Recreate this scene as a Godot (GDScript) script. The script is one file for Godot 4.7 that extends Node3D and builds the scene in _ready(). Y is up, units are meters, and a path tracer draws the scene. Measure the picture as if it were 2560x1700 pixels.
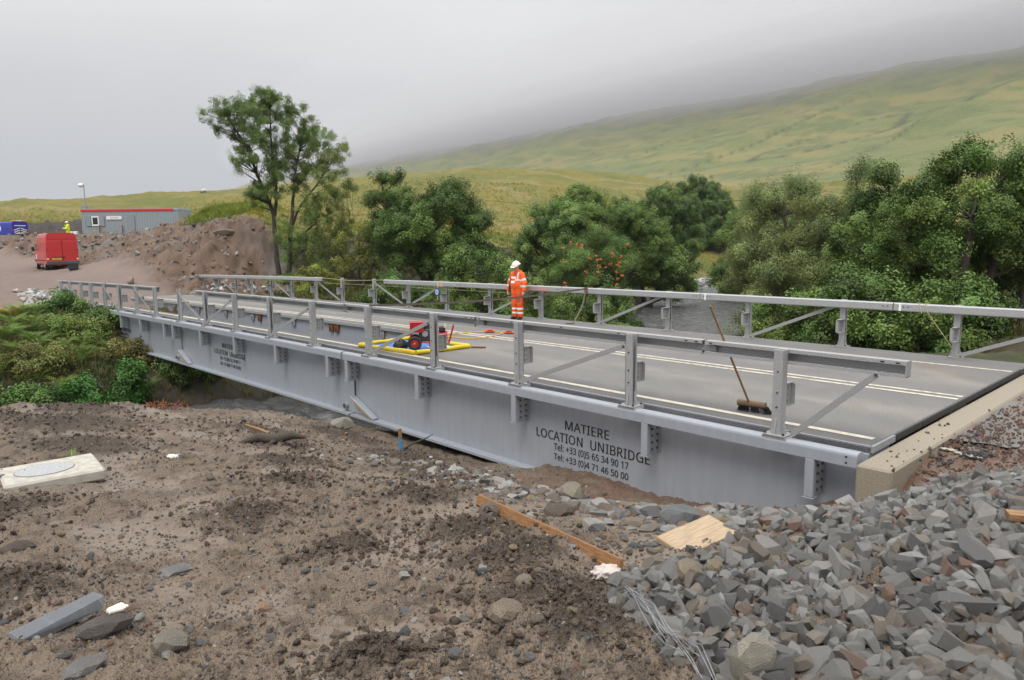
extends Node3D
# A steel road bridge on a moorland building site, seen from the near bank. Metres, y up; y = 0 is the bridge deck at its near end.

var rng := RandomNumberGenerator.new()
var taken := {}
var nz := FastNoiseLite.new()      # slow
var nf := FastNoiseLite.new()      # fast
var nr := FastNoiseLite.new()      # ridged
var M := {}                        # materials
var TX := {}                       # textures

# the bridge: s runs along it from the near abutment, w across it from the near parapet
const BX := 3.585502
const BZ := 8.300570
const YAW := -0.755377
var ba := Vector3(sin(YAW), 0, -cos(YAW))
var bb := Vector3(cos(YAW), 0, sin(YAW))

func hog(s: float) -> float:
	return 0.002088 * s - 0.000267 * s * s

func BP(s: float, y: float, w: float) -> Vector3:
	return Vector3(BX, 0, -BZ) + ba * s + bb * w + Vector3(0, y + hog(s), 0)

func bridge_xf() -> Transform3D:
	return Transform3D(Basis(ba, Vector3.UP, bb), Vector3(BX, 0, -BZ))

func _ready() -> void:
	rng.seed = 20110
	# ---- camera, sky, sun, exposure
	var cam := Camera3D.new()
	cam.name = "camera"
	cam.fov = 50.86
	cam.near = 0.1
	cam.far = 9000.0
	cam.position = Vector3(0, 2.381, 0)
	cam.rotation_degrees = Vector3(-7.635, 0, -0.535)
	add_child(cam)
	cam.current = true
	var env := Environment.new()
	env.background_mode = Environment.BG_SKY
	env.sky = Sky.new()
	env.sky.sky_material = make_sky()
	env.background_energy_multiplier = 1.0
	env.tonemap_mode = Environment.TONE_MAPPER_LINEAR
	env.tonemap_exposure = 1.17
	env.sdfgi_enabled = true
	env.ssao_enabled = true
	env.ssil_enabled = true
	env.fog_enabled = true
	env.fog_density = 0.00013
	env.fog_light_color = Color(0.86, 0.88, 0.91)
	env.volumetric_fog_enabled = true
	env.volumetric_fog_density = 0.0
	var we := WorldEnvironment.new()
	we.name = "world_environment"
	we.environment = env
	add_child(we)
	var sun := DirectionalLight3D.new()
	sun.name = "sun"
	sun.light_energy = 0.5
	sun.light_color = Color(1.0, 0.97, 0.93)
	sun.light_angular_distance = 28.0
	sun.shadow_enabled = true
	sun.sky_mode = DirectionalLight3D.SKY_MODE_LIGHT_ONLY
	sun.rotation_degrees = Vector3(-58, -28, 0)
	add_child(sun)
	setup()
	build_terrain()
	build_river()
	build_cloud()
	build_trees()
	build_ground_plants()
	build_bridge()
	build_abutments()
	build_stones()
	build_near_objects()
	build_deck_objects()
	build_far_site()
	build_people()

func make_sky() -> PanoramaSkyMaterial:
	var w := 512
	var h := 256
	var im := Image.create(w, h, false, Image.FORMAT_RGBF)
	var n := FastNoiseLite.new()
	n.seed = 5
	n.noise_type = FastNoiseLite.TYPE_SIMPLEX_SMOOTH
	n.frequency = 1.6
	n.fractal_octaves = 4
	for j in h:
		var el := (0.5 - (j + 0.5) / h) * PI
		for i in w:
			var az := ((i + 0.5) / w - 0.5) * TAU
			var d := Vector3(cos(el) * sin(az), sin(el), -cos(el) * cos(az))
			var e := maxf(d.y, 0.0)
			# an overcast vault: duller at the horizon, brighter overhead
			var l := 0.43 + 0.33 * smoothstep(0.0, 0.40, e) + 1.25 * smoothstep(0.28, 1.0, e)
			var v := n.get_noise_3d(d.x * 1.2, d.y * 3.2, d.z * 1.2)
			l *= 1.0 + 0.09 * v * smoothstep(0.02, 0.2, e)
			var low := 1.0 - smoothstep(0.0, 0.35, e)
			var c := Color(l * (1.0 - 0.045 * low), l * (1.0 - 0.015 * low), l * (1.0 + 0.035 * low) * 1.01)
			if d.y < 0.0:
				c = Color(0.2, 0.19, 0.17)
			im.set_pixel(i, j, c)
	var m := PanoramaSkyMaterial.new()
	m.panorama = ImageTexture.create_from_image(im)
	return m

# ------------------------------------------------------------------ mesh helpers
class MB:
	var v := PackedVector3Array()
	var n := PackedVector3Array()
	var c := PackedColorArray()
	var uv := PackedVector2Array()
	var col := Color(1, 1, 1)
	var colored := false
	func tri(a: Vector3, b: Vector3, d: Vector3) -> void:   # anticlockwise from outside
		var nn := (b - a).cross(d - a).normalized()
		v.append(a); v.append(d); v.append(b)
		n.append(nn); n.append(nn); n.append(nn)
		c.append(col); c.append(col); c.append(col)
	func quad(a: Vector3, b: Vector3, d: Vector3, e: Vector3) -> void:
		tri(a, b, d)
		tri(a, d, e)
	func trin(a: Vector3, b: Vector3, d: Vector3, na: Vector3, nb: Vector3, nd: Vector3) -> void:
		v.append(a); v.append(d); v.append(b)
		n.append(na); n.append(nd); n.append(nb)
		c.append(col); c.append(col); c.append(col)
	func qo(a: Vector3, b: Vector3, d: Vector3, e: Vector3, mid: Vector3) -> void:
		if (b - a).cross(d - a).dot((a + b + d + e) * 0.25 - mid) < 0.0:
			quad(a, e, d, b)
		else:
			quad(a, b, d, e)
	func to(a: Vector3, b: Vector3, d: Vector3, mid: Vector3) -> void:
		if (b - a).cross(d - a).dot((a + b + d) / 3.0 - mid) < 0.0:
			tri(a, d, b)
		else:
			tri(a, b, d)
	func box(mid: Vector3, size: Vector3, xf := Transform3D(), ch := 0.0) -> void:
		var h := size * 0.5
		var o := xf * mid
		if ch <= 0.0:
			var p: Array[Vector3] = []
			for i in 8:
				p.append(xf * (mid + Vector3(h.x if i & 1 else -h.x, h.y if i & 2 else -h.y, h.z if i & 4 else -h.z)))
			for f in [[0, 1, 3, 2], [4, 5, 7, 6], [0, 1, 5, 4], [2, 3, 7, 6], [0, 2, 6, 4], [1, 3, 7, 5]]:
				qo(p[f[0]], p[f[1]], p[f[2]], p[f[3]], o)
			return
		var q := []
		for i in 8:
			var s := Vector3(1 if i & 1 else -1, 1 if i & 2 else -1, 1 if i & 4 else -1)
			var r := []
			for k in 3:
				var t := h - Vector3(ch, ch, ch)
				t[k] = h[k]
				r.append(xf * (mid + t * s))
			q.append(r)
		for k in 3:
			for f in ([[0, 2, 6, 4], [1, 3, 7, 5]] if k == 0 else [[0, 1, 5, 4], [2, 3, 7, 6]] if k == 1 else [[0, 1, 3, 2], [4, 5, 7, 6]]):
				qo(q[f[0]][k], q[f[1]][k], q[f[2]][k], q[f[3]][k], o)
		for e in [[0, 1], [2, 3], [4, 5], [6, 7], [0, 2], [1, 3], [4, 6], [5, 7], [0, 4], [1, 5], [2, 6], [3, 7]]:
			var ax: int = {1: 0, 2: 1, 4: 2}[e[1] - e[0]]
			var k1 := (ax + 1) % 3
			var k2 := (ax + 2) % 3
			qo(q[e[0]][k1], q[e[1]][k1], q[e[1]][k2], q[e[0]][k2], o)
		for i in 8:
			to(q[i][0], q[i][1], q[i][2], o)
	func prism(poly: PackedVector2Array, xf: Transform3D, z0: float, z1: float) -> void:
		var p := poly
		if Geometry2D.is_polygon_clockwise(p):
			p = p.duplicate()
			p.reverse()
		var t := Geometry2D.triangulate_polygon(p)
		for i in range(0, t.size(), 3):
			var a := p[t[i]]
			var b := p[t[i + 1]]
			var d := p[t[i + 2]]
			if (b - a).cross(d - a) < 0.0:
				var x := b
				b = d
				d = x
			tri(xf * Vector3(a.x, a.y, z1), xf * Vector3(b.x, b.y, z1), xf * Vector3(d.x, d.y, z1))
			tri(xf * Vector3(a.x, a.y, z0), xf * Vector3(d.x, d.y, z0), xf * Vector3(b.x, b.y, z0))
		for i in p.size():
			var a := p[i]
			var b := p[(i + 1) % p.size()]
			quad(xf * Vector3(a.x, a.y, z0), xf * Vector3(b.x, b.y, z0), xf * Vector3(b.x, b.y, z1), xf * Vector3(a.x, a.y, z1))
	func tube(path: PackedVector3Array, rad: PackedFloat32Array, sides := 8, caps := true) -> void:
		var m := path.size()
		var up := Vector3.UP
		var t0 := (path[1] - path[0]).normalized()
		if absf(t0.dot(up)) > 0.95:
			up = Vector3.RIGHT
		var x := up.cross(t0).normalized()
		var rings := []
		var norms := []
		for i in m:
			var t := (path[mini(i + 1, m - 1)] - path[maxi(i - 1, 0)]).normalized()
			x = (x - t * x.dot(t)).normalized()
			var y := t.cross(x)
			var ring := PackedVector3Array()
			var rn := PackedVector3Array()
			for k in sides:
				var an := TAU * k / sides
				var d := x * cos(an) + y * sin(an)
				ring.append(path[i] + d * rad[mini(i, rad.size() - 1)])
				rn.append(d)
			rings.append(ring)
			norms.append(rn)
		for i in m - 1:
			for k in sides:
				var l := (k + 1) % sides
				trin(rings[i][k], rings[i][l], rings[i + 1][l], norms[i][k], norms[i][l], norms[i + 1][l])
				trin(rings[i][k], rings[i + 1][l], rings[i + 1][k], norms[i][k], norms[i + 1][l], norms[i + 1][k])
		if caps:
			for k in range(1, sides - 1):
				tri(rings[0][0], rings[0][k + 1], rings[0][k])
				tri(rings[m - 1][0], rings[m - 1][k], rings[m - 1][k + 1])
	func rod(a: Vector3, b: Vector3, r: float, sides := 8, r2 := -1.0) -> void:
		tube(PackedVector3Array([a, b]), PackedFloat32Array([r, r if r2 < 0.0 else r2]), sides)
	func bar(a: Vector3, b: Vector3, w: float, t: float, side: Vector3) -> void:   # flat bar, w measured across, t along side
		var d := (b - a).normalized()
		var sd := side.normalized()
		var ac := d.cross(sd).normalized()
		sd = ac.cross(d)
		box(Vector3.ZERO, Vector3((b - a).length(), w, t), Transform3D(Basis(d, ac, sd), (a + b) * 0.5), minf(w, t) * 0.2)
	func hull(p: PackedVector3Array, mid := Vector3.ZERO) -> void:
		var m := p.size()
		for i in m:
			for j in range(i + 1, m):
				for k in range(j + 1, m):
					var nn := (p[j] - p[i]).cross(p[k] - p[i])
					var pos := 0
					var neg := 0
					for l in m:
						if l == i or l == j or l == k:
							continue
						var d := nn.dot(p[l] - p[i])
						if d > 0.0:
							pos += 1
						else:
							neg += 1
						if pos > 0 and neg > 0:
							break
					if pos == 0 or neg == 0:
						to(p[i], p[j], p[k], mid)
	func chunk(planes: Array, e: Vector3) -> void:    # the solid that all the planes [normal, distance] enclose
		var m := planes.size()
		var on := []
		for i in m: on.append([])
		for i in m:
			for j in range(i + 1, m):
				for k in range(j + 1, m):
					var a: Vector3 = planes[i][0]
					var q: Vector3 = planes[j][0]
					var r: Vector3 = planes[k][0]
					var det := a.dot(q.cross(r))
					if absf(det) < 0.05:
						continue
					var p: Vector3 = (q.cross(r) * planes[i][1] + r.cross(a) * planes[j][1] + a.cross(q) * planes[k][1]) / det
					var ok := p.length() < 6.0
					for l in m:
						if ok and l != i and l != j and l != k and p.dot(planes[l][0]) > planes[l][1] + 1e-5:
							ok = false
					if ok:
						on[i].append(p); on[j].append(p); on[k].append(p)
		for i in m:
			var pts: Array = on[i]
			if pts.size() < 3:
				continue
			var c := Vector3.ZERO
			for p in pts: c += p / pts.size()
			var nn: Vector3 = planes[i][0]
			var x: Vector3 = (pts[0] - c).normalized()
			var y := nn.cross(x)
			pts.sort_custom(func(u, w): return atan2((u - c).dot(y), (u - c).dot(x)) < atan2((w - c).dot(y), (w - c).dot(x)))
			for k in range(1, pts.size() - 1):
				to(pts[0] * e, pts[k] * e, pts[k + 1] * e, Vector3.ZERO)
	func grid(fn: Callable, nu: int, nv: int) -> void:    # fn(u, v) -> point, smooth normals; u to the right and v up, seen from outside
		var pt := PackedVector3Array()
		for j in nv + 1:
			for i in nu + 1:
				pt.append(fn.call(float(i) / nu, float(j) / nv))
		var nm := PackedVector3Array()
		for j in nv + 1:
			for i in nu + 1:
				var du := pt[j * (nu + 1) + mini(i + 1, nu)] - pt[j * (nu + 1) + maxi(i - 1, 0)]
				var dv := pt[mini(j + 1, nv) * (nu + 1) + i] - pt[maxi(j - 1, 0) * (nu + 1) + i]
				nm.append(du.cross(dv).normalized())
		for j in nv:
			for i in nu:
				var a := j * (nu + 1) + i
				var b := a + 1
				var d := a + nu + 2
				var e := a + nu + 1
				trin(pt[a], pt[b], pt[d], nm[a], nm[b], nm[d])
				trin(pt[a], pt[d], pt[e], nm[a], nm[d], nm[e])
	func mesh() -> ArrayMesh:
		var arr := []
		arr.resize(Mesh.ARRAY_MAX)
		arr[Mesh.ARRAY_VERTEX] = v
		arr[Mesh.ARRAY_NORMAL] = n
		if colored:
			arr[Mesh.ARRAY_COLOR] = c
		var m := ArrayMesh.new()
		m.add_surface_from_arrays(Mesh.PRIMITIVE_TRIANGLES, arr)
		return m

func numbered(s: String) -> String:
	if not taken.has(s):
		taken[s] = 0
		return s
	taken[s] += 1
	return "%s_%03d" % [s, taken[s]]

func part(called: String, mesh: Mesh, mat: Material, parent: Node, xf := Transform3D()) -> MeshInstance3D:
	var o := MeshInstance3D.new()
	o.name = called
	o.mesh = mesh
	o.material_override = mat
	o.transform = xf
	if called in ["bolts", "rail_slots", "bracket_slots", "bolt_hole", "bristles", "wires"]:
		o.set_meta("kind", "stuff")
	parent.add_child(o, true)
	return o

func tag(o: Node, label: String, category: String, group := "", kind := "") -> void:
	if label: o.set_meta("label", label)
	if category: o.set_meta("category", category)
	if group: o.set_meta("group", group)
	if kind: o.set_meta("kind", kind)

func thing(called: String, label: String, category: String, xf := Transform3D(), group := "") -> Node3D:
	var o := Node3D.new()
	o.name = numbered(called)
	o.transform = xf
	add_child(o)
	tag(o, label, category, group)
	return o

func single(called: String, mesh: Mesh, mat: Material, label: String, category: String, xf := Transform3D(), group := "", kind := "") -> MeshInstance3D:
	var o := part(numbered(called), mesh, mat, self, xf)
	tag(o, label, category, group, kind)
	return o

func scatter(called: String, mesh: Mesh, mat: Material, xfs: Array, cols: PackedColorArray, parent: Node) -> MultiMeshInstance3D:
	var mm := MultiMesh.new()
	mm.transform_format = MultiMesh.TRANSFORM_3D
	mm.use_colors = true
	mm.mesh = mesh
	mm.instance_count = xfs.size()
	for i in xfs.size():
		mm.set_instance_transform(i, xfs[i])
		mm.set_instance_color(i, cols[i])
	var o := MultiMeshInstance3D.new()
	o.name = called
	o.multimesh = mm
	o.material_override = mat
	o.set_meta("kind", "stuff")
	parent.add_child(o, true)
	return o

func at(p: Vector3, ry := 0.0) -> Transform3D:
	return Transform3D(Basis(Vector3.UP, ry), p)

func rr(a: float, b: float) -> float:
	return rng.randf_range(a, b)

func spin() -> Basis:
	var q := Quaternion(rng.randfn(), rng.randfn(), rng.randfn(), rng.randfn()).normalized()
	return Basis(q)

# ------------------------------------------------------------------ textures and materials
func L(r: float, g: float, b: float) -> Color:
	return Color(r, g, b).linear_to_srgb()

func noise_tex(seed_: int, freq: float, type: int, oct: int, lo: float, hi: float, size := 512, curve := 1.0) -> NoiseTexture2D:
	var n := FastNoiseLite.new()
	n.seed = seed_
	n.noise_type = type
	n.frequency = freq
	n.fractal_octaves = oct
	n.cellular_return_type = FastNoiseLite.RETURN_DISTANCE
	var t := NoiseTexture2D.new()
	t.width = size
	t.height = size
	t.seamless = true
	t.seamless_blend_skirt = 0.2
	var g := Gradient.new()
	g.offsets = PackedFloat32Array([0.0, 0.5, 1.0])
	var mid := lerpf(lo, hi, pow(0.5, curve))
	g.colors = PackedColorArray([Color(lo, lo, lo), Color(mid, mid, mid), Color(hi, hi, hi)])
	t.color_ramp = g
	t.noise = n
	return t

func mat(c: Color, rough := 0.7, metal := 0.0) -> StandardMaterial3D:
	var m := StandardMaterial3D.new()
	m.albedo_color = c
	m.roughness = rough
	m.metallic = metal
	return m

func tmat(c: Color, rough: float, tex: Texture2D, size: float, bump: Texture2D = null, relief := 0.0, world := true, vcol := false, metal := 0.0) -> StandardMaterial3D:
	var m := mat(c, rough, metal)
	m.albedo_texture = tex
	m.uv1_triplanar = true
	m.uv1_world_triplanar = world
	m.uv1_scale = Vector3.ONE / size
	m.vertex_color_use_as_albedo = vcol
	if bump:
		m.heightmap_enabled = true
		m.heightmap_texture = bump
		m.heightmap_scale = relief
	return m

func setup() -> void:
	nz.seed = 3; nz.noise_type = FastNoiseLite.TYPE_SIMPLEX_SMOOTH; nz.frequency = 1.0; nz.fractal_octaves = 3
	nf.seed = 8; nf.noise_type = FastNoiseLite.TYPE_SIMPLEX; nf.frequency = 1.0; nf.fractal_octaves = 4
	nr.seed = 11; nr.noise_type = FastNoiseLite.TYPE_SIMPLEX; nr.frequency = 1.0; nr.fractal_type = FastNoiseLite.FRACTAL_RIDGED; nr.fractal_octaves = 3
	var SX := FastNoiseLite.TYPE_SIMPLEX
	var CE := FastNoiseLite.TYPE_CELLULAR
	TX.soft = noise_tex(1, 0.012, SX, 5, 0.82, 1.0)
	TX.grit = noise_tex(2, 0.09, SX, 4, 0.72, 1.0)
	TX.pebble = noise_tex(3, 0.05, CE, 3, 0.55, 1.0)
	TX.speck = noise_tex(4, 0.30, SX, 2, 0.62, 1.0)
	TX.galv = noise_tex(5, 0.05, CE, 3, 0.66, 1.0)
	TX.streak = noise_tex(6, 0.02, SX, 5, 0.70, 1.0)
	TX.bump = noise_tex(7, 0.04, SX, 5, 0.0, 1.0)
	TX.bumpc = noise_tex(8, 0.045, CE, 3, 0.0, 1.0)
	TX.coarse = noise_tex(10, 0.22, SX, 3, 0.55, 1.0)
	M.earth = tmat(Color.WHITE, 0.82, TX.grit, 0.55, TX.bump, 3.0, true, true)
	M.wet = tmat(L(0.66, 0.64, 0.62), 0.46, TX.soft, 0.7, TX.bump, 0.8, true, true)
	M.field = tmat(Color.WHITE, 0.95, TX.grit, 9.0, TX.bump, 30.0, true, true)
	M.hill = tmat(Color.WHITE, 0.95, TX.grit, 60.0, TX.bump, 150.0, true, true)
	M.rock = tmat(Color.WHITE, 0.8, TX.grit, 0.16, TX.bump, 1.6, false, true)
	M.asphalt = tmat(Color.WHITE, 0.72, TX.coarse, 2.6, TX.coarse, 1.2, true, true)
	M.paint_line = tmat(Color.WHITE, 0.6, TX.grit, 0.5, TX.speck, 0.3, true, true)
	TX.faint = noise_tex(9, 0.012, SX, 4, 0.965, 1.0)
	M.grey_paint = tmat(L(0.305, 0.33, 0.37), 0.40, TX.faint, 3.7, null, 0.0, false)
	M.grey_paint.albedo_texture = noise_tex(12, 0.02, SX, 5, 0.955, 1.0)
	M.grey_paint.uv1_scale = Vector3(0.55, 0.09, 0.55)
	M.grey_dull = tmat(L(0.36, 0.37, 0.40), 0.5, TX.grit, 1.4, null, 0.0, false)
	M.galv = tmat(L(0.62, 0.63, 0.645), 0.42, TX.galv, 0.35, null, 0.0, false, false, 0.35)
	M.galv_dull = tmat(L(0.50, 0.505, 0.51), 0.55, TX.galv, 0.22, null, 0.0, false, false, 0.25)
	M.dark_gap = mat(L(0.012, 0.012, 0.013), 0.8)
	M.bolt = mat(L(0.10, 0.10, 0.10), 0.5, 0.6)
	M.black = mat(L(0.018, 0.018, 0.02), 0.6)
	M.rubber = mat(L(0.022, 0.022, 0.023), 0.75)
	M.ink = mat(L(0.012, 0.012, 0.014), 0.6)
	M.white = mat(L(0.78, 0.78, 0.76), 0.45)
	M.concrete = tmat(L(0.36, 0.315, 0.24), 0.85, TX.grit, 1.1, TX.bump, 0.12, true)
	M.concrete_pale = tmat(L(0.47, 0.445, 0.39), 0.8, TX.soft, 0.9, TX.bump, 0.12, true)
	M.wood = tmat(L(0.36, 0.20, 0.09), 0.75, TX.streak, 0.6, TX.streak, 0.4, false)
	M.wood.uv1_scale = Vector3(0.6, 6.0, 6.0)
	M.wood_new = tmat(L(0.44, 0.33, 0.215), 0.75, TX.soft, 0.6, TX.streak, 0.4, false)
	M.wood_new.uv1_scale = Vector3(0.8, 5.0, 5.0)
	M.bark = tmat(L(0.10, 0.085, 0.065), 0.9, TX.grit, 0.4, TX.bump, 1.5, true)
	M.red = tmat(L(0.50, 0.018, 0.018), 0.35, TX.soft, 1.0, null, 0.0, false)
	M.rust = tmat(L(0.22, 0.09, 0.03), 0.85, TX.grit, 0.3, null, 0.0, false)
	M.steel = mat(L(0.45, 0.46, 0.48), 0.35, 0.7)
	for k in [["leaf", 0.35, 0.45], ["grassm", 0.55, 0.4]]:
		var m := mat(Color.WHITE, 0.5)
		m.vertex_color_use_as_albedo = true
		m.backlight_enabled = true
		m.backlight = Color(k[2], k[2], k[2] * 0.5)
		m.metallic_specular = 0.35
		m.roughness = 0.5 if k[0] == "leaf" else 0.7
		M[k[0]] = m

# ------------------------------------------------------------------ terrain
# surveyed spots: x (right), z (ahead), height
const SPOTS := [
	[0, 0, 0.72], [-5, -2, 0.8], [5, -2, 0.75], [0, -8, 0.8], [-2.33, 3, 0.45], [0, 3.1, 0.36], [2.3, 3, 0.4], [-2, 5.2, 0.02],
	[-2.9, 7.8, -0.24], [-9.1, 12.5, -0.36], [-6.8, 13.5, -0.63], [-4.85, 14.5, -1.02], [-2.89, 14.7, -1.62], [-1.73, 13.5, -1.6], [-0.57, 12.3, -1.52], [0.67, 11, -1.22],
	[1.4, 10.2, -1.28], [2.24, 9.3, -1.27], [3.02, 8.5, -1.12], [3.81, 7.7, -0.76], [1.13, 8.73, -1.0], [-0.25, 10.18, -1.05], [2.51, 7.98, -0.82], [0, 6, -0.01], [0.35, 7.6, -0.36], [-1.3, 8, -0.32], [2.45, 5.8, 0.04],
	[4.2, 6.3, 0.15], [4.9, 6.6, 0.14], [4.4, 7.75, -0.26], [4.7, 8.5, -0.16], [5.4, 9.2, -0.15], [6.5, 10.2, -0.15], [5.5, 8.2, -0.15], [7.3, 9.6, -0.15], [6, 9, -0.18], [9.8, 13.2, -0.15], [8, 10.6, -0.16], [10, 8, 0], [13, 13, -0.1],
	[15, 18, -0.3], [12, 3, 0.6], [20, 5, 0.4], [-12, 5, 0.5], [-20, 0, 0.6], [-14, 9, 0], [12, 22, -0.8], [20, 25, -0.6],
	[22, 45, -0.3], [35, 60, 0.5], [60, 40, 1.5], [60, 90, 3], [58, 112, 0.5], [100, 60, 5], [-23, 37, -0.4], [-30, 44, 0.2],
	[-31.3, 50, 0.97], [-39, 56, 1.45], [-52, 62, 1.6], [-70, 66, 2], [-20.6, 42, -0.17], [-15, 42, -0.2], [-20.6, 52, 4.1], [-27, 58, 4.2],
	[-18, 50, 4.1], [-13.5, 53, 2.6], [-15.2, 46.5, -0.3], [-31.4, 53, 1], [-36, 68, 3.35], [-41.5, 67, 3.3], [-40.5, 61.5, 3.2], [-50, 67.5, 3.25], [-39.5, 58, 1.55], [-50.5, 64, 1.75], [-60, 68.5, 2.2], [-59, 72, 3.3], [-45, 93, 5.2], [-58, 94, 5.7], [-72, 96, 5.3], [-52, 86, 3.5], [-66, 87, 3.6], [-44, 86, 3.6], [-58, 104, 5.9], [-30, 66, 4], [-51, 74, 3.3], 
	[-30, 80, 4.2], [-20, 70, 4.2], [-29, 39, 1.4], [-24, 36, -0.25], [-35, 40, 1.2], [-27, 33, -0.9], [-20, 30, -0.6], [-17.6, 26, -1.5],
	[-25, 25, -0.8], [-13.5, 24, -2.6], [-35, 28, -0.3], [-10, 47, 0.6], [-5, 46, -0.3], [2, 55, -0.3], [8, 70, -0.3], [-3, 62, 1.5],
	[5, 85, 2.5], [-10, 70, 3.5], [16, 112, 2], [36, 110, -1.5], [30, 124, 0.5], [50, 130, 0], [75, 122, -0.5], [78, 136, 1], [22, 90, -0.5], [34, 92, -0.8], [-60, 120, 7.5], [-110, 160, 12.2], [-90, 160, 13.8], [-63, 180, 16.6], [-30, 120, 9],
	[-19, 200, 22.2], [15, 220, 24.2], [40, 160, 10], [85, 250, 20.6], [60, 170, 9], [10, 140, 11], [150, 200, 18], [200, 120, 12],
	[-150, 120, 8], [-200, 200, 14], [0, 290, 20], [-100, 280, 14], [120, 300, 22], [220, 290, 30], [100, 120, 7],
]
const RIVER := [Vector2(-60, -4), Vector2(-32, 8), Vector2(-14.5, 17.2), Vector2(-4.6, 23.2), Vector2(4, 33), Vector2(12.3, 46), Vector2(18.8, 72), Vector2(28, 97), Vector2(37, 116), Vector2(75, 128), Vector2(120, 128)]
const WATER := -3.3
var grids := []

func solve_plate() -> PackedFloat64Array:
	var n := SPOTS.size()
	var m := n + 3
	var A := []
	for i in m:
		var row := PackedFloat64Array()
		row.resize(m + 1)
		A.append(row)
	for i in n:
		for j in n:
			var d2: float = (SPOTS[i][0] - SPOTS[j][0]) ** 2 + (SPOTS[i][1] - SPOTS[j][1]) ** 2
			A[i][j] = 0.5 * d2 * log(d2) if d2 > 0.0 else 0.2
		A[i][n] = 1.0; A[i][n + 1] = SPOTS[i][0]; A[i][n + 2] = SPOTS[i][1]
		A[n][i] = 1.0; A[n + 1][i] = SPOTS[i][0]; A[n + 2][i] = SPOTS[i][1]
		A[i][m] = SPOTS[i][2]
	for k in m:
		var p := k
		for i in range(k + 1, m):
			if absf(A[i][k]) > absf(A[p][k]): p = i
		var t = A[k]; A[k] = A[p]; A[p] = t
		var rk: PackedFloat64Array = A[k]
		for i in range(k + 1, m):
			var ri: PackedFloat64Array = A[i]
			var f := ri[k] / rk[k]
			if f != 0.0:
				for j in range(k, m + 1):
					ri[j] -= f * rk[j]
				A[i] = ri
	var w := PackedFloat64Array()
	w.resize(m)
	for k in range(m - 1, -1, -1):
		var s: float = A[k][m]
		for j in range(k + 1, m):
			s -= A[k][j] * w[j]
		w[k] = s / A[k][k]
	return w

func river_distance(p: Vector2) -> float:
	var best := 1e9
	for i in RIVER.size() - 1:
		best = minf(best, p.distance_squared_to(Geometry2D.get_closest_point_to_segment(p, RIVER[i], RIVER[i + 1])))
	return sqrt(best)

func make_grids() -> void:
	var w := solve_plate()
	var n := SPOTS.size()
	var px := PackedFloat64Array(); var pz := PackedFloat64Array()
	for s in SPOTS:
		px.append(s[0]); pz.append(s[1])
	for g in [[-26.0, -10.0, 0.5, 105, 85], [-80.0, 18.0, 1.5, 108, 75], [-212.0, -22.0, 6.0, 78, 56]]:
		var hs := PackedFloat32Array(); var ds := PackedFloat32Array()
		for j in g[4]:
			for i in g[3]:
				var x: float = g[0] + i * g[2]
				var z: float = g[1] + j * g[2]
				var y := w[n] + w[n + 1] * x + w[n + 2] * z
				for k in n:
					var d2: float = (px[k] - x) * (px[k] - x) + (pz[k] - z) * (pz[k] - z)
					if d2 > 0.0:
						y += w[k] * 0.5 * d2 * log(d2)
				var d := river_distance(Vector2(x, z))
				hs.append(lerpf(-4.0, y, smoothstep(3.6, 7.4, d)))
				ds.append(d)
		grids.append([g[0], g[1], g[2], g[3], g[4], hs, ds])

func sample(which: int, x: float, z: float) -> float:
	for g in grids:
		var fx: float = (x - g[0]) / g[2]
		var fz: float = (z - g[1]) / g[2]
		if g[2] < 5.0 and (fx < 1.0 or fz < 1.0 or fx > g[3] - 2.0 or fz > g[4] - 2.0):
			continue
		fx = clampf(fx, 0.0, g[3] - 1.001)
		fz = clampf(fz, 0.0, g[4] - 1.001)
		var i := int(fx)
		var j := int(fz)
		var a: PackedFloat32Array = g[which]
		var k: int = j * g[3] + i
		var tx := fx - i
		return lerpf(lerpf(a[k], a[k + 1], tx), lerpf(a[k + g[3]], a[k + g[3] + 1], tx), fz - j)
	return 0.0

func ground(x: float, z: float) -> float:      # the plain ground, without its small bumps
	var y := sample(5, x, z)
	var up := 0.75 * x + 0.66 * z
	var q := up - 430.0
	if q > -150.0:
		var r := sqrt(x * x + z * z)
		var m := 20.0 + 0.36 * (sqrt(q * q + 8000.0) + q) * 0.5
		var ac := -0.66 * x + 0.75 * z
		var a := smoothstep(0.0, 200.0, q)
		if a > 0.0:
			m += a * (nr.get_noise_2d(ac * 0.0016, up * 0.0006) * 9.0 + nz.get_noise_2d(x * 0.004, z * 0.004) * 6.0 + nr.get_noise_2d(ac * 0.007 + up * 0.002, up * 0.0012) * 5.0 * a)
		m = lerpf(m, 20.0, smoothstep(2500.0, 3300.0, r))
		var over := m - 206.0
		if over > 0.0:
			m = 206.0 + 32.0 * (1.0 - exp(-over / 32.0))
		m -= 90.0 * smoothstep(760.0, 1300.0, q)
		var h := clampf(0.5 + 0.5 * (m - y) / 8.0, 0.0, 1.0)
		y = lerpf(y, m, h) + 8.0 * h * (1.0 - h)
	return y

func s_of(x: float, z: float) -> float:
	return (x - BX) * ba.x + (z - BZ) * -ba.z

func w_of(x: float, z: float) -> float:
	return (x - BX) * bb.x + (z - BZ) * -bb.z

const BARE := [Vector2(-23.5, 30), Vector2(-17, 36), Vector2(-13, 41), Vector2(-13.5, 47), Vector2(-17, 51), Vector2(-21, 54), Vector2(-28, 61), Vector2(-33, 72), Vector2(-38, 79), Vector2(-42, 97), Vector2(-60, 99), Vector2(-100, 100), Vector2(-95, 40), Vector2(-45, 34), Vector2(-30, 30)]
var bare_poly := PackedVector2Array()

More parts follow.
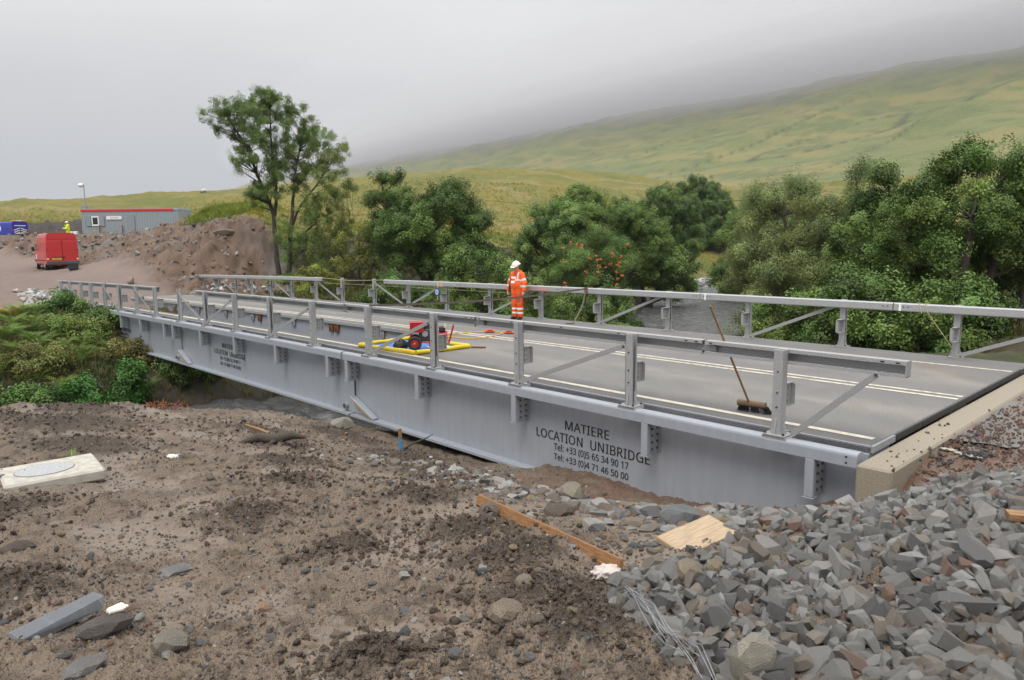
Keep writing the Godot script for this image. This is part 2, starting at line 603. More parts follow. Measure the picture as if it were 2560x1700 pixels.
# 0 earth of the near bank, 1 river bank, 2 earth of the far bank, 3 field, 4 mountain
func ground_class(x: float, z: float) -> int:
	if 0.75 * x + 0.66 * z > 420.0:
		return 4
	if z > 130.0 or absf(x) > 110.0:
		return 3
	var s := s_of(x, z)
	var j := nf.get_noise_2d(x * 0.35, z * 0.35) * 1.2
	if Geometry2D.is_point_in_polygon(Vector2(x + j, z - j), bare_poly):
		return 2
	var d := sample(6, x, z)
	if s < 12.5:
		var w := w_of(x, z)
		if w < 1.0 + j * 0.3 or (w < 9.5 and s < 2.0):
			return 0 if d > 6.2 + j * 0.4 else 1
		return 1 if z < 60.0 else 3
	if z > 74.0 or d > 26.0 and z > 40.0:
		return 3
	return 1

func bumps(c: int, x: float, z: float, r: float) -> float:
	var y := 0.0
	if c == 0 and r < 34.0:
		y = nz.get_noise_2d(x * 0.9, z * 0.9) * 0.055 + nf.get_noise_2d(x * 4.0, z * 4.0) * 0.040
		if r < 16.0:
			y += nf.get_noise_2d(x * 15.0 + 7.0, z * 15.0) * 0.020 + nf.get_noise_2d(x * 38.0, z * 38.0 + 3.0) * 0.006
		var cl := clods(x, z)
		if cl > 0.02:
			y += cl * (0.05 + absf(nf.get_noise_2d(x * 6.0, z * 6.0 + 9.0)) * 0.13)
		if r < 20.0:
			y *= 1.0 - 0.75 * wet(x, z)
		y -= 0.03 * smoothstep(0.1, 0.5, nz.get_noise_2d(x * 0.55 + 40.0, z * 0.55))
		# a wheel rut or two across the slope
		var u := x * 0.55 + z * 0.83
		for rut in [5.3, 7.1]:
			var e: float = absf(u - rut - 0.25 * sin(x * 0.9))
			if e < 0.5 and x < -0.8:
				y += 0.03 * exp(-pow((e - 0.28) / 0.08, 2.0)) - 0.035 * exp(-pow(e / 0.16, 2.0))
	elif c == 2:
		y = nf.get_noise_2d(x * 0.35, z * 0.5) * 0.50 + nf.get_noise_2d(x * 1.3, z * 1.3) * 0.28
		var tr := track(x, z)
		y *= 1.0 - 0.85 * tr
	elif c == 1:
		y = nz.get_noise_2d(x * 0.5, z * 0.5) * 0.25 + nf.get_noise_2d(x * 2.0, z * 2.0) * 0.08
	elif c == 3:
		y = nz.get_noise_2d(x * 0.03, z * 0.03) * 1.3 + nf.get_noise_2d(x * 0.2, z * 0.2) * 0.30
	return y

const CLODS := [[-0.97, 6.9, 0.45], [-0.38, 5.76, 0.42], [-0.02, 4.92, 0.45], [0.17, 4.14, 0.42], [0.45, 3.7, 0.35], [-2.0, 12.3, 0.9], [-1.2, 10.6, 0.7], [-0.9, 8.6, 0.6], [-3.3, 13.6, 0.9], [-5.6, 9.2, 0.9], [-6.6, 10.5, 1.0], [-3.7, 10.9, 0.55], [-7.4, 12.0, 0.9], [-3.2, 4.2, 0.4], [-4.6, 6.0, 0.5], [-2.4, 6.3, 0.45], [-1.3, 5.3, 0.3], [-3.0, 9.3, 0.6], [-4.4, 12.0, 0.7], [-8.0, 10.5, 0.8], [-0.7, 3.3, 0.25], [-2.6, 7.9, 0.4]]
# trodden hollows where the mud has settled smooth and wet
func wet(x: float, z: float) -> float:
	var a := nz.get_noise_2d(x * 0.55 + 40.0, z * 0.55) + 0.22 * nf.get_noise_2d(x * 3.0, z * 3.0 + 4.0)
	return smoothstep(0.12, 0.22, a) * (1.0 - clods(x, z))

func clods(x: float, z: float) -> float:
	var m := 0.0
	for c in CLODS:
		var dx: float = x - c[0]
		var dz: float = z - c[1]
		var q: float = (dx * dx + dz * dz) / (c[2] * c[2])
		if q < 3.0:
			m = maxf(m, exp(-q * 1.2))
	return m

func track(x: float, z: float) -> float:       # 1 on the haul road that leaves the bridge
	var p := Vector2(x, z)
	var d := 1e9
	var line := [Vector2(-19, 34), Vector2(-25, 41), Vector2(-33, 49), Vector2(-44, 56), Vector2(-75, 63)]
	for i in 4:
		d = minf(d, p.distance_to(Geometry2D.get_closest_point_to_segment(p, line[i], line[i + 1])))
	return 1.0 - smoothstep(3.2, 5.6, d)

func surface_y(x: float, z: float) -> float:
	return ground(x, z) + bumps(ground_class(x, z), x, z, sqrt(x * x + z * z))

func ground_color(c: int, x: float, z: float, r: float) -> Color:
	var k: Color
	if c == 0:
		var a := nz.get_noise_2d(x * 0.55 + 40.0, z * 0.55)
		var b := nf.get_noise_2d(x * 2.6, z * 2.6)
		k = Color(0.250, 0.190, 0.138).lerp(Color(0.300, 0.240, 0.185), smoothstep(-0.1, 0.5, a))
		k = k.lerp(Color(0.125, 0.092, 0.064), clampf(0.75 * smoothstep(0.05, 0.5, b) * smoothstep(0.45, -0.1, a), 0.0, 0.85))
		k = k.lerp(Color(0.085, 0.062, 0.045), 0.85 * smoothstep(0.15, 0.75, clods(x, z) + b * 0.3))
		# red chippings beside the abutment, grey dust under the heap
		var s := s_of(x, z)
		var w := w_of(x, z)
		if s < 6.0 and w > -4.0:
			var red := smoothstep(-3.6, -1.2, w) * smoothstep(5.5, 2.5, s) * smoothstep(-0.35, 0.3, b + 0.25)
			k = k.lerp(Color(0.24, 0.135, 0.095), 0.75 * red)
	elif c == 2:
		var b2 := nf.get_noise_2d(x * 0.7, z * 0.7)
		var t := track(x, z)
		k = Color(0.225, 0.150, 0.105).lerp(Color(0.140, 0.088, 0.058), smoothstep(-0.2, 0.4, b2))
		k = k.lerp(Color(0.22, 0.195, 0.17), smoothstep(0.1, 0.6, nz.get_noise_2d(x * 0.16 + 5.0, z * 0.22)))
		k = k.lerp(Color(0.30, 0.225, 0.19), t)
		if x < -26.0 and z < 42.0:
			k = k.lerp(Color(0.085, 0.062, 0.05), smoothstep(0.5, 0.0, t) * 0.9)
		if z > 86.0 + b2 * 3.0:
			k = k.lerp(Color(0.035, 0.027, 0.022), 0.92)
	elif c == 1:
		var g := nf.get_noise_2d(x * 0.45, z * 0.45)
		k = Color(0.060, 0.078, 0.024).lerp(Color(0.125, 0.105, 0.038), smoothstep(-0.1, 0.5, g))
		k = k.lerp(Color(0.10, 0.062, 0.032), smoothstep(0.1, 0.6, nf.get_noise_2d(x * 0.3 + 30.0, z * 0.3)) * 0.7)
		k = k.lerp(Color(0.060, 0.046, 0.034), smoothstep(8.5, 5.5, sample(6, x, z)))
	elif c == 3:
		var g2 := nz.get_noise_2d(x * 0.05, z * 0.05)
		var g3 := nf.get_noise_2d(x * 0.4, z * 0.25)
		k = Color(0.250, 0.215, 0.038).lerp(Color(0.170, 0.185, 0.034), smoothstep(-0.3, 0.4, g2))
		k = k.lerp(Color(0.33, 0.265, 0.105), smoothstep(0.15, 0.6, nf.get_noise_2d(x * 0.03 + 9.0, z * 0.10)) * 0.8)
		k = k.lerp(Color(0.12, 0.15, 0.035), smoothstep(0.15, 0.6, g3) * 0.5)
	else:
		var up := 0.75 * x + 0.66 * z
		var ac := -0.66 * x + 0.75 * z
		var g4 := nf.get_noise_2d(ac * 0.006, up * 0.013)
		k = Color(0.190, 0.215, 0.072).lerp(Color(0.265, 0.240, 0.085), smoothstep(-0.2, 0.4, g4))
		k = k.lerp(Color(0.130, 0.165, 0.055), smoothstep(-0.05, 0.4, nf.get_noise_2d(ac * 0.012 + up * 0.004 + 40.0, up * 0.04)) * 0.8)
		# burns: thin dark lines that run down the slope
		var burn := absf(nz.get_noise_2d(ac * 0.0032 + up * 0.0011, up * 0.0006))
		k = k.lerp(Color(0.055, 0.065, 0.035), (1.0 - smoothstep(0.0, 0.012, burn)) * 0.75)
	return k

func build_terrain() -> void:
	for p in BARE:
		bare_poly.append(p)
	make_grids()
	var angles := PackedFloat32Array()
	var th := -PI
	while th < PI - 0.001:
		angles.append(th)
		th += 0.0031 if absf(th) < 0.70 else 0.012 if absf(th) < 0.85 else 0.09
	var radii := PackedFloat32Array([0.02, 0.5, 1.1, 1.7, 2.1])
	var r := 2.4
	while r < 4200.0:
		radii.append(r)
		r *= 1.006 if r < 22.0 else 1.0075 if r < 75.0 else 1.011 if r < 120.0 else 1.012 if r < 1200.0 else 1.022
	var na := angles.size()
	var nrad := radii.size()
	var vs := PackedVector3Array(); vs.resize(na * nrad)
	var cs := PackedColorArray(); cs.resize(na * nrad)
	var cl := PackedByteArray(); cl.resize(na * nrad)
	for i in nrad:
		var rad := radii[i]
		for j in na:
			var x := rad * sin(angles[j])
			var z := rad * cos(angles[j])
			var c := ground_class(x, z)
			var k := i * na + j
			vs[k] = Vector3(x, ground(x, z) + bumps(c, x, z, rad), -z)
			cs[k] = ground_color(c, x, z, rad)
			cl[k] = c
	var ns := PackedVector3Array(); ns.resize(na * nrad)
	for i in nrad:
		for j in na:
			var jl := (j + na - 1) % na
			var jr := (j + 1) % na
			var da := vs[i * na + jr] - vs[i * na + jl]
			var dr := vs[mini(i + 1, nrad - 1) * na + j] - vs[maxi(i - 1, 0) * na + j]
			ns[i * na + j] = da.cross(dr).normalized()
	var names := ["earth_ground", "river_bank", "spoil_ground", "grass_field", "mountain_slope"]
	var labels := ["bare brown stony earth of the near bank in the foreground", "overgrown river bank of olive grass and dark soil below the bridge", "heaped brown spoil and pinkish haul road beyond the far bridge end", "yellow green moorland grass field rolling behind the trees", "large green mountainside whose top is lost in the cloud"]
	var cats := ["earth", "river bank", "earth", "field", "mountain"]
	var mats := [M.earth, M.earth, M.earth, M.field, M.hill]
	for c in 5:
		var remap := PackedInt32Array(); remap.resize(na * nrad); remap.fill(-1)
		var v2 := PackedVector3Array(); var n2 := PackedVector3Array(); var c2 := PackedColorArray(); var ix := PackedInt32Array(); var wix := PackedInt32Array()
		for i in nrad - 1:
			for j in na:
				var a := i * na + j
				if cl[a] != c:
					continue
				var q := [a, i * na + (j + 1) % na, (i + 1) * na + (j + 1) % na, (i + 1) * na + j]
				for t in 4:
					if remap[q[t]] < 0:
						remap[q[t]] = v2.size()
						v2.append(vs[q[t]]); n2.append(ns[q[t]]); c2.append(cs[q[t]])
				var six := [remap[q[0]], remap[q[2]], remap[q[1]], remap[q[0]], remap[q[3]], remap[q[2]]]
				if c == 0 and radii[i] < 20.0 and wet(vs[a].x, -vs[a].z) > 0.5:
					wix.append_array(PackedInt32Array(six))
				else:
					ix.append_array(PackedInt32Array(six))
		var arr := []
		arr.resize(Mesh.ARRAY_MAX)
		arr[Mesh.ARRAY_VERTEX] = v2; arr[Mesh.ARRAY_NORMAL] = n2; arr[Mesh.ARRAY_COLOR] = c2; arr[Mesh.ARRAY_INDEX] = ix
		var m := ArrayMesh.new()
		m.add_surface_from_arrays(Mesh.PRIMITIVE_TRIANGLES, arr)
		if wix.size():
			arr[Mesh.ARRAY_INDEX] = wix
			m.add_surface_from_arrays(Mesh.PRIMITIVE_TRIANGLES, arr)
			m.surface_set_material(0, M.earth)
			m.surface_set_material(1, M.wet)
			single(names[c], m, null, labels[c], cats[c], Transform3D(), "", "structure")
			continue
		single(names[c], m, mats[c], labels[c], cats[c], Transform3D(), "", "structure")

func build_river() -> void:
	var b := MB.new()
	b.colored = true
	var water := mat(Color.WHITE, 0.22)
	water.vertex_color_use_as_albedo = true
	water.heightmap_enabled = true
	water.heightmap_texture = TX.bump
	water.heightmap_scale = 5.0
	water.uv1_triplanar = true
	water.uv1_world_triplanar = true
	water.uv1_scale = Vector3(0.5, 0.5, 0.5)
	var pts := PackedVector3Array()
	var cr := Curve3D.new()
	for i in RIVER.size():
		var p: Vector2 = RIVER[i]
		var tg: Vector2 = (RIVER[mini(i + 1, RIVER.size() - 1)] - RIVER[maxi(i - 1, 0)]) / 6.0
		cr.add_point(Vector3(p.x, WATER, -p.y), Vector3(-tg.x, 0, tg.y), Vector3(tg.x, 0, -tg.y))
	var ln := cr.get_baked_length()
	var step := 0.30
	var nl := int(ln / step)
	var nw := 48
	var prev := []
	for i in nl + 1:
		var p := cr.sample_baked(i * step)
		var t := (cr.sample_baked(i * step + 0.5) - cr.sample_baked(i * step - 0.5)).normalized()
		var side := Vector3(-t.z, 0, t.x)
		var row := []
		for k in nw + 1:
			var q := p + side * (k - nw * 0.5) * (16.0 / nw)
			var rap := maxf(smoothstep(80.0, 104.0, -q.z) * smoothstep(150.0, 122.0, -q.z), smoothstep(26.0, 18.0, -q.z) * smoothstep(-12.0, -6.0, q.x))
			var wv := nf.get_noise_3d(q.x * 0.8, q.z * 0.45, 3.0)
			q.y += nf.get_noise_2d(q.x * 1.1, q.z * 1.1) * (0.13 + 0.16 * rap)
			var foam := smoothstep(0.10, 0.42, wv) * rap
			row.append([q, Color(0.085, 0.090, 0.084).lerp(Color(0.72, 0.74, 0.75), foam * 0.9)])
		if i > 0:
			for k in nw:
				var f := [prev[k], prev[k + 1], row[k + 1], row[k]]
				for tr in [[0, 1, 2], [0, 2, 3]]:
					var nn: Vector3 = (f[tr[1]][0] - f[tr[0]][0]).cross(f[tr[2]][0] - f[tr[0]][0]).normalized()
					if nn.y < 0.0:
						tr = [tr[0], tr[2], tr[1]]
						nn = -nn
					for o in [tr[0], tr[2], tr[1]]:
						b.v.append(f[o][0]); b.n.append(nn); b.c.append(f[o][1])
		prev = row
	single("river", b.mesh(), water, "dark rippled river with white rapids flowing between the trees", "river", Transform3D(), "", "structure")

func build_cloud() -> void:
	var n := 0
	for l in [[Vector3(3560, 330, 1000), 252.0, 0.0004], [Vector3(3500, 200, 720), 236.0, 0.0011], [Vector3(3440, 118, 520), 222.0, 0.0028], [Vector3(3380, 74, 400), 218.0, 0.0050]]:
		var fm := FogMaterial.new()
		fm.albedo = Color(0.99, 0.99, 1.0)
		fm.density = l[2]
		var fv := FogVolume.new()
		fv.name = numbered("cloud")
		fv.shape = RenderingServer.FOG_VOLUME_SHAPE_ELLIPSOID
		fv.size = l[0]
		fv.material = fm
		# the bank of cloud lies along the mountainside
		fv.transform = Transform3D(Basis(Vector3.UP, -atan2(0.75, 0.66)), Vector3(0.75 * 1015.0 - 0.66 * 600.0, l[1], -(0.66 * 1015.0 + 0.75 * 600.0)))
		add_child(fv)
		tag(fv, ["thin outermost veil of the grey cloud on the mountain", "pale cloud veil round the bank on the mountain", "grey cloud bank hiding the mountain top", "dense heart of the cloud along the mountain edge"][n], "cloud", "", "stuff")
		n += 1

# ------------------------------------------------------------------ trees and plants
var twigs := []
var willow_twigs := []
var tuft: ArrayMesh
var fern: ArrayMesh

func leaf(b: MB, p: Vector3, d: Vector3, up: Vector3, ln: float, wd: float, fold := 0.25) -> void:
	var side := d.cross(up).normalized()
	var nn := side.cross(d).normalized()
	var tip := p + d * ln - nn * ln * 0.12
	var l := p + d * ln * 0.55 + side * wd + nn * wd * fold
	var r := p + d * ln * 0.55 - side * wd + nn * wd * fold
	b.tri(p, r, tip)
	b.tri(p, tip, l)

func make_twig(n: int, ln: float, wd: float, spread: float) -> ArrayMesh:
	var b := MB.new()
	for i in n:
		var t := float(i) / n
		var a := i * 2.4 + rr(-0.4, 0.4)
		var out := Vector3(cos(a), rr(-0.25, 0.55), sin(a)).normalized()
		var p := Vector3(0, (t - 0.35) * spread * 1.5, 0) + out * spread * rr(0.15, 0.85) * (1.0 - 0.55 * t)
		var d := (out + Vector3(rr(-0.5, 0.5), rr(-0.55, 0.35), rr(-0.5, 0.5))).normalized()
		leaf(b, p, d, (Vector3.UP + Vector3(rr(-0.5, 0.5), 0, rr(-0.5, 0.5))).normalized(), ln * rr(0.7, 1.25), wd * rr(0.8, 1.2))
	return b.mesh()

func tree(called: String, label: String, base: Vector3, ells: Array, tint: Color, seed_: int, set_ := 0, density := 1.0, stems := 2, group := "", twig_scale := 1.0, trunk_r := 0.0) -> Node3D:
	rng.seed = seed_
	base.y = ground(base.x, -base.z) - 0.15
	var t := thing(called, label, "shrub" if called.contains("shrub") else "tree", at(base), group)
	var wood := MB.new()
	var xfs := []
	var cols := PackedColorArray()
	var top := 0.0
	var mean := Vector3.ZERO
	for e in ells:
		top = maxf(top, e[0].y + e[1].y)
		mean += e[0] / ells.size()
	var tr := trunk_r if trunk_r > 0.0 else 0.028 * top + 0.03
	# stems: each rises from the ground into one of the crown's lobes
	var paths := []
	for k in stems:
		var e = ells[k % ells.size()]
		var foot := Vector3(rr(-0.25, 0.25) * stems * 0.5, 0, rr(-0.25, 0.25) * stems * 0.5)
		var goal: Vector3 = e[0] + Vector3(rr(-0.3, 0.3) * e[1].x, 0.45 * e[1].y, rr(-0.3, 0.3) * e[1].z)
		var mid: Vector3 = foot.lerp(goal, 0.45) + Vector3(rr(-0.2, 0.2), 0.05, rr(-0.2, 0.2)) * e[1].x * 0.6
		var path := PackedVector3Array()
		var rad := PackedFloat32Array()
		for i in 9:
			var u := i / 8.0
			path.append(foot.lerp(mid, u).lerp(mid.lerp(goal, u), u) + Vector3(rr(-1, 1), 0, rr(-1, 1)) * 0.03 * top * 0.3)
			rad.append(tr * (1.0 - 0.82 * u) * (1.25 if i == 0 else 1.0))
		wood.tube(path, rad, 7)
		paths.append([path, rad])
	for e in ells:
		var er: Vector3 = e[1]
		var vol := er.x * er.y
		var nc := int((6.0 + 5.2 * vol) * density)
		for k in nc:
			var dir := Vector3(rng.randfn(), rng.randfn(), rng.randfn()).normalized()
			var c: Vector3 = e[0] + dir * er * sqrt(rr(0.25, 1.0))
			if base.y + c.y < WATER + 0.5:
				continue
			var rc := clampf(0.26 * sqrt(er.x * er.y) * rr(0.7, 1.35), 0.28, 0.95)
			# a limb from the nearest stem
			var best := 1e9
			var from := Vector3.ZERO
			var fr := 0.02
			for p in paths:
				for i in range(1, 8):
					var q: Vector3 = p[0][i]
					var dd := q.distance_to(c) + (1.5 if q.y > c.y - 0.2 else 0.0)
					if dd < best:
						best = dd
						from = q
						fr = p[1][i] * 0.55
			var bend := from.lerp(c, 0.5) + Vector3(rr(-0.15, 0.15), rr(-0.18, 0.06), rr(-0.15, 0.15)) * best
			var lp := PackedVector3Array()
			var lr := PackedFloat32Array()
			for i in 5:
				var u := i / 4.0
				lp.append(from.lerp(bend, u).lerp(bend.lerp(c, u), u))
				lr.append(maxf(fr * (1.0 - 0.85 * u), 0.008))
			wood.tube(lp, lr, 5, false)
			var tone := rr(0.62, 1.38)
			var yel := rr(-0.1, 0.25)
			var cc := Color(tint.r * tone * (1.0 + yel), tint.g * tone * (1.0 + 0.3 * yel), tint.b * tone)
			var nt := int(44.0 * rc * rc / (0.16 * twig_scale * twig_scale) * 0.36 * density) + 4
			for i in nt:
				var d2 := Vector3(rng.randfn(), rng.randfn(), rng.randfn()).normalized()
				var p2 := c + d2 * Vector3(rc, rc * 0.75, rc) * (0.30 + 0.42 * absf(rng.randfn())) * (1.55 if rng.randf() < 0.10 else 1.0)
				var bs: Basis = spin() if rng.randf() < 0.3 else Basis(Quaternion(Vector3.UP, (d2 + Vector3.UP * 0.4).normalized())) * Basis(Vector3.UP, rr(0, TAU))
				xfs.append(Transform3D(bs.scaled(Vector3.ONE * rr(0.75, 1.3) * twig_scale), p2))
				var v := rr(0.8, 1.22)
				cols.append(Color(cc.r * v, cc.g * v, cc.b * v))
				if i % 9 == 0:
					wood.rod(c, p2, 0.008, 3, 0.004)
	part("trunk", wood.mesh(), M.bark, t)
	var sets: Array = twigs if set_ == 0 else willow_twigs
	var lots := [[], [], []]
	var lc := [PackedColorArray(), PackedColorArray(), PackedColorArray()]
	for i in xfs.size():
		lots[i % 3].append(xfs[i])
		lc[i % 3].append(cols[i])
	for k in 3:
		if lots[k].size():
			scatter("crown", sets[k], M.leaf, lots[k], lc[k], t)
	return t

func build_trees() -> void:
	rng.seed = 71
	for k in 3:
		twigs.append(make_twig(46, 0.088, 0.034, 0.33))
		willow_twigs.append(make_twig(54, 0.10, 0.016, 0.36))
	var alder := Color(0.088, 0.152, 0.038)
	var alder2 := Color(0.110, 0.178, 0.044)
	var willow := Color(0.165, 0.210, 0.080)
	var rowan := Color(0.130, 0.215, 0.062)
	var lime := Color(0.19, 0.215, 0.045)
	var V := func(a: float, b: float, c: float) -> Vector3: return Vector3(a, b, c)
	# the tall loose tree at the left
	var t1 := [[-3.6, 10.6, .75], [-2.5, 10.9, .75], [-1.2, 11.2, .65], [-.2, 11.6, .6], [0, 12.1, .35], [1.05, 11.0, .65], [2.3, 10.3, .8], [1.75, 9.4, .8], [3.4, 9.1, .75], [4.1, 7.7, .9], [-.5, 10.1, .8], [-1.75, 9.6, .7], [-2.8, 9.8, .6], [.2, 8.7, .7], [-1.9, 7.9, .5], [.9, 7.5, .75], [2.4, 7.3, .85], [3.7, 6.3, 1.0], [.2, 6.5, .5], [-1.4, 5.9, .35], [2.4, 4.6, 1.0], [4.2, 5.0, 1.0], [1.6, 2.9, .9], [3.3, 2.0, 1.0], [-.4, 8.0, .55], [5.0, 3.6, .8]]
	var ells := []
	rng.seed = 5
	for c in t1:
		ells.append([Vector3(c[0] * 0.86 + 0.15, c[1] * 0.97, rr(-1.3, 1.3)), Vector3(c[2], c[2] * 0.85, c[2])])
	tall_tree(Vector3(-15.2, 0, -47), ells)
	# the alders and rowans of the far bank, seen over the far parapet
	var lot := [
		["alder_tree", "broad dark green alder left of the orange clothed worker, tallest mass behind the far parapet", -4.7, 43, [[0.3, 4.4, 0, 2.9, 2.5, 2.5], [-1.9, 3.4, 0.5, 1.7, 1.9, 1.6], [2.2, 3.0, 0.4, 1.7, 1.8, 1.6]], alder, 0, 3],
		["alder_tree", "narrow alder standing between the tall loose tree and the broad alder", -7.9, 46.5, [[0, 5.4, 0, 1.5, 1.6, 1.4], [0.4, 3.0, 0, 1.7, 1.7, 1.5]], alder, 0, 2],
		["alder_tree", "low rounded alder directly behind the orange clothed worker", 0.5, 37, [[0, 2.6, 0, 1.7, 1.5, 1.5], [1.2, 1.9, 0, 1.3, 1.2, 1.3]], alder2, 0, 2],
		["alder_tree", "low alder just left of the orange clothed worker behind the hanging tape reel", -2.3, 38.5, [[0, 2.4, 0, 2.1, 1.5, 1.6]], alder2, 0, 2],
		["round_tree", "round topped tree alone on the grass knoll above the rowans", 7.0, 75, [[0, 4.6, 0, 2.9, 2.8, 2.6], [2.0, 3.6, 0, 2.0, 2.1, 2.0], [-1.8, 3.2, 0, 1.6, 1.8, 1.6]], alder2, 0, 2],
		["alder_tree", "tall bank tree behind the rowan with orange berries", 8.0, 56, [[0, 5.2, 0, 3.0, 2.6, 2.4], [-2.6, 4.0, 0, 2.1, 2.2, 1.9], [2.2, 3.6, -0.3, 2.3, 2.4, 1.9]], alder2, 0, 3],
		["rowan_tree", "rowan with clusters of orange berries on the left bank", 5.2, 45.5, [[0, 3.6, 0, 2.4, 2.0, 2.0], [-1.6, 2.3, 0.4, 1.8, 1.7, 1.6]], rowan, 1, 2],
		["alder_tree", "spreading alder whose boughs hang over the left edge of the river", 5.6, 42.5, [[0.2, 2.2, 0, 1.8, 1.9, 1.8], [0.9, 1.2, 0, 1.2, 1.1, 1.3], [-1.6, 2.0, 0, 1.8, 1.6, 1.5]], alder, 0, 2],
		["alder_tree", "small bank tree left of the rowan on the slope of the knoll", 3.5, 53, [[0, 4.0, 0, 2.4, 2.2, 2.0], [-1.6, 2.4, 0, 1.9, 1.6, 1.6]], rowan, 0, 2],
		["alder_tree", "leaning bank tree right of the rowan where the river narrows", 12.0, 64, [[0, 4.6, 0, 2.8, 3.0, 2.4], [2.4, 3.0, 0, 2.2, 2.3, 1.9]], alder2, 0, 2],
		["alder_tree", "dark green tree at the upstream bend left of the rapids", 19.0, 91, [[0, 6.0, 0, 3.6, 4.0, 3.0], [3.0, 4.0, 0, 2.8, 3.0, 2.4]], alder, 0, 2],
		["alder_tree", "dark tree closing the river view behind the rapids", 33.0, 129, [[0, 7.0, 0, 4.8, 5.4, 3.8], [-4.5, 5.0, 0, 3.8, 4.6, 3.2], [1.0, 2.4, 1.5, 4.4, 2.2, 2.6], [6.5, 2.6, 1.0, 3.4, 2.4, 2.6], [4.2, 5.0, 0, 3.6, 3.8, 3.2]], alder, 0, 2],
		["alder_tree", "bare trunked bank tree right of the river bend", 42.5, 122, [[0, 6.6, 0, 3.6, 3.0, 3.2], [3.6, 5.8, 0, 3.4, 3.4, 3.2]], alder, 0, 1],
		["willow_tree", "grey green willow leaning over the right edge of the river", 13.6, 34.5, [[-0.2, 4.7, 0, 2.3, 2.4, 2.0], [-1.3, 2.8, 0.2, 1.8, 2.0, 1.7], [1.6, 4.0, 0, 1.9, 2.3, 1.7], [0.4, 1.6, 0.4, 1.8, 1.5, 1.5]], willow, 1, 4],
		["willow_tree", "distant willow above the narrow part of the river, right bank", 22.6, 60, [[-1.2, 4.2, 0, 2.6, 2.8, 2.2], [1.5, 5.0, 0, 2.4, 2.4, 2.0], [-1.6, 1.8, 0, 2.0, 1.7, 1.8]], willow, 1, 3],
		["alder_tree", "dark green right bank tree behind the distant willow", 23.5, 70, [[0, 5.2, 0, 3.2, 3.6, 2.6], [-1.8, 2.4, 0, 2.2, 2.2, 2.0]], alder2, 0, 2],
		["alder_tree", "low left bank tree just before the white rapids", 22.6, 102, [[0, 4.8, 0, 3.2, 3.6, 2.8], [1.2, 1.9, 0, 2.4, 1.8, 2.2]], alder2, 0, 2],
		["alder_tree", "wide dark tree on the grass beyond the river bend", 38.0, 141, [[0, 4.6, 0, 5.2, 4.6, 4.0], [-4.5, 3.0, 0, 4.0, 3.0, 3.0]], alder, 0, 2],
		["willow_tree", "lower willow farther upstream beside the narrowing water", 16.8, 42.0, [[-1.3, 3.2, 0, 2.2, 2.6, 1.9], [0.9, 3.9, 0, 2.0, 1.9, 1.8]], willow, 1, 3],
		["willow_tree", "tall willow behind the dark alder at the right", 15.2, 31.5, [[0, 4.7, 0, 2.0, 1.9, 1.8], [-1.0, 3.0, 0, 1.8, 1.7, 1.7]], willow, 1, 3],
		["willow_tree", "willow shoots hanging to the water above the far parapet", 11.0, 29.0, [[0, 1.8, 0, 1.6, 1.5, 1.4], [-0.9, 0.7, 0, 1.1, 0.8, 1.0]], willow, 1, 3],
		["alder_tree", "big dark alder with bare lower limbs at the right edge", 14.0, 22.5, [[0.2, 4.6, 0, 2.2, 1.5, 1.8], [-1.3, 3.4, 0.3, 1.6, 1.3, 1.4], [1.9, 3.7, 0.2, 1.7, 1.4, 1.5], [0.3, 2.7, -0.5, 1.7, 0.9, 1.4]], alder2, 0, 3],
		["alder_tree", "second dark alder cut by the right edge of the view", 17.0, 23.5, [[0, 4.5, 0, 2.0, 1.6, 1.8], [-0.6, 2.9, 0, 1.9, 1.2, 1.5]], alder, 0, 2],
		["alder_tree", "bright green alder bough mass between the willow and the big dark alder", 12.6, 24.5, [[0, 3.3, 0, 1.6, 1.5, 1.4], [0.9, 2.1, 0, 1.6, 1.2, 1.4], [-0.9, 2.0, 0.2, 1.3, 1.2, 1.2]], alder2, 0, 2],
		["alder_tree", "thin alder rising behind the big dark alder", 14.3, 26.5, [[0, 4.9, 0, 1.6, 1.3, 1.4], [1.0, 4.0, 0, 1.5, 1.4, 1.4]], alder, 0, 2],
		["small_tree", "thin yellow green sapling with bare grey boughs right of the tall loose tree", -9.4, 44, [[0, 3.1, 0, 1.2, 1.0, 1.0], [-0.9, 2.0, 0, 1.1, 0.8, 0.9], [0.9, 1.5, 0, 1.0, 0.8, 0.9]], lime, 0, 3],
	]
	var k := 0
	for a in lot:
		var es := []
		for e in a[4]:
			es.append([Vector3(e[0], e[1], e[2]), Vector3(e[3], e[4], e[5])])
		tree(a[0], a[1], Vector3(a[2], 0, -a[3]), es, a[5], 300 + k * 17, a[6], 0.5 if a[0] == "small_tree" else 1.0, a[7], "trees along the river banks", 0.8 if a[3] < 28 else 1.0 if a[3] < 60 else 1.5)
		k += 1
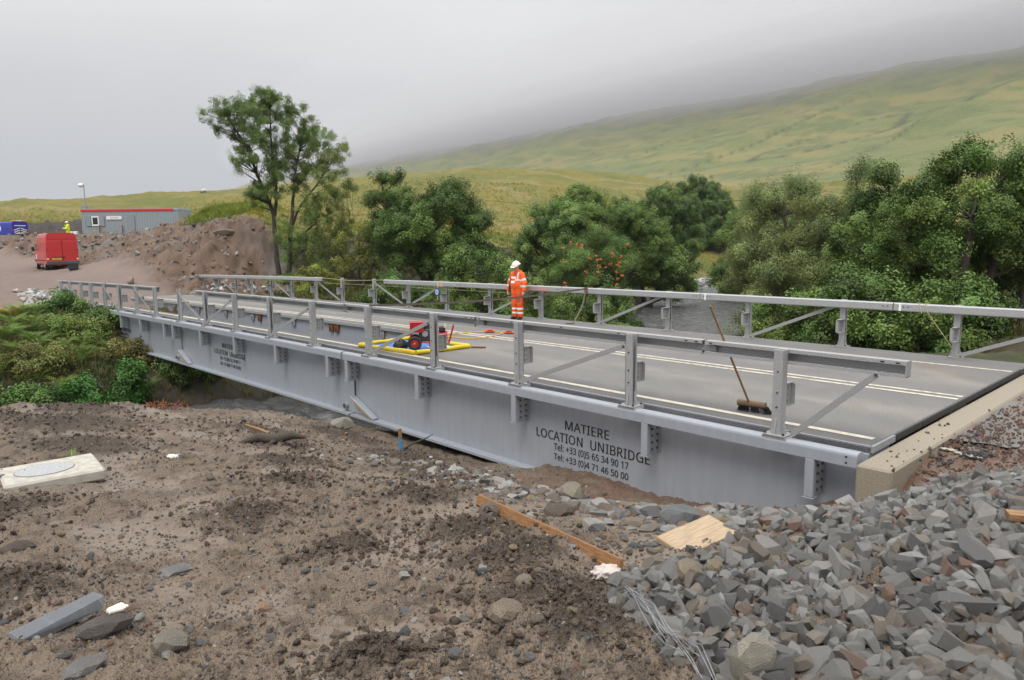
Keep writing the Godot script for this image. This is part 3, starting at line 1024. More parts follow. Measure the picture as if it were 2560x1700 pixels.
	var shrubs := [
		["dense low shrub under the far parapet, third post from the right", 9.9, 20.8, 1.5, 1.1, alder],
		["dense low shrub under the far parapet, second post from the right", 11.5, 19.6, 1.6, 1.15, alder],
		["low shrub under the far parapet beside the lower river edge", 9.6, 25.6, 1.3, 1.0, alder2],
		["rounded low shrub between the second and third far posts, farther back", 11.3, 23.0, 1.6, 1.5, alder],
		["low green shrub under the far parapet below the hanging tape reel", -3.6, 35.4, 1.8, 1.2, alder2],
		["low green shrub under the far parapet left of the worker's legs", -0.9, 33.6, 1.7, 1.2, alder2],
		["low green shrub under the far parapet right of the worker's legs", 1.7, 34.2, 1.7, 1.3, rowan],
		["low shrub hanging over the left water edge under the far parapet", 4.2, 37.5, 1.9, 1.3, alder2],
		["leafy round bush on the slope left below the bridge", -13.9, 24.0, 1.35, 0.95, Color(0.045, 0.125, 0.022)],
		["small leafy bush under the middle of the bridge", -9.3, 24.6, 0.6, 0.5, Color(0.045, 0.115, 0.022)],
		["low yellow green scrub beyond the far parapet left of the sapling", -11.6, 42.5, 1.6, 0.8, lime],
		["low shrub at the foot of the tall loose tree", -14.0, 45.0, 1.3, 0.7, rowan],
		["scrub at the far parapet behind its open gap", -6.6, 39.0, 1.5, 1.0, rowan],
		["low scrub bush on the fern slope above the leafy round bush", -17.2, 28.2, 0.9, 0.55, Color(0.14, 0.20, 0.05)],
		["dark low bush on the fern slope at the left edge, lowest of its kind", -15.9, 22.8, 0.8, 0.5, Color(0.09, 0.17, 0.04)],
		["olive low bush on the fern slope left of the leafy round bush", -16.6, 24.8, 0.9, 0.55, Color(0.15, 0.17, 0.05)],
		["dark scrub beneath the bridge, nearest the far river edge", -12.2, 26.6, 0.9, 0.5, Color(0.08, 0.14, 0.035)],
		["brownish scrub beneath the bridge below its second lettering", -14.6, 27.4, 0.9, 0.45, Color(0.14, 0.13, 0.045)],
		["green scrub beneath the bridge below its third lettering", -17.0, 30.0, 0.9, 0.5, Color(0.09, 0.16, 0.04)],
		["dark bush at the water's far bend, left of the rapids' head", 31.0, 131.0, 3.4, 2.2, Color(0.08, 0.14, 0.04)],
		["dark bush at the water's far bend, right of the rapids' head", 36.5, 133.0, 3.4, 2.4, Color(0.085, 0.15, 0.04)],
		["scrub under the far end of the bridge girder", -19.8, 31.6, 0.8, 0.5, Color(0.10, 0.18, 0.045)],
		["pale scrub on the knoll slope above the alders", 2.0, 66.0, 2.0, 1.2, lime],
		["green scrub patch on the knoll left of the round topped tree", 3.4, 80.0, 2.4, 1.3, Color(0.12, 0.16, 0.04)],
	]
	for a in shrubs:
		tree("shrub", a[0], Vector3(a[1], 0, -a[2]), [[Vector3(0, a[4] * 0.95, 0), Vector3(a[3], a[4], a[3] * 0.9)]], a[5], 900 + k * 13, 0, 1.5, 2, "shrubs on the river banks", 0.9, 0.03)
		k += 1
	# berries of the rowan
	rng.seed = 44
	var ball := SphereMesh.new()
	ball.radius = 0.042; ball.height = 0.084; ball.radial_segments = 6; ball.rings = 3
	var bx := []
	var bc := PackedColorArray()
	for i in 34:
		var c := Vector3(rr(-2.2, 2.2), rr(1.6, 5.0), rr(1.2, 2.3))
		for j in 5:
			bx.append(Transform3D(Basis(), c + Vector3(rr(-.1, .1), rr(-.07, .07), rr(-.1, .1))))
			bc.append(Color(0.62, rr(0.10, 0.17), 0.03))
	var bm := mat(Color.WHITE, 0.5)
	bm.vertex_color_use_as_albedo = true
	var bt := get_node("rowan_tree")
	scatter("berries", ball, bm, bx, bc, bt)

func tall_tree(base: Vector3, ells: Array) -> void:
	rng.seed = 93
	base.y = ground(base.x, -base.z) - 0.1
	var t := thing("tall_tree", "tall loose crowned tree with open branches against the grey sky", "tree", at(base), "trees along the river banks")
	var wood := MB.new()
	var stems := [
		[[0, 0, 0], [-.1, 2.2, .1], [-.15, 4.2, 0], [-.5, 5.4, .1], [-1.0, 6.8, .1], [-1.6, 8.4, 0], [-2.4, 9.8, -.1], [-3.0, 10.8, 0]],
		[[-.12, 4.1, 0], [0, 5.6, -.2], [-.05, 7.4, -.2], [-.1, 9.2, 0], [.0, 10.6, .1], [0, 12.0, 0]],
		[[.75, 0, .2], [.85, 2.4, .2], [1.05, 4.2, .1], [1.2, 5.8, 0], [1.5, 7.4, .2], [1.9, 9.0, 0], [2.2, 10.2, 0]],
		[[1.0, 3.6, .1], [1.8, 5.0, .4], [2.7, 6.0, .4], [3.5, 7.2, .2], [4.0, 8.0, 0]],
		[[.85, 2.0, .2], [1.6, 3.1, -.3], [2.6, 3.9, -.6], [3.7, 4.6, -.6], [4.9, 4.6, -.4]],
		[[.78, 1.0, .2], [1.6, 1.9, .5], [2.6, 2.2, .8], [3.6, 1.8, .8], [4.8, 1.6, .6]],
	]
	var rads := [0.19, 0.12, 0.17, 0.09, 0.08, 0.07]
	var nodes := []
	for k in stems.size():
		var path := PackedVector3Array()
		var rad := PackedFloat32Array()
		var cv := Curve3D.new()
		var st: Array = stems[k]
		for i in st.size():
			var a := Vector3(st[maxi(i - 1, 0)][0], st[maxi(i - 1, 0)][1], st[maxi(i - 1, 0)][2])
			var c := Vector3(st[mini(i + 1, st.size() - 1)][0], st[mini(i + 1, st.size() - 1)][1], st[mini(i + 1, st.size() - 1)][2])
			cv.add_point(Vector3(st[i][0], st[i][1], st[i][2]), (a - c) / 6.0, (c - a) / 6.0)
		var n := 16
		for i in n + 1:
			var u := float(i) / n
			path.append(cv.sample_baked(u * cv.get_baked_length()) + Vector3(rr(-.03, .03), 0, rr(-.03, .03)))
			rad.append(rads[k] * (1.0 - 0.80 * u) * (1.3 if i == 0 and k % 2 == 0 and k < 3 else 1.0))
			if i > 4 or k > 0:
				nodes.append([path[i], rad[i]])
		wood.tube(path, rad, 8)
	var lots := [[], [], []]
	var lc := [PackedColorArray(), PackedColorArray(), PackedColorArray()]
	var z := 0
	for e in ells:
		var c: Vector3 = e[0]
		var r: float = e[1].x
		for q in 13:
			var sub := c + Vector3(rng.randfn(), rng.randfn() * 0.85, rng.randfn()) * r * 0.85
			var best := 1e9
			var from := Vector3.ZERO
			var fr := 0.02
			for nd in nodes:
				var p: Vector3 = nd[0]
				var dd := p.distance_to(sub) + (1.2 if p.y > sub.y - 0.3 else 0.0)
				if dd < best:
					best = dd; from = p; fr = nd[1]
			var bend := from.lerp(sub, 0.5) + Vector3(rr(-.12, .12), rr(-.16, .04), rr(-.12, .12)) * best
			var lp := PackedVector3Array()
			var lr := PackedFloat32Array()
			for i in 6:
				var u := i / 5.0
				lp.append(from.lerp(bend, u).lerp(bend.lerp(sub, u), u))
				lr.append(maxf(fr * 0.5 * (1.0 - 0.8 * u), 0.010))
			wood.tube(lp, lr, 5, false)
			var tone := rr(0.8, 1.25)
			var warm := clampf((c.x - 1.0) * 0.08, 0.0, 0.35) if c.y < 8.5 else 0.0
			for i in int(5.0 * r * r + 7.0):
				var d2 := Vector3(rng.randfn(), rng.randfn(), rng.randfn()).normalized()
				var p2 := sub + d2 * (0.10 + r * 0.22) * absf(rng.randfn()) + (bend - sub) * 0.45 * rng.randf() * rng.randf()
				lots[z % 3].append(Transform3D(spin().scaled(Vector3.ONE * rr(0.55, 0.95)), p2))
				var v := tone * rr(0.8, 1.2)
				lc[z % 3].append(Color((0.140 + 0.18 * warm) * v, (0.215 + 0.07 * warm) * v, 0.060 * v))
				z += 1
				if i % 4 == 0:
					wood.rod(sub, p2, 0.010, 3, 0.005)
	part("trunk", wood.mesh(), M.bark, t)
	for k in 3:
		scatter("crown", twigs[k], M.leaf, lots[k], lc[k], t)

func build_ground_plants() -> void:
	rng.seed = 620
	var b := MB.new()
	for i in 14:
		var a := rr(0, TAU)
		var d := Vector3(cos(a), 0, sin(a))
		var p := d * rr(0.0, 0.10)
		var h := rr(0.22, 0.5)
		var lean := rr(0.1, 0.5)
		var s := Vector3(-d.z, 0, d.x) * 0.010
		var m := p + Vector3(0, h * 0.6, 0) + d * lean * h * 0.4
		var tip := p + Vector3(0, h, 0) + d * lean * h * 1.1
		b.quad(p - s, p + s, m + s * 0.8, m - s * 0.8)
		b.tri(m - s * 0.8, m + s * 0.8, tip)
	tuft = b.mesh()
	b = MB.new()
	for f in 9:
		var a := TAU * f / 9.0 + rr(-0.3, 0.3)
		var d := Vector3(cos(a), 0, sin(a))
		var sd := Vector3(-d.z, 0, d.x)
		var ln := rr(0.6, 1.0)
		var rise := rr(1.0, 1.5)
		var prev := Vector3.ZERO
		for i in 16:
			var t := (i + 1) / 16.0
			var p := d * ln * (0.25 * t + 0.55 * t * t) + Vector3(0, ln * rise * (0.95 * t - 0.50 * t * t), 0)
			var fw := (p - prev).normalized()
			var w := 0.20 * ln * sin(PI * clampf(t * 0.80 + 0.18, 0, 1))
			for sgn in [-1.0, 1.0]:
				var q: Vector3 = p + sd * sgn * w + fw * w * 0.55 - Vector3(0, w * 0.25, 0)
				var m: Vector3 = prev.lerp(p, 0.45)
				b.tri(prev, m, q) if sgn > 0 else b.tri(prev, q, m)
			prev = p
	fern = b.mesh()
	# bracken on the slope left below the bridge
	var xs := []
	var cs := PackedColorArray()
	var gx := []
	var gc := PackedColorArray()
	for i in 5200:
		var x := rr(-30, -6)
		var z := rr(17, 37)
		var s := s_of(x, z)
		if ground_class(x, z) != 1 or s < 20.0 or sample(6, x, z) < 5.2:
			continue
		var y := surface_y(x, z)
		var under := w_of(x, z) > -0.3
		var dens := nf.get_noise_2d(x * 0.25, z * 0.25)
		if dens > -0.05 and not under and x < -10.5 and rng.randf() < 0.42:
			xs.append(Transform3D(Basis(Vector3.UP, rr(0, TAU)).scaled(Vector3.ONE * rr(0.7, 1.35)), Vector3(x, y - 0.03, -z)))
			var m := rng.randf()
			cs.append(Color(0.10, 0.19, 0.035).lerp(Color(0.17, 0.24, 0.05), rng.randf()) if m < 0.93 else Color(0.32, 0.24, 0.04) if m < 0.975 else Color(0.20, 0.11, 0.03))
		elif rng.randf() < 0.8:
			gx.append(Transform3D(Basis(Vector3.UP, rr(0, TAU)).scaled(Vector3.ONE * rr(0.5, 1.0)), Vector3(x, y - 0.03, -z)))
			gc.append(Color(0.10, 0.14, 0.03).lerp(Color(0.20, 0.13, 0.05), rng.randf()))
	var o := scatter(numbered("bracken"), fern, M.grassm, xs, cs, self)
	tag(o, "bracken ferns covering the slope left below the bridge", "ferns", "", "stuff")
	# grass: banks, the top of the spoil heap, the knoll
	for i in 60000:
		var a := rr(-0.68, 0.64)
		var r := exp(rr(log(26.0), log(150.0)))
		var x := r * sin(a)
		var z := r * cos(a)
		var c := ground_class(x, z)
		if c == 3 and r > 100.0 and rng.randf() < 0.5 or c != 1 and c != 3 or sample(6, x, z) < 5.6:
			continue
		if c == 1 and w_of(x, z) < 9.5 and w_of(x, z) > -1.0:
			continue
		var sc := rr(0.45, 0.85) * (1.0 + r * 0.003)
		gx.append(Transform3D(Basis(Vector3.UP, rr(0, TAU)).scaled(Vector3(sc * 1.5, sc, sc * 1.5)), Vector3(x, surface_y(x, z) - 0.04, -z)))
		var k := ground_color(c, x, z, r)
		var v := rr(0.8, 1.25)
		gc.append(Color(k.r * v * 1.02, k.g * v * 1.08, k.b * v * 0.9))
	for i in 2600:          # the green top of the spoil heap
		var p := Vector2(rr(-25.5, -17.8), rr(53.0, 60.0))
		if ((p.x + 21.6) / 3.7) ** 2 + ((p.y - 56.5) / 3.4) ** 2 > 1.0:
			continue
		gx.append(Transform3D(Basis(Vector3.UP, rr(0, TAU)).scaled(Vector3.ONE * rr(0.8, 1.5)), Vector3(p.x, surface_y(p.x, p.y) - 0.05, -p.y)))
		gc.append(Color(0.15, 0.24, 0.035).lerp(Color(0.25, 0.26, 0.05), rng.randf()))
	var g := scatter(numbered("grass"), tuft, M.grassm, gx, gc, self)
	tag(g, "rough grass tufts on the banks, the spoil heap and the knoll", "grass", "", "stuff")

# ------------------------------------------------------------------ the bridge
# local frame of the bridge: x along it (s), y up, z across it (w)
const JOINTS := [-0.56, 10.75, 22.1, 33.4, 38.6]
const POSTS := [0.44, 2.70, 5.06, 7.42, 9.77, 12.25, 14.58, 16.88, 19.14, 21.43, 23.96, 26.18, 28.36, 30.62, 32.77, 34.56, 36.72, 38.6]
const FAR_POSTS := [-1.65, 0.69, 2.95, 5.25, 7.60, 10.01, 12.46, 14.90, 17.33, 19.78, 22.23, 24.83, 27.25, 29.65, 32.01, 34.40, 36.48, 38.9, 41.2]
const BRACKETS := [-0.02, 2.37, 5.09, 7.89, 10.58, 11.45, 14.17, 16.85, 19.49, 22.02, 22.93, 25.59, 28.11, 30.74, 33.05, 33.93, 36.42, 38.45]
const FAR_W := 8.10

func sp(s: float, y: float, w: float) -> Vector3:      # a point of the bridge in its own frame
	return Vector3(s, y + hog(s), w)

# a beam along the bridge with the given outline (w, y), in pieces short enough to follow the camber
func beam(b: MB, outline: Array, s0: float, s1: float, bend := true) -> void:
	var n := maxi(1, int(absf(s1 - s0) / 2.9)) if bend else 1
	var m := outline.size()
	var area := 0.0
	for i in m:
		var p: Vector2 = outline[i]
		var q: Vector2 = outline[(i + 1) % m]
		area += p.cross(q)
	for k in n:
		var a := lerpf(s0, s1, float(k) / n)
		var c := lerpf(s0, s1, float(k + 1) / n)
		for i in m:
			var p: Vector2 = outline[i]
			var q: Vector2 = outline[(i + 1) % m]
			# outline anticlockwise seen with w to the right and y up
			if area > 0.0:
				b.quad(sp(a, p.y, p.x), sp(c, p.y, p.x), sp(c, q.y, q.x), sp(a, q.y, q.x))
			else:
				b.quad(sp(a, p.y, p.x), sp(a, q.y, q.x), sp(c, q.y, q.x), sp(c, p.y, p.x))
	var poly := PackedVector2Array(outline)
	var t := Geometry2D.triangulate_polygon(poly)
	for e in [[s0, -1.0], [s1, 1.0]]:
		for i in range(0, t.size(), 3):
			var p0 := sp(e[0], poly[t[i]].y, poly[t[i]].x)
			var p1 := sp(e[0], poly[t[i + 1]].y, poly[t[i + 1]].x)
			var p2 := sp(e[0], poly[t[i + 2]].y, poly[t[i + 2]].x)
			if (p1 - p0).cross(p2 - p0).x * e[1] < 0.0:
				b.tri(p0, p2, p1)
			else:
				b.tri(p0, p1, p2)

func rect(w0: float, w1: float, y0: float, y1: float) -> Array:
	return [Vector2(w0, y0), Vector2(w1, y0), Vector2(w1, y1), Vector2(w0, y1)]

# a channel 0.15 high, open towards -w (side = -1) or +w
func channel(w0: float, w1: float, y0: float, y1: float, t: float, lip: float, side: float) -> Array:
	var o := []
	if side < 0.0:
		o = [Vector2(w0, y0), Vector2(w1 - 0.02, y0), Vector2(w1, y0 + 0.02), Vector2(w1, y1 - 0.02), Vector2(w1 - 0.02, y1), Vector2(w0, y1), Vector2(w0, y1 - lip), Vector2(w0 + t, y1 - lip), Vector2(w0 + t, y1 - t), Vector2(w1 - t, y1 - t), Vector2(w1 - t, y0 + t), Vector2(w0 + t, y0 + t), Vector2(w0 + t, y0 + lip), Vector2(w0, y0 + lip)]
	else:
		for p in channel(-w1, -w0, y0, y1, t, lip, -1.0):
			o.append(Vector2(-p.x, p.y))
		o.reverse()
	return o

func text_on_girder(words: String, s_left: float, s_right: float, y_base: float, cap: float, parent: Node3D, w := 0.1955) -> void:
	var f := SystemFont.new()
	f.font_names = PackedStringArray(["Droid Sans"])
	var t := TextMesh.new()
	t.font = f
	t.text = words
	t.font_size = 64
	t.pixel_size = 0.01
	t.depth = 0.004
	t.horizontal_alignment = HORIZONTAL_ALIGNMENT_LEFT
	t.vertical_alignment = VERTICAL_ALIGNMENT_BOTTOM
	var bb2 := t.get_aabb()
	var probe := TextMesh.new()
	probe.font = f; probe.text = "H"; probe.font_size = 64; probe.pixel_size = 0.01; probe.depth = 0.004
	var kx := (s_left - s_right) / bb2.size.x
	var ky := cap / probe.get_aabb().size.y
	# glyphs are baked into one mesh with their size, so that nothing is stretched as a node
	var src := t.get_mesh_arrays()
	var vv: PackedVector3Array = src[Mesh.ARRAY_VERTEX]
	var low := 1e9
	for p in vv:
		low = minf(low, p.y)
	var base_drop := 0.0
	if "(" in words or "," in words:      # brackets hang below the line
		base_drop = 0.155 * cap / ky
	var b := MB.new()
	var idx: PackedInt32Array = src[Mesh.ARRAY_INDEX]
	for i in range(0, idx.size(), 3):
		var q: Array[Vector3] = []
		for j in 3:
			var p := vv[idx[i + j]]
			q.append(Vector3(s_left - (p.x - bb2.position.x) * kx, y_base + (p.y - low - base_drop) * ky + hog(s_left - (p.x - bb2.position.x) * kx), w - (p.z + 0.002)))
		b.tri(q[0], q[2], q[1])
	part("lettering", b.mesh(), M.ink, parent)

func bolt_at(b: MB, p: Vector3, axis: Vector3, r := 0.014, h := 0.014) -> void:
	b.rod(p, p + axis * h, r, 6)

func post_mesh(open_low: bool) -> Array:      # [post, base plates, bolts]
	var b := MB.new()
	var o := -1.0 if open_low else 1.0
	var y0 := 0.035
	var t := 0.012
	b.box(Vector3(-o * 0.055, (y0 + 1.08) / 2, 0), Vector3(t, 1.08 - y0, 0.12), Transform3D(), 0.003)       # web
	for sd in [-1.0, 1.0]:
		b.box(Vector3(0.0, (y0 + 1.08) / 2, sd * 0.054), Vector3(0.122, 1.08 - y0, t), Transform3D(), 0.003)
		b.box(Vector3(o * 0.056, (y0 + 1.08) / 2, sd * 0.040), Vector3(t - 0.002, 1.079 - y0, 0.022), Transform3D(), 0.003)
	# gussets that flare towards the base plate
	for sd in [-1.0, 1.0]:
		b.prism(PackedVector2Array([Vector2(0.06, y0), Vector2(0.115, y0), Vector2(0.06, 0.24)]), Transform3D(Basis(Vector3(sd, 0, 0), Vector3.UP, Vector3(0, 0, sd)), Vector3(0, 0, 0)), -0.006, 0.006)
	b.prism(PackedVector2Array([Vector2(0.06, y0), Vector2(0.105, y0), Vector2(0.06, 0.24)]), Transform3D(Basis(Vector3(0, 0, -1), Vector3.UP, Vector3(1, 0, 0)), Vector3.ZERO), -0.006, 0.006)
	var p := MB.new()
	p.box(Vector3(0, 0.024, 0.0), Vector3(0.28, 0.022, 0.25), Transform3D(), 0.004)
	p.box(Vector3(0, -0.002, 0.005), Vector3(0.31, 0.026, 0.24), Transform3D(), 0.004)
	var q := MB.new()
	for sx in [-1.0, 1.0]:
		for sz in [-1.0, 1.0]:
			bolt_at(q, Vector3(sx * 0.115, 0.034, sz * 0.10), Vector3.UP, 0.016, 0.03)
	for yy in [0.42, 0.60, 0.86]:
		bolt_at(q, Vector3(o * 0.03, yy, -0.047), Vector3(0, 0, 1), 0.015, 0.02)
		bolt_at(q, Vector3(0.0, yy - 0.05, -0.06), Vector3(0, 0, -1), 0.013, 0.008)
	return [b.mesh(), p.mesh(), q.mesh()]

func rail_bracket_mesh(side: float) -> ArrayMesh:     # the stub that carries a middle rail, towards the road (side * w)
	var b := MB.new()
	b.box(Vector3(0, 0.50, side * 0.165), Vector3(0.012, 0.27, 0.21), Transform3D(), 0.003)
	b.box(Vector3(0.02, 0.642, side * 0.17), Vector3(0.09, 0.012, 0.24), Transform3D(), 0.003)
	b.box(Vector3(0.02, 0.358, side * 0.18), Vector3(0.09, 0.012, 0.25), Transform3D(), 0.003)
	b.box(Vector3(-0.03, 0.50, side * 0.262), Vector3(0.05, 0.26, 0.012), Transform3D(), 0.003)
	return b.mesh()

func slots_mesh(side: float) -> ArrayMesh:
	var b := MB.new()
	for yy in [0.42, 0.50, 0.58]:
		for zz in [0.11, 0.165]:
			b.box(Vector3(0, yy, side * zz), Vector3(0.0145, 0.036, 0.013))
	return b.mesh()

func build_bridge() -> void:
	rng.seed = 900
	var br := thing("steel_bridge", "long grey steel road bridge with galvanised parapets spanning the river", "bridge", bridge_xf())
	# ---- near girder, one module after another
	for k in 4:
		var s0: float = JOINTS[k] + (0.0 if k == 0 else 0.04)
		var s1: float = JOINTS[k + 1] - 0.04
		var b := MB.new()
		beam(b, rect(0.20, 0.86, -1.46, -0.075), s0, s1)
		var g := part("girder", b.mesh(), M.grey_paint, br)
		b = MB.new()
		beam(b, rect(0.015, 0.90, -1.505, -1.462), s0, s1)
		beam(b, [Vector2(0.02, -1.462), Vector2(0.198, -1.462), Vector2(0.198, -1.45), Vector2(0.02, -1.456)], s0 + 0.3, s1 - 0.3)
		part("bottom_flange", b.mesh(), M.grey_paint, g)
		# edge beam outside the web, a tube with rounded shoulders
		b = MB.new()
		beam(b, [Vector2(-0.125, -0.165), Vector2(0.05, -0.165), Vector2(0.05, -0.025), Vector2(0.035, -0.006), Vector2(0.01, 0.0), Vector2(-0.085, 0.0), Vector2(-0.105, -0.006), Vector2(-0.119, -0.020), Vector2(-0.125, -0.042)], s0, s1)
		part("edge_beam", b.mesh(), M.grey_paint, g)
		if k == 0:
			b = MB.new()
			for q in [[-0.44, -0.055], [-0.44, -0.125]]:
				b.rod(sp(q[0], q[1], -0.1255), sp(q[0], q[1], -0.128), 0.013, 10)
			part("bolt_hole", b.mesh(), M.dark_gap, g)
		if k > 0:
			# pin joint with the module before
			var j: float = JOINTS[k]
			b = MB.new()
			b.prism(PackedVector2Array([Vector2(-1.0, -1.45), Vector2(1.02, -1.45), Vector2(0.55, -1.20), Vector2(0.12, -1.05), Vector2(-0.04, -1.05)]), Transform3D(Basis(), Vector3(j, hog(j), 0.181)), -0.012, 0.012)
			part("joint_plate", b.mesh(), M.grey_paint, g)
			b = MB.new()
			b.bar(sp(j - 0.02, -1.06, 0.10), sp(j - 0.98, -1.44, 0.10), 0.05, 0.14, Vector3(0, 0, 1))
			part("joint_rib", b.mesh(), M.grey_paint, g)
			b = MB.new()
			b.bar(sp(j - 0.16, -1.16, 0.072), sp(j - 0.86, -1.425, 0.072), 0.020, 0.10, Vector3(0, 0, 1))
			b.box(sp(j - 0.17, -1.28, 0.166), Vector3(0.012, 0.22, 0.004))
			part("rust_streak", b.mesh(), tmat(L(0.42, 0.27, 0.06), 0.8, TX.grit, 0.2, null, 0, false), g)
			b = MB.new()
			b.rod(sp(j + 0.33, -1.33, 0.17), sp(j + 0.33, -1.33, 0.09), 0.075, 16)
			var pin := part("pin", b.mesh(), M.galv_dull, g)
			b = MB.new()
			b.rod(sp(j + 0.33, -1.33, 0.09), sp(j + 0.33, -1.33, 0.078), 0.052, 16)
			part("pin_cap", b.mesh(), M.bolt, g)
			b = MB.new()
			beam(b, rect(0.215, 0.80, -1.44, -0.10), j - 0.04, j + 0.04, false)
			part("joint_gap", b.mesh(), M.dark_gap, g)
	# lettering, as on each long module
	var gs := []
	for c in br.get_children():
		if String(c.name).begins_with("girder"): gs.append(c)
	for k in 3:
		var o: float = [0.0, 14.33, 25.42][k]
		text_on_girder("MATIERE", 4.18 + o, 3.26 + o, -0.655, 0.148, gs[k])
		text_on_girder("LOCATION  UNIBRIDGE", 4.84 + o, 2.49 + o, -0.885, 0.152, gs[k])
		text_on_girder("Tel: +33 (0)5 65 34 90 17", 4.43 + o, 2.88 + o, -1.05, 0.108, gs[k])
		text_on_girder("Tel: +33 (0)4 71 46 50 00", 4.43 + o, 2.88 + o, -1.218, 0.104, gs[k])
	# ---- outrigger brackets under the edge beam
	var b := MB.new()
	b.box(Vector3(0, -0.405, -0.083), Vector3(0.115, 0.478, 0.085), Transform3D(), 0.010)
	b.box(Vector3(0, -0.648, -0.083), Vector3(0.135, 0.010, 0.115), Transform3D(), 0.002)
	var arm := b.mesh()
	b = MB.new()
	b.box(Vector3(-0.035, -0.425, 0.08), Vector3(0.014, 0.45, 0.235), Transform3D(), 0.003)
	b.box(Vector3(-0.055, -0.425, 0.185), Vector3(0.03, 0.45, 0.014), Transform3D(), 0.003)
	b.bar(Vector3(-0.043, -0.19, 0.19), Vector3(-0.043, -0.23, 0.0), 0.03, 0.006, Vector3(1, 0, 0))
	var plate := b.mesh()
	b = MB.new()
	for i in 4:
		for z in [-0.0, 0.125]:
			bolt_at(b, Vector3(-0.042, -0.27 - i * 0.098, z + 0.012), Vector3(-1, 0, 0), 0.018, 0.016)
	var plate_bolts := b.mesh()
	for s in BRACKETS:
		var o := part("outrigger_bracket", arm, M.grey_paint, br, Transform3D(Basis(), sp(s, 0, 0)))
		part("connection_plate", plate, M.grey_dull, o)
		part("bolts", plate_bolts, M.bolt, o)
	# ---- deck
	build_deck(br)
	# ---- parapets
	var mesh_a := post_mesh(false)
	var mesh_b := post_mesh(true)
	for i in POSTS.size():
		var m: Array = mesh_b if i in [1, 3, 6, 8, 12] else mesh_a
		var o := part("parapet_post", m[0], M.galv, br, Transform3D(Basis(), sp(POSTS[i], 0.0, -0.005)))
		part("base_plate", m[1], M.galv_dull, o)
		part("bolts", m[2], M.bolt, o)
		var rb := part("rail_bracket", rail_bracket_mesh(1.0), M.galv_dull, o, Transform3D(Basis(), Vector3(0.0 if i % 2 else -0.02, 0, 0)))
		part("bracket_slots", slots_mesh(1.0), M.bolt, o, rb.transform)
	for i in FAR_POSTS.size():
		var m: Array = mesh_b if i % 3 == 0 else mesh_a
		var o := part("parapet_post", m[0], M.galv, br, Transform3D(Basis(Vector3.UP, PI), sp(FAR_POSTS[i], 0.0, FAR_W)))
		part("base_plate", m[1], M.galv_dull, o)
		part("bolts", m[2], M.bolt, o)
		var rb := part("rail_bracket", rail_bracket_mesh(1.0), M.galv_dull, o)
		part("bracket_slots", slots_mesh(1.0), M.bolt, o, rb.transform)
	# near rail: channels open outwards, in pieces
	for sg in [[-0.95, 1.54, 0], [1.58, 6.24, 0], [6.28, 10.93, 0], [10.75, 15.4, 1], [15.42, 20.3, 1], [24.03, 28.4, 1], [28.43, 33.2, 1], [33.23, 40.1, 1]]:
		b = MB.new()
		var lift := 0.0 if sg[2] == 0 else -0.012
		beam(b, channel(0.062, 0.205, 0.895 + lift, 1.078 + lift, 0.010, 0.044, -1.0), sg[0], sg[1])
		if sg[0] < 0.0:
			b.box(sp(-0.945, 0.99, 0.135), Vector3(0.012, 0.172, 0.142))
		var r := part("parapet_rail", b.mesh(), M.galv, br)
		b = MB.new()
		var s: float = sg[0] + 0.25
		while s < sg[1]:
			b.box(sp(s, 1.052 + lift, 0.0615), Vector3(0.045, 0.016, 0.003))
			s += 1.16
		b.box(sp(sg[0] + 0.09, 1.052 + lift, 0.0615), Vector3(0.045, 0.016, 0.003))
		b.box(sp(sg[1] - 0.09, 1.052 + lift, 0.0615), Vector3(0.045, 0.016, 0.003))
		part("rail_slots", b.mesh(), M.dark_gap, r)
	for j in [1.56, 6.26]:
		b = MB.new()
		b.box(sp(j, 0.975, 0.15), Vector3(0.30, 0.085, 0.03), Transform3D(), 0.004)
		part("rail_splice", b.mesh(), M.galv_dull, br)
	# far rail: closed face to the road
	for sg in [[-6.5, 1.845, 0], [1.865, 6.50, 0], [6.52, 11.37, 0], [11.39, 16.28, 0], [16.30, 21.21, 0], [26.24, 34.2, 1], [34.22, 42.1, 1]]:
		b = MB.new()
		beam(b, channel(FAR_W - 0.205, FAR_W - 0.062, 0.905, 1.075, 0.010, 0.048, 1.0), sg[0], sg[1])
		var r := part("parapet_rail", b.mesh(), M.galv, br)
		b = MB.new()
		for e in [sg[0] + 0.10, sg[0] + 0.19, sg[1] - 0.10, sg[1] - 0.19, sg[1] - 0.28]:
			bolt_at(b, sp(e, 1.0, FAR_W - 0.205), Vector3(0, 0, -1), 0.014, 0.010)
		part("bolts", b.mesh(), M.bolt, r)
	# white caps left on two rail joints
	for j in [1.72, 6.36]:
		b = MB.new()
		b.box(sp(j, 0.99, FAR_W - 0.21), Vector3(0.05, 0.16, 0.014), Transform3D(), 0.004)
		part("joint_cap", b.mesh(), M.white, br)
	# braces
	for e in [[0.30, 0.06, -0.72, 0.93], [5.06, 0.06, 2.76, 0.90], [9.77, 0.06, 7.48, 0.90], [14.58, 0.06, 12.3, 0.90], [19.14, 0.06, 16.95, 0.90], [21.43, 0.95, 19.25, 0.06], [26.18, 0.95, 24.05, 0.06], [30.62, 0.95, 28.45, 0.06], [36.72, 0.95, 34.65, 0.06]]:
		b = MB.new()
		b.bar(sp(e[0] - 0.06, e[1], -0.066), sp(e[2] + 0.02, e[3], -0.066), 0.072, 0.012, Vector3(0, 0, 1))
		var o := part("brace", b.mesh(), M.galv_dull, br)
		b = MB.new()
		var tp := sp(e[2] + 0.03, e[3] - 0.012, -0.072) if e[3] > e[1] else sp(e[0] - 0.08, e[1] - 0.012, -0.072)
		bolt_at(b, tp, Vector3(0, 0, -1), 0.020, 0.014)
		part("bolts", b.mesh(), M.bolt, o)
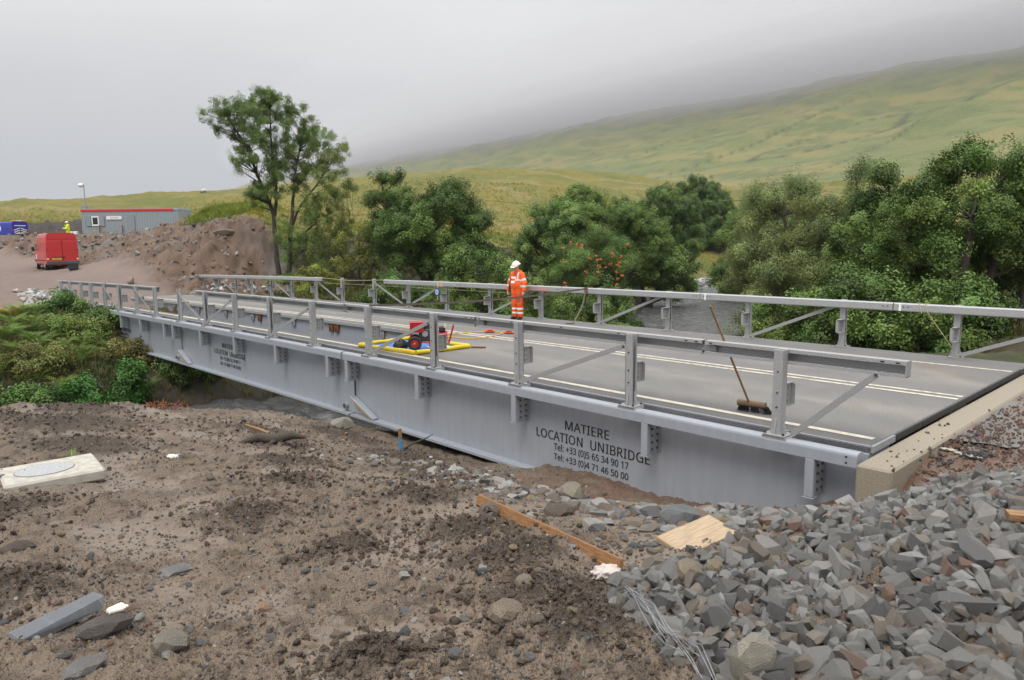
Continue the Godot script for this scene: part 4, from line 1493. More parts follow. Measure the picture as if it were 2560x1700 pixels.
	for e in [[0.69, 0.06, -1.6, 0.95], [5.25, 0.06, 3.0, 0.95], [10.01, 0.06, 7.66, 0.95], [14.90, 0.06, 12.5, 0.95], [19.78, 0.06, 17.4, 0.95], [22.23, 0.95, 19.85, 0.06], [27.25, 0.95, 24.9, 0.06], [32.01, 0.95, 29.7, 0.06], [38.9, 0.95, 36.5, 0.06]]:
		b = MB.new()
		b.bar(sp(e[0] - 0.06, e[1], FAR_W - 0.066), sp(e[2] + 0.06, e[3], FAR_W - 0.066), 0.075, 0.012, Vector3(0, 0, 1))
		part("brace", b.mesh(), M.galv_dull, br)

# the road surface as a sheet whose tone wanders, between s0..s1 and w0..w1
func road_sheet(b: MB, s0: float, s1: float, w0: float, w1: float, y: float, cell: float, fn: Callable) -> void:
	var ns := maxi(1, int((s1 - s0) / cell))
	var nw := maxi(1, int((w1 - w0) / cell))
	b.colored = true
	for i in ns:
		for j in nw:
			var a := lerpf(s0, s1, float(i) / ns)
			var c := lerpf(s0, s1, float(i + 1) / ns)
			var e := lerpf(w0, w1, float(j) / nw)
			var f := lerpf(w0, w1, float(j + 1) / nw)
			var p := [sp(a, y, e), sp(a, y, f), sp(c, y, f), sp(c, y, e)]
			var k := [fn.call(a, e), fn.call(a, f), fn.call(c, f), fn.call(c, e)]
			for t in [[0, 1, 2], [0, 2, 3]]:
				for q in [t[0], t[2], t[1]]:
					b.v.append(p[q]); b.n.append(Vector3.UP); b.c.append(k[q])

func asphalt_tone(s: float, w: float) -> Color:
	var k := Color(0.245, 0.242, 0.238)
	k = k.lerp(Color(0.150, 0.150, 0.150), smoothstep(1.15, 0.75, w + 0.25 * nf.get_noise_2d(s * 0.7, 2.0)) * 0.8)
	var lane := maxf(exp(-pow((w - 2.3) / 0.85, 2.0)), exp(-pow((w - 5.7) / 0.9, 2.0)))
	k = k.lerp(Color(0.40, 0.365, 0.325), 0.8 * lane * smoothstep(-0.5, 0.4, nz.get_noise_2d(s * 0.30, w * 0.8)))
	k = k.lerp(Color(0.27, 0.25, 0.225), 0.5 * smoothstep(0.0, 0.5, nf.get_noise_2d(s * 0.8, w * 1.6)))
	k = k.lerp(Color(0.30, 0.19, 0.12), 0.6 * smoothstep(0.25, 0.5, nf.get_noise_2d(s * 0.9 + 3.0, w * 0.9)) * exp(-pow((w - 6.4) / 0.5, 2.0)) * smoothstep(4.0, 1.0, s))
	return k * (1.0 + 0.10 * nf.get_noise_2d(s * 5.0, w * 5.0))

func paint_tone(s: float, w: float) -> Color:
	var n := nf.get_noise_2d(s * 7.0, w * 22.0) + 0.5 * nf.get_noise_2d(s * 1.2, w * 3.0)
	var wear := smoothstep(0.05, 0.45, n) * (0.75 if w > 2.0 else 0.35)
	return Color(0.80, 0.74, 0.60).lerp(Color(0.34, 0.31, 0.27), wear)

func build_deck(br: Node3D) -> void:
	# three steel trays: the near girder's own, the panel between the girders at the near end, and the far lane
	var trays := [[0.262, 0.93, -0.56, 38.6], [0.93, 3.47, -0.56, 11.85], [3.47, 8.32, -0.56, 39.6]]
	for t in trays:
		var b := MB.new()
		beam(b, rect(t[0], t[1], -0.075, -0.006), t[2], t[3])
		var d := part("deck_tray", b.mesh(), M.grey_dull, br)
		b = MB.new()
		road_sheet(b, t[2] + 0.03, t[3] - 0.03, t[0] + (0.035 if t[0] < 0.5 else 0.0), t[1] - (0.035 if t[1] > 8.0 else 0.0), 0.0, 0.22, asphalt_tone)
		part("asphalt", b.mesh(), M.asphalt, d)
	# steel edging along the near side and across the end
	var b := MB.new()
	beam(b, rect(0.262, 0.292, -0.10, 0.012), -0.56, 38.6)
	part("edging", b.mesh(), M.grey_dull, br)
	var w := 0.262
	while w < 8.2:
		b = MB.new()
		var ln := 0.72 if w < 0.9 else 0.98
		b.box(sp(-0.575, -0.028, minf(w + ln * 0.5, 8.3 - ln * 0.5)), Vector3(0.03, 0.085, ln - 0.008), Transform3D(), 0.003)
		part("end_edging", b.mesh(), M.grey_dull if w < 0.9 or w > 7.2 else M.black, br)
		w += ln
	# girders under the far lane; the middle one's side shows where deck panels are still missing
	for g in [[3.50, 4.30], [6.95, 8.20]]:
		b = MB.new()
		beam(b, rect(g[0], g[1], -1.46, -0.078), -0.50, 39.5)
		var gi := part("girder", b.mesh(), M.grey_paint, br)
		b = MB.new()
		beam(b, rect(g[0] - 0.12, g[1] + 0.12, -1.505, -1.462), -0.50, 39.5)
		part("bottom_flange", b.mesh(), M.grey_paint, gi)
	b = MB.new()
	beam(b, rect(3.40, 3.468, -0.10, -0.010), 11.9, 39.6)
	part("edging", b.mesh(), M.galv_dull, br)
	# lugs on the bare side that will carry the missing panels
	for q in [[17.26, 1], [17.62, 1], [23.1, 2], [23.75, 2], [14.6, 0], [20.3, 0], [26.4, 0], [29.5, 0], [32.6, 0], [35.5, 0]]:
		b = MB.new()
		b.prism(PackedVector2Array([Vector2(-0.16, 0.0), Vector2(0.16, 0.0), Vector2(0.10, -0.24), Vector2(-0.10, -0.24)]), Transform3D(Basis(), sp(q[0], -0.14, 3.49)), -0.05, 0.0)
		b.box(sp(q[0], -0.30, 3.43), Vector3(0.04, 0.16, 0.10))
		part("panel_lug", b.mesh(), M.rust if q[1] == 1 or (q[1] == 2 and q[0] < 23.3) else M.grey_dull, br)
	# markings
	for m in [[0.605, 0.725, -0.45, 38.5], [3.78, 3.88, -0.50, 39.4], [4.03, 4.13, -0.50, 39.4], [7.02, 7.12, -0.50, 39.4]]:
		b = MB.new()
		road_sheet(b, m[2], m[3], m[0], m[1], 0.0042, 0.06, paint_tone)
		part("road_line", b.mesh(), M.paint_line, br)

func build_abutments() -> void:
	var xf := bridge_xf()
	# near sill: a cast block with bevelled rim
	var b := MB.new()
	b.box(Vector3(-0.795, -0.93, 3.98), Vector3(0.38, 1.72, 8.52), Transform3D(), 0.025)
	single("concrete_abutment", b.mesh(), M.concrete, "pale concrete abutment block under the near end of the bridge", "abutment", xf)
	b = MB.new()
	b.box(Vector3(39.55, -1.05 + hog(39.0), 4.0), Vector3(0.5, 1.7, 9.0), Transform3D(), 0.025)
	single("concrete_abutment", b.mesh(), M.concrete, "concrete abutment block under the far end of the bridge", "abutment", xf)
	# the road that comes up to the bridge
	b = MB.new()
	var tone := func(s: float, w: float) -> Color:
		var k := Color(0.29, 0.265, 0.245).lerp(Color(0.20, 0.188, 0.18), smoothstep(-0.2, 0.4, nf.get_noise_2d(s * 0.6, w * 0.6)))
		return k.lerp(Color(0.25, 0.15, 0.11), 0.7 * smoothstep(0.0, 0.4, nf.get_noise_2d(s * 1.3 + 8.0, w * 1.3)))
	var cols := []
	for i in 36:
		for j in 40:
			var s := -0.995 - i * 0.22
			var w := 0.4 + j * 0.21
			var ragged := 1.4 + (-s - 1.0) * 0.55 + nf.get_noise_2d(s * 0.9, w * 0.9) * 0.9
			if w < ragged:
				continue
			var p := []
			for e in [[s, w], [s, w + 0.21], [s - 0.22, w + 0.21], [s - 0.22, w]]:
				var q := xf * Vector3(e[0], 0, e[1])
				p.append([Vector3(e[0], maxf(-0.085, surface_y(q.x, -q.z) + 0.012), e[1]), tone.call(e[0], e[1])])
			for t in [[0, 1, 2], [0, 2, 3]]:
				var nn: Vector3 = (p[t[1]][0] - p[t[0]][0]).cross(p[t[2]][0] - p[t[0]][0]).normalized()
				var od: Array = [t[0], t[1], t[2]] if nn.y < 0.0 else [t[0], t[2], t[1]]
				for q in od:
					b.v.append(p[q][0]); b.n.append(nn if nn.y > 0 else -nn); b.c.append(p[q][1])
	b.colored = true
	single("approach_road", b.mesh(), M.asphalt, "worn grey road surface leading up to the near bridge end", "road", xf, "", "structure")

# ------------------------------------------------------------------ stones
var crushed := []      # sharp quarried stone
var cobbles := []      # worn field stone
var clod_meshes := []
var stone_mats := []

func make_rock(n: int, sharp: bool) -> ArrayMesh:
	var p := PackedVector3Array()
	var e := Vector3(1.0, rr(0.5, 0.85), rr(0.6, 0.95))
	if sharp:
		var planes := []
		for d in [Vector3.RIGHT, Vector3.LEFT, Vector3.UP, Vector3.DOWN, Vector3.FORWARD, Vector3.BACK]:
			planes.append([(d + Vector3(rng.randfn(), rng.randfn(), rng.randfn()) * 0.28).normalized(), rr(0.62, 0.88)])
		for k in 7:
			planes.append([Vector3(rng.randfn(), rng.randfn(), rng.randfn()).normalized(), rr(0.62, 0.95)])
		var cb := MB.new()
		cb.chunk(planes, e * 1.08)
		return cb.mesh()
	if sharp:
		# a lump cut by a few flat breaks
		var cuts := []
		for k in 11:
			cuts.append([Vector3(rng.randfn(), rng.randfn(), rng.randfn()).normalized(), rr(0.46, 0.82)])
		for i in n:
			var d := Vector3(rng.randfn(), rng.randfn(), rng.randfn()).normalized()
			var r := 1.0
			for c in cuts:
				var q: float = d.dot(c[0])
				if q > 0.05:
					r = minf(r, c[1] / q)
			p.append(d * r * e)
	else:
		for i in n:
			var y := 1.0 - 2.0 * (i + 0.5) / n
			var a := i * 2.39996
			p.append(Vector3(sqrt(1 - y * y) * cos(a), y, sqrt(1 - y * y) * sin(a)) * e * rr(0.86, 1.06))
	var b := MB.new()
	b.hull(p)
	return b.mesh()

func stone_xf(x: float, z: float, size: float, sink: float, flat := 1.0) -> Transform3D:
	var bs := spin()
	if flat < 1.0:
		bs = Basis(Vector3.UP, rr(0, TAU)) * Basis(Vector3(1, 0, 0), rr(-0.3, 0.3))
	return Transform3D(bs.scaled_local(Vector3(size, size * flat, size)), Vector3(x, surface_y(x, z) + size * sink, -z))

const HEAP := [Vector2(0.58, 3.84), Vector2(0.62, 4.45), Vector2(1.10, 4.78), Vector2(1.52, 4.85), Vector2(1.72, 5.35), Vector2(1.62, 5.9), Vector2(2.1, 6.9), Vector2(2.75, 8.2), Vector2(3.3, 8.15), Vector2(3.75, 7.65), Vector2(4.3, 7.2), Vector2(4.75, 6.85), Vector2(6.8, 6.6), Vector2(6.4, 3.4), Vector2(3.6, 2.3), Vector2(0.95, 2.3), Vector2(0.80, 3.1), Vector2(0.68, 3.5)]

func grey_tone() -> Color:
	var m := rng.randf()
	var v := rr(1.5, 2.5)
	if m < 0.50: return Color(0.240, 0.235, 0.225) * v
	if m < 0.70: return Color(0.33, 0.33, 0.32) * v
	if m < 0.80: return Color(0.118, 0.118, 0.118) * v
	if m < 0.965: return Color(0.27, 0.235, 0.195) * v
	return Color(0.27, 0.18, 0.14) * v

func dirt_tone() -> Color:
	var m := rng.randf()
	var v := rr(0.75, 1.25)
	if m < 0.30: return Color(0.27, 0.22, 0.17) * v
	if m < 0.55: return Color(0.25, 0.24, 0.23) * v
	if m < 0.70: return Color(0.15, 0.15, 0.155) * v
	if m < 0.82: return Color(0.38, 0.26, 0.19) * v
	if m < 0.90: return Color(0.42, 0.31, 0.18) * v
	if m < 0.95: return Color(0.40, 0.20, 0.13) * v
	return Color(0.62, 0.59, 0.54) * v

func build_stones() -> void:
	rng.seed = 1234
	for k in 12:
		crushed.append(make_rock(30, true))
	for k in 6:
		cobbles.append(make_rock(26, false))
	for k in 4:
		clod_meshes.append(make_rock(20, false))
	for c in [Color(0.46, 0.448, 0.425), Color(0.60, 0.585, 0.555), Color(0.36, 0.352, 0.34), Color(0.22, 0.218, 0.216), Color(0.47, 0.41, 0.34), Color(0.72, 0.70, 0.66), Color(0.45, 0.32, 0.26)]:
		var m: StandardMaterial3D = M.rock.duplicate()
		m.albedo_color = c.linear_to_srgb()
		stone_mats.append(m)
	var poly := PackedVector2Array(HEAP)
	# the heap: every stone is laid on its own spot
	var spots := []
	var used := {}
	for t in 30000:
		var p := Vector2(rr(0.5, 6.8), rr(2.3, 8.3))
		if not Geometry2D.is_point_in_polygon(p, poly):
			continue
		var bare := maxf(maxf(exp(-((p - Vector2(1.95, 5.15)) / Vector2(0.34, 0.34)).length_squared()), exp(-((p - Vector2(2.12, 4.05)) / Vector2(0.30, 0.36)).length_squared())), exp(-((p - Vector2(2.5, 3.3)) / Vector2(0.25, 0.2)).length_squared()) * 0.8)
		if rng.randf() < bare * 1.1:
			continue
		var size := rr(0.036, 0.068) if rng.randf() < 0.88 else rr(0.068, 0.100)
		var cell := Vector2i(p / 0.10)
		var ok := true
		for dx in range(-2, 3):
			for dz in range(-2, 3):
				for q in used.get(cell + Vector2i(dx, dz), []):
					if q[0].distance_to(p) < (q[1] + size) * 0.62:
						ok = false
		if not ok:
			continue
		if not used.has(cell): used[cell] = []
		used[cell].append([p, size])
		spots.append([p, size])
	spots.sort_custom(func(a, b): return a[1] / a[0].length() > b[1] / b[0].length())
	var heap := thing("stone_heap", "heap of broken grey quarry stone at the lower right beside the bridge end", "stone heap")
	var xs := []
	var cs := PackedColorArray()
	for i in spots.size():
		var p: Vector2 = spots[i][0]
		var xf := stone_xf(p.x, p.y, spots[i][1], rr(0.05, 0.75))
		if i < 290:
			var m := rng.randf()
			part("stone", crushed[rng.randi() % 12], stone_mats[0 if m < 0.28 else 1 if m < 0.50 else 2 if m < 0.66 else 3 if m < 0.76 else 4 if m < 0.88 else 5 if m < 0.975 else 6], heap, xf)
		else:
			xs.append(xf)
			cs.append(grey_tone())
	# a looser second layer thrown on top
	for t in 1100:
		var p := Vector2(rr(0.7, 6.4), rr(2.4, 7.8))
		if not Geometry2D.is_point_in_polygon(p, poly) or rng.randf() < exp(-((p - Vector2(1.95, 5.15)) / 0.45).length_squared()) or rng.randf() < exp(-((p - Vector2(2.12, 4.05)) / 0.4).length_squared()):
			continue
		xs.append(stone_xf(p.x, p.y, rr(0.024, 0.050), rr(0.9, 1.5)))
		cs.append(grey_tone())
	scatter("small_stones", crushed[1], M.rock, xs, cs, heap)
	# the chips between them
	xs = []
	cs = PackedColorArray()
	for t in 3400:
		var p := Vector2(rr(0.5, 6.5), rr(2.3, 8.3))
		if not Geometry2D.is_point_in_polygon(p, poly):
			continue
		xs.append(stone_xf(p.x, p.y, rr(0.014, 0.046), 0.3))
		cs.append(grey_tone() if rng.randf() < 0.7 else dirt_tone())
	scatter("stone_chips", crushed[4], M.rock, xs, cs, heap)
	# stones lying about on the earth of the near bank
	var bank := get_node("earth_ground")
	var loose := []
	for t in 8000:
		var a := rr(-0.66, 0.66)
		var r := exp(rr(log(2.7), log(16.0)))
		var p := Vector2(r * sin(a), r * cos(a))
		if ground_class(p.x, p.y) != 0 or Geometry2D.is_point_in_polygon(p, poly):
			continue
		if w_of(p.x, p.y) > -0.3:
			continue
		var band := exp(-pow((p - Geometry2D.get_closest_point_to_segment(p, Vector2(-1.6, 11.0), Vector2(1.5, 6.4))).length() / 1.15, 2.0))
		if rng.randf() > 0.25 + 1.0 * band:
			continue
		var size := 0.009 + 0.036 * pow(rng.randf(), 2.5) + 0.105 * band * pow(rng.randf(), 2.0)
		if r > 7.0 and band < 0.2: size *= 1.3
		loose.append([p, size, band])
	loose.sort_custom(func(a, b): return a[1] / a[0].length() > b[1] / b[0].length())
	xs = []
	cs = PackedColorArray()
	var dm := []
	for c in [Color(0.34, 0.28, 0.22), Color(0.33, 0.32, 0.31), Color(0.20, 0.205, 0.21), Color(0.48, 0.33, 0.25), Color(0.50, 0.39, 0.25), Color(0.70, 0.67, 0.62)]:
		var m: StandardMaterial3D = M.rock.duplicate()
		m.albedo_color = c.linear_to_srgb()
		dm.append(m)
	for i in loose.size():
		var p: Vector2 = loose[i][0]
		var grey: bool = rng.randf() < loose[i][2] * 0.8
		var xf := stone_xf(p.x, p.y, loose[i][1], rr(0.0, 0.25), rr(0.5, 1.0))
		var msh: ArrayMesh = crushed[rng.randi() % 12] if grey or rng.randf() < 0.5 else cobbles[rng.randi() % 6]
		if i < 290:
			part("stone", msh, stone_mats[rng.randi() % 6] if grey else dm[rng.randi() % 6 if rng.randf() < 0.9 else 0], bank, xf)
		else:
			xs.append(xf)
			cs.append(grey_tone() if grey else dirt_tone())
	scatter("small_stones", cobbles[0], M.rock, xs, cs, bank)
	# grit: the fine pebbles pressed into the mud
	for layer in 2:
		xs = []
		cs = PackedColorArray()
		for t in 26000:
			var a := rr(-0.68, 0.68)
			var r := exp(rr(log(2.6), log(17.0)))
			var p := Vector2(r * sin(a), r * cos(a))
			if ground_class(p.x, p.y) != 0 or w_of(p.x, p.y) > -0.2:
				continue
			if nz.get_noise_2d(p.x * 0.9 + 12.0, p.y * 0.9) < rr(-0.5, 0.3):
				continue
			xs.append(stone_xf(p.x, p.y, (0.004 + 0.011 * pow(rng.randf(), 2.0)) * (0.7 + r * 0.07), 0.1))
			cs.append(dirt_tone() * (1.15 if layer == 0 else 1.4))
		scatter("grit", crushed[2] if layer == 0 else cobbles[1], M.rock, xs, cs, bank)
	# clods of dark soil
	xs = []
	cs = PackedColorArray()
	var cm: StandardMaterial3D = M.earth.duplicate()
	cm.roughness = 0.95
	for t in 15000:
		var c = CLODS[rng.randi() % CLODS.size()]
		var p := Vector2(c[0] + rng.randfn() * c[2] * 0.85, c[1] + rng.randfn() * c[2] * 0.85)
		if ground_class(p.x, p.y) != 0 or Geometry2D.is_point_in_polygon(p, poly) or w_of(p.x, p.y) > -0.3:
			continue
		var size := 0.005 + 0.030 * pow(rng.randf(), 4.0)
		xs.append(stone_xf(p.x, p.y, size, rr(-0.1, 0.6)))
		cs.append(Color(0.092, 0.068, 0.050).lerp(Color(0.15, 0.115, 0.085), rng.randf()) * rr(0.75, 1.25))
	scatter("clods", clod_meshes[0], cm, xs, cs, bank)
	# dark crumbs strewn over all the bare earth
	xs = []
	cs = PackedColorArray()
	for t in 5200:
		var a := rr(-0.68, 0.5)
		var r := exp(rr(log(2.7), log(16.0)))
		var p := Vector2(r * sin(a), r * cos(a))
		if ground_class(p.x, p.y) != 0 or w_of(p.x, p.y) > -0.2 or nf.get_noise_2d(p.x * 1.6, p.y * 2.2 + 8.0) < rr(-0.1, 0.35):
			continue
		xs.append(stone_xf(p.x, p.y, 0.004 + 0.016 * pow(rng.randf(), 2.5) * (0.7 + r * 0.05), 0.2, 0.7))
		cs.append(Color(0.085, 0.062, 0.046) * rr(0.7, 1.5))
	scatter("soil_crumbs", clod_meshes[1], cm, xs, cs, bank)
	# red chippings behind and below the abutment
	xs = []
	cs = PackedColorArray()
	for t in 30000:
		var s := rr(-7.5, 1.6)
		var w := rr(-3.2, 6.5)
		if s > -1.05 and w > -0.35 and (s < -1.0 or s > -0.62 or w > 5.0 or rng.randf() > 0.2 * exp(-w * 0.6)):
			continue
		if s > -1.0 and rng.randf() < 0.45:
			continue
		if w > 2.2 and rng.randf() < (w - 2.2) * 0.3:
			continue
		var p3 := BP(s, 0, w)
		if Geometry2D.is_point_in_polygon(Vector2(p3.x, -p3.z), poly) and rng.randf() < 0.7:
			continue
		var size := 0.010 + 0.016 * pow(rng.randf(), 2.0)
		var xf := stone_xf(p3.x, -p3.z, size, 0.25)
		if s > -1.05 and w > -0.35:
			xf.origin.y = p3.y - 0.062
		if w > 1.2:
			xf.origin.y = maxf(xf.origin.y, -0.072)
		xs.append(xf)
		var m := rng.randf()
		cs.append((Color(0.36, 0.17, 0.12) if m < 0.38 else Color(0.27, 0.20, 0.16) if m < 0.75 else Color(0.22, 0.21, 0.20) if m < 0.92 else Color(0.50, 0.42, 0.34)) * rr(0.7, 1.25))
	var gv := scatter(numbered("gravel"), crushed[5], M.rock, xs, cs, self)
	tag(gv, "reddish gravel beside and behind the near concrete abutment", "gravel", "", "stuff")
	# rubble on the spoil slope and at the far bridge end
	xs = []
	cs = PackedColorArray()
	for t in 30000:
		var p := Vector2(rr(-45, -12), rr(34, 66))
		if ground_class(p.x, p.y) != 2 or track(p.x, p.y) > 0.3:
			continue
		var vein := smoothstep(0.10, 0.02, absf(nz.get_noise_2d(p.x * 0.10 + 3.0, p.y * 0.16)))
		if rng.randf() > 0.16 + 0.8 * vein:
			continue
		xs.append(stone_xf(p.x, p.y, 0.04 + 0.15 * pow(rng.randf(), 5.0), 0.2))
		cs.append(grey_tone() * 0.62 if vein > 0.4 else dirt_tone() * 0.75)
	for t in 260:
		var s := rr(38.0, 41.0)
		var w := rr(-1.6, 0.4) if rng.randf() < 0.7 else rr(7.5, 11.0)
		var q := BP(s, 0, w)
		xs.append(stone_xf(q.x, -q.z, rr(0.06, 0.15), 0.3))
		cs.append(grey_tone() * 1.1)
	var rb := scatter(numbered("rubble"), crushed[7], M.rock, xs, cs, self)
	tag(rb, "grey rubble strewn over the far spoil slope and bridge end", "rubble", "", "stuff")

# one stone singled out: a finer lump of its own
func big_stone(called: String, label: String, x: float, z: float, size: Vector3, c: Color, ry: float, sharp: bool, sink: float, seed_: int) -> MeshInstance3D:
	rng.seed = seed_
	var p := PackedVector3Array()
	var cuts := []
	for k in 10:
		cuts.append([Vector3(rng.randfn(), rng.randfn(), rng.randfn()).normalized(), rr(0.62, 0.88)])
	for i in 34:
		var y := 1.0 - 2.0 * (i + 0.5) / 34
		var a := i * 2.39996
		var d := Vector3(sqrt(1 - y * y) * cos(a), y, sqrt(1 - y * y) * sin(a))
		var r := rr(0.95, 1.03)
		if sharp:
			for k in cuts:
				var q: float = d.dot(k[0])
				if q > 0.05:
					r = minf(r, k[1] / q)
		p.append(d * r * size)
	var b := MB.new()
	b.hull(p)
	var m: StandardMaterial3D = M.rock.duplicate()
	m.albedo_color = c.linear_to_srgb()
	return single(called, b.mesh(), m, label, "stone", at(Vector3(x, surface_y(x, z) + size.y * sink, -z), ry))

# ------------------------------------------------------------------ things on the near bank
func gp(x: float, z: float, up := 0.0) -> Vector3:
	return Vector3(x, surface_y(x, z) + up, -z)

func build_near_objects() -> void:
	# cast slab with an oval steel lid
	var sl := thing("concrete_slab", "pale concrete slab with an oval steel lid lying in the mud at the left", "slab", Transform3D(Basis(Vector3.UP, 0.70) * Basis(Vector3.RIGHT, 0.03), gp(-4.95, 7.42, 0.03)))
	var b := MB.new()
	b.box(Vector3.ZERO, Vector3(0.90, 0.13, 0.70), Transform3D(), 0.022)
	part("slab", b.mesh(), M.concrete_pale, sl)
	b = MB.new()
	var ring := PackedVector2Array()
	for i in 28:
		ring.append(Vector2(cos(TAU * i / 28) * 0.27, sin(TAU * i / 28) * 0.20))
	b.prism(ring, Transform3D(Basis(Vector3.RIGHT, -PI / 2), Vector3(-0.06, 0.066, 0.0)), 0.0, 0.006)
	part("lid", b.mesh(), tmat(L(0.40, 0.41, 0.42), 0.6, TX.soft, 0.3), sl)
	b = MB.new()
	var loop := PackedVector3Array()
	for i in 29:
		loop.append(Vector3(-0.06 + cos(TAU * i / 28) * 0.275, 0.068, sin(TAU * i / 28) * 0.205))
	b.tube(loop, PackedFloat32Array([0.004]), 5, false)
	part("lid_rim", b.mesh(), mat(L(0.24, 0.21, 0.17), 0.8), sl)
	# the long blue grey kerb stone
	b = MB.new()
	var pts := PackedVector3Array()
	for e in [[-0.24, 0.0, 0.0], [-0.22, 0.055, 0.01], [0.22, 0.075, 0.02], [0.21, 0.0, 0.0], [-0.25, 0.0, 0.15], [-0.23, 0.06, 0.16], [0.18, 0.078, 0.14], [0.20, 0.02, 0.15], [0.245, 0.055, 0.08]]:
		pts.append(Vector3(e[0], e[1], e[2] - 0.08))
	b.hull(pts, Vector3(0, 0.05, 0))
	var blue: StandardMaterial3D = M.rock.duplicate()
	blue.albedo_color = L(0.36, 0.385, 0.42)
	single("slab_stone", b.mesh(), blue, "long flat blue grey stone slab lying at the lower left", "stone", Transform3D(Basis(Vector3.UP, 1.02) * Basis(Vector3(0, 0, 1), 0.04), gp(-2.50, 3.70, 0.012)))
	big_stone("stone", "dark stone with a patch of white lichen beside the long blue grey slab", -2.20, 3.60, Vector3(0.17, 0.07, 0.09), Color(0.17, 0.15, 0.135), 0.9, true, 0.35, 21)
	var li := MB.new()
	rng.seed = 4
	for i in 14:
		li.rod(Vector3(rr(-0.05, 0.06), 0.0, rr(-0.03, 0.03)), Vector3(0, 0, 0) + Vector3(rr(-0.05, 0.06), 0.006, rr(-0.03, 0.03)), rr(0.008, 0.014), 6)
	part("lichen", li.mesh(), mat(L(0.70, 0.67, 0.56), 0.9), get_node("stone"), Transform3D(Basis(), Vector3(0.06, 0.062, 0.0))).set_meta("kind", "stuff")
	big_stone("stone", "pale angular stone tilted in the mud, right of the long blue slab", -1.76, 3.42, Vector3(0.115, 0.08, 0.09), Color(0.31, 0.28, 0.235), 0.3, true, 0.4, 22)
	big_stone("stone", "flat grey stone at the bottom edge below the long blue slab", -2.03, 3.13, Vector3(0.13, 0.045, 0.07), Color(0.27, 0.26, 0.25), 1.2, true, 0.35, 23)
	big_stone("stone", "rounded tan stone half sunk at the foot of the dark clods", -0.05, 3.80, Vector3(0.115, 0.07, 0.085), Color(0.33, 0.27, 0.20), 0.5, false, 0.3, 24)
	big_stone("stone", "upright tan cobble among the dark clods, behind the half sunk tan stone", 0.06, 4.12, Vector3(0.06, 0.06, 0.055), Color(0.34, 0.28, 0.21), 0.1, false, 0.55, 25)
	big_stone("stone", "dark brown cobble near the left edge below the concrete slab", -3.72, 5.10, Vector3(0.12, 0.06, 0.09), Color(0.13, 0.10, 0.08), 0.7, false, 0.4, 26)
	big_stone("stone", "grey flat stone alone in the mud left of centre", -2.40, 4.78, Vector3(0.14, 0.04, 0.09), Color(0.30, 0.29, 0.285), 0.9, true, 0.3, 27)
	big_stone("stone", "small pink stone in the mud at lower centre left", -1.52, 4.05, Vector3(0.06, 0.035, 0.045), Color(0.46, 0.29, 0.20), 0.4, true, 0.4, 28)
	big_stone("stone", "square edged grey stone block behind the pale board", 1.44, 5.98, Vector3(0.21, 0.14, 0.15), Color(0.25, 0.265, 0.27), 0.55, true, 0.55, 39)
	big_stone("stone", "round tan boulder on the upper edge of the stone heap", 1.13, 4.40, Vector3(0.095, 0.085, 0.085), Color(0.36, 0.30, 0.22), 0.2, false, 0.75, 30)
	big_stone("stone", "smaller tan cobble touching the round tan boulder's right side", 1.33, 4.50, Vector3(0.075, 0.06, 0.06), Color(0.33, 0.27, 0.19), 1.0, false, 0.7, 31)
	big_stone("stone", "big cream coloured stone at the bottom edge of the heap", 1.12, 3.10, Vector3(0.14, 0.15, 0.09), Color(0.44, 0.41, 0.335), 0.3, true, 0.55, 32)
	big_stone("boulder", "pale squarish boulder on the bank under the pin joint", -3.50, 14.2, Vector3(0.26, 0.20, 0.19), Color(0.40, 0.375, 0.31), 0.2, true, 0.6, 33)
	big_stone("stone", "cream and grey boulder above the middle of the orange plank", 0.62, 7.25, Vector3(0.19, 0.13, 0.14), Color(0.36, 0.32, 0.25), 0.7, true, 0.5, 34)
	big_stone("stone", "flat dark brown stone lying between the plank and the cream boulder", 0.42, 6.35, Vector3(0.20, 0.07, 0.12), Color(0.17, 0.135, 0.105), 0.1, true, 0.5, 35)
	big_stone("stone", "brown stone on the slope just below the phone numbers", 1.35, 7.15, Vector3(0.15, 0.09, 0.10), Color(0.20, 0.155, 0.12), 0.4, true, 0.5, 36)
	big_stone("stone", "brownish upright stone at the upper end of the orange plank", -0.22, 6.05, Vector3(0.10, 0.11, 0.08), Color(0.24, 0.20, 0.17), 0.3, true, 0.6, 37)
	big_stone("stone", "white flecked grey stone at the head of the heap under the girder", 2.95, 7.85, Vector3(0.20, 0.10, 0.12), Color(0.42, 0.42, 0.40), 0.3, true, 0.5, 38)
	# timber
	b = MB.new()
	b.box(Vector3.ZERO, Vector3(2.12, 0.095, 0.036), Transform3D(), 0.004)
	var pa := gp(-0.34, 6.48, 0.10)
	var pb := gp(0.74, 4.62, 0.04)
	var d := (pb - pa).normalized()
	var side := d.cross(Vector3.UP).normalized()
	var orange: StandardMaterial3D = M.wood.duplicate()
	orange.albedo_color = L(0.33, 0.165, 0.065)
	single("plank", b.mesh(), orange, "long orange brown plank on edge between mud and stones", "plank", Transform3D(Basis(d, side.cross(d), side) * Basis(Vector3.RIGHT, -0.35), (pa + pb) * 0.5))
	b = MB.new()
	b.box(Vector3.ZERO, Vector3(0.54, 0.055, 0.32), Transform3D(), 0.006)
	single("board", b.mesh(), M.wood_new, "short pale sawn board half buried in sand above the stones", "board", Transform3D(Basis(Vector3.UP, 0.50) * Basis(Vector3(0, 0, 1), 0.13) * Basis(Vector3.RIGHT, 0.10), gp(1.40, 5.20, 0.030)))
	b = MB.new()
	b.box(Vector3(0.3, 0, 0), Vector3(0.6, 0.05, 0.11), Transform3D(), 0.004)
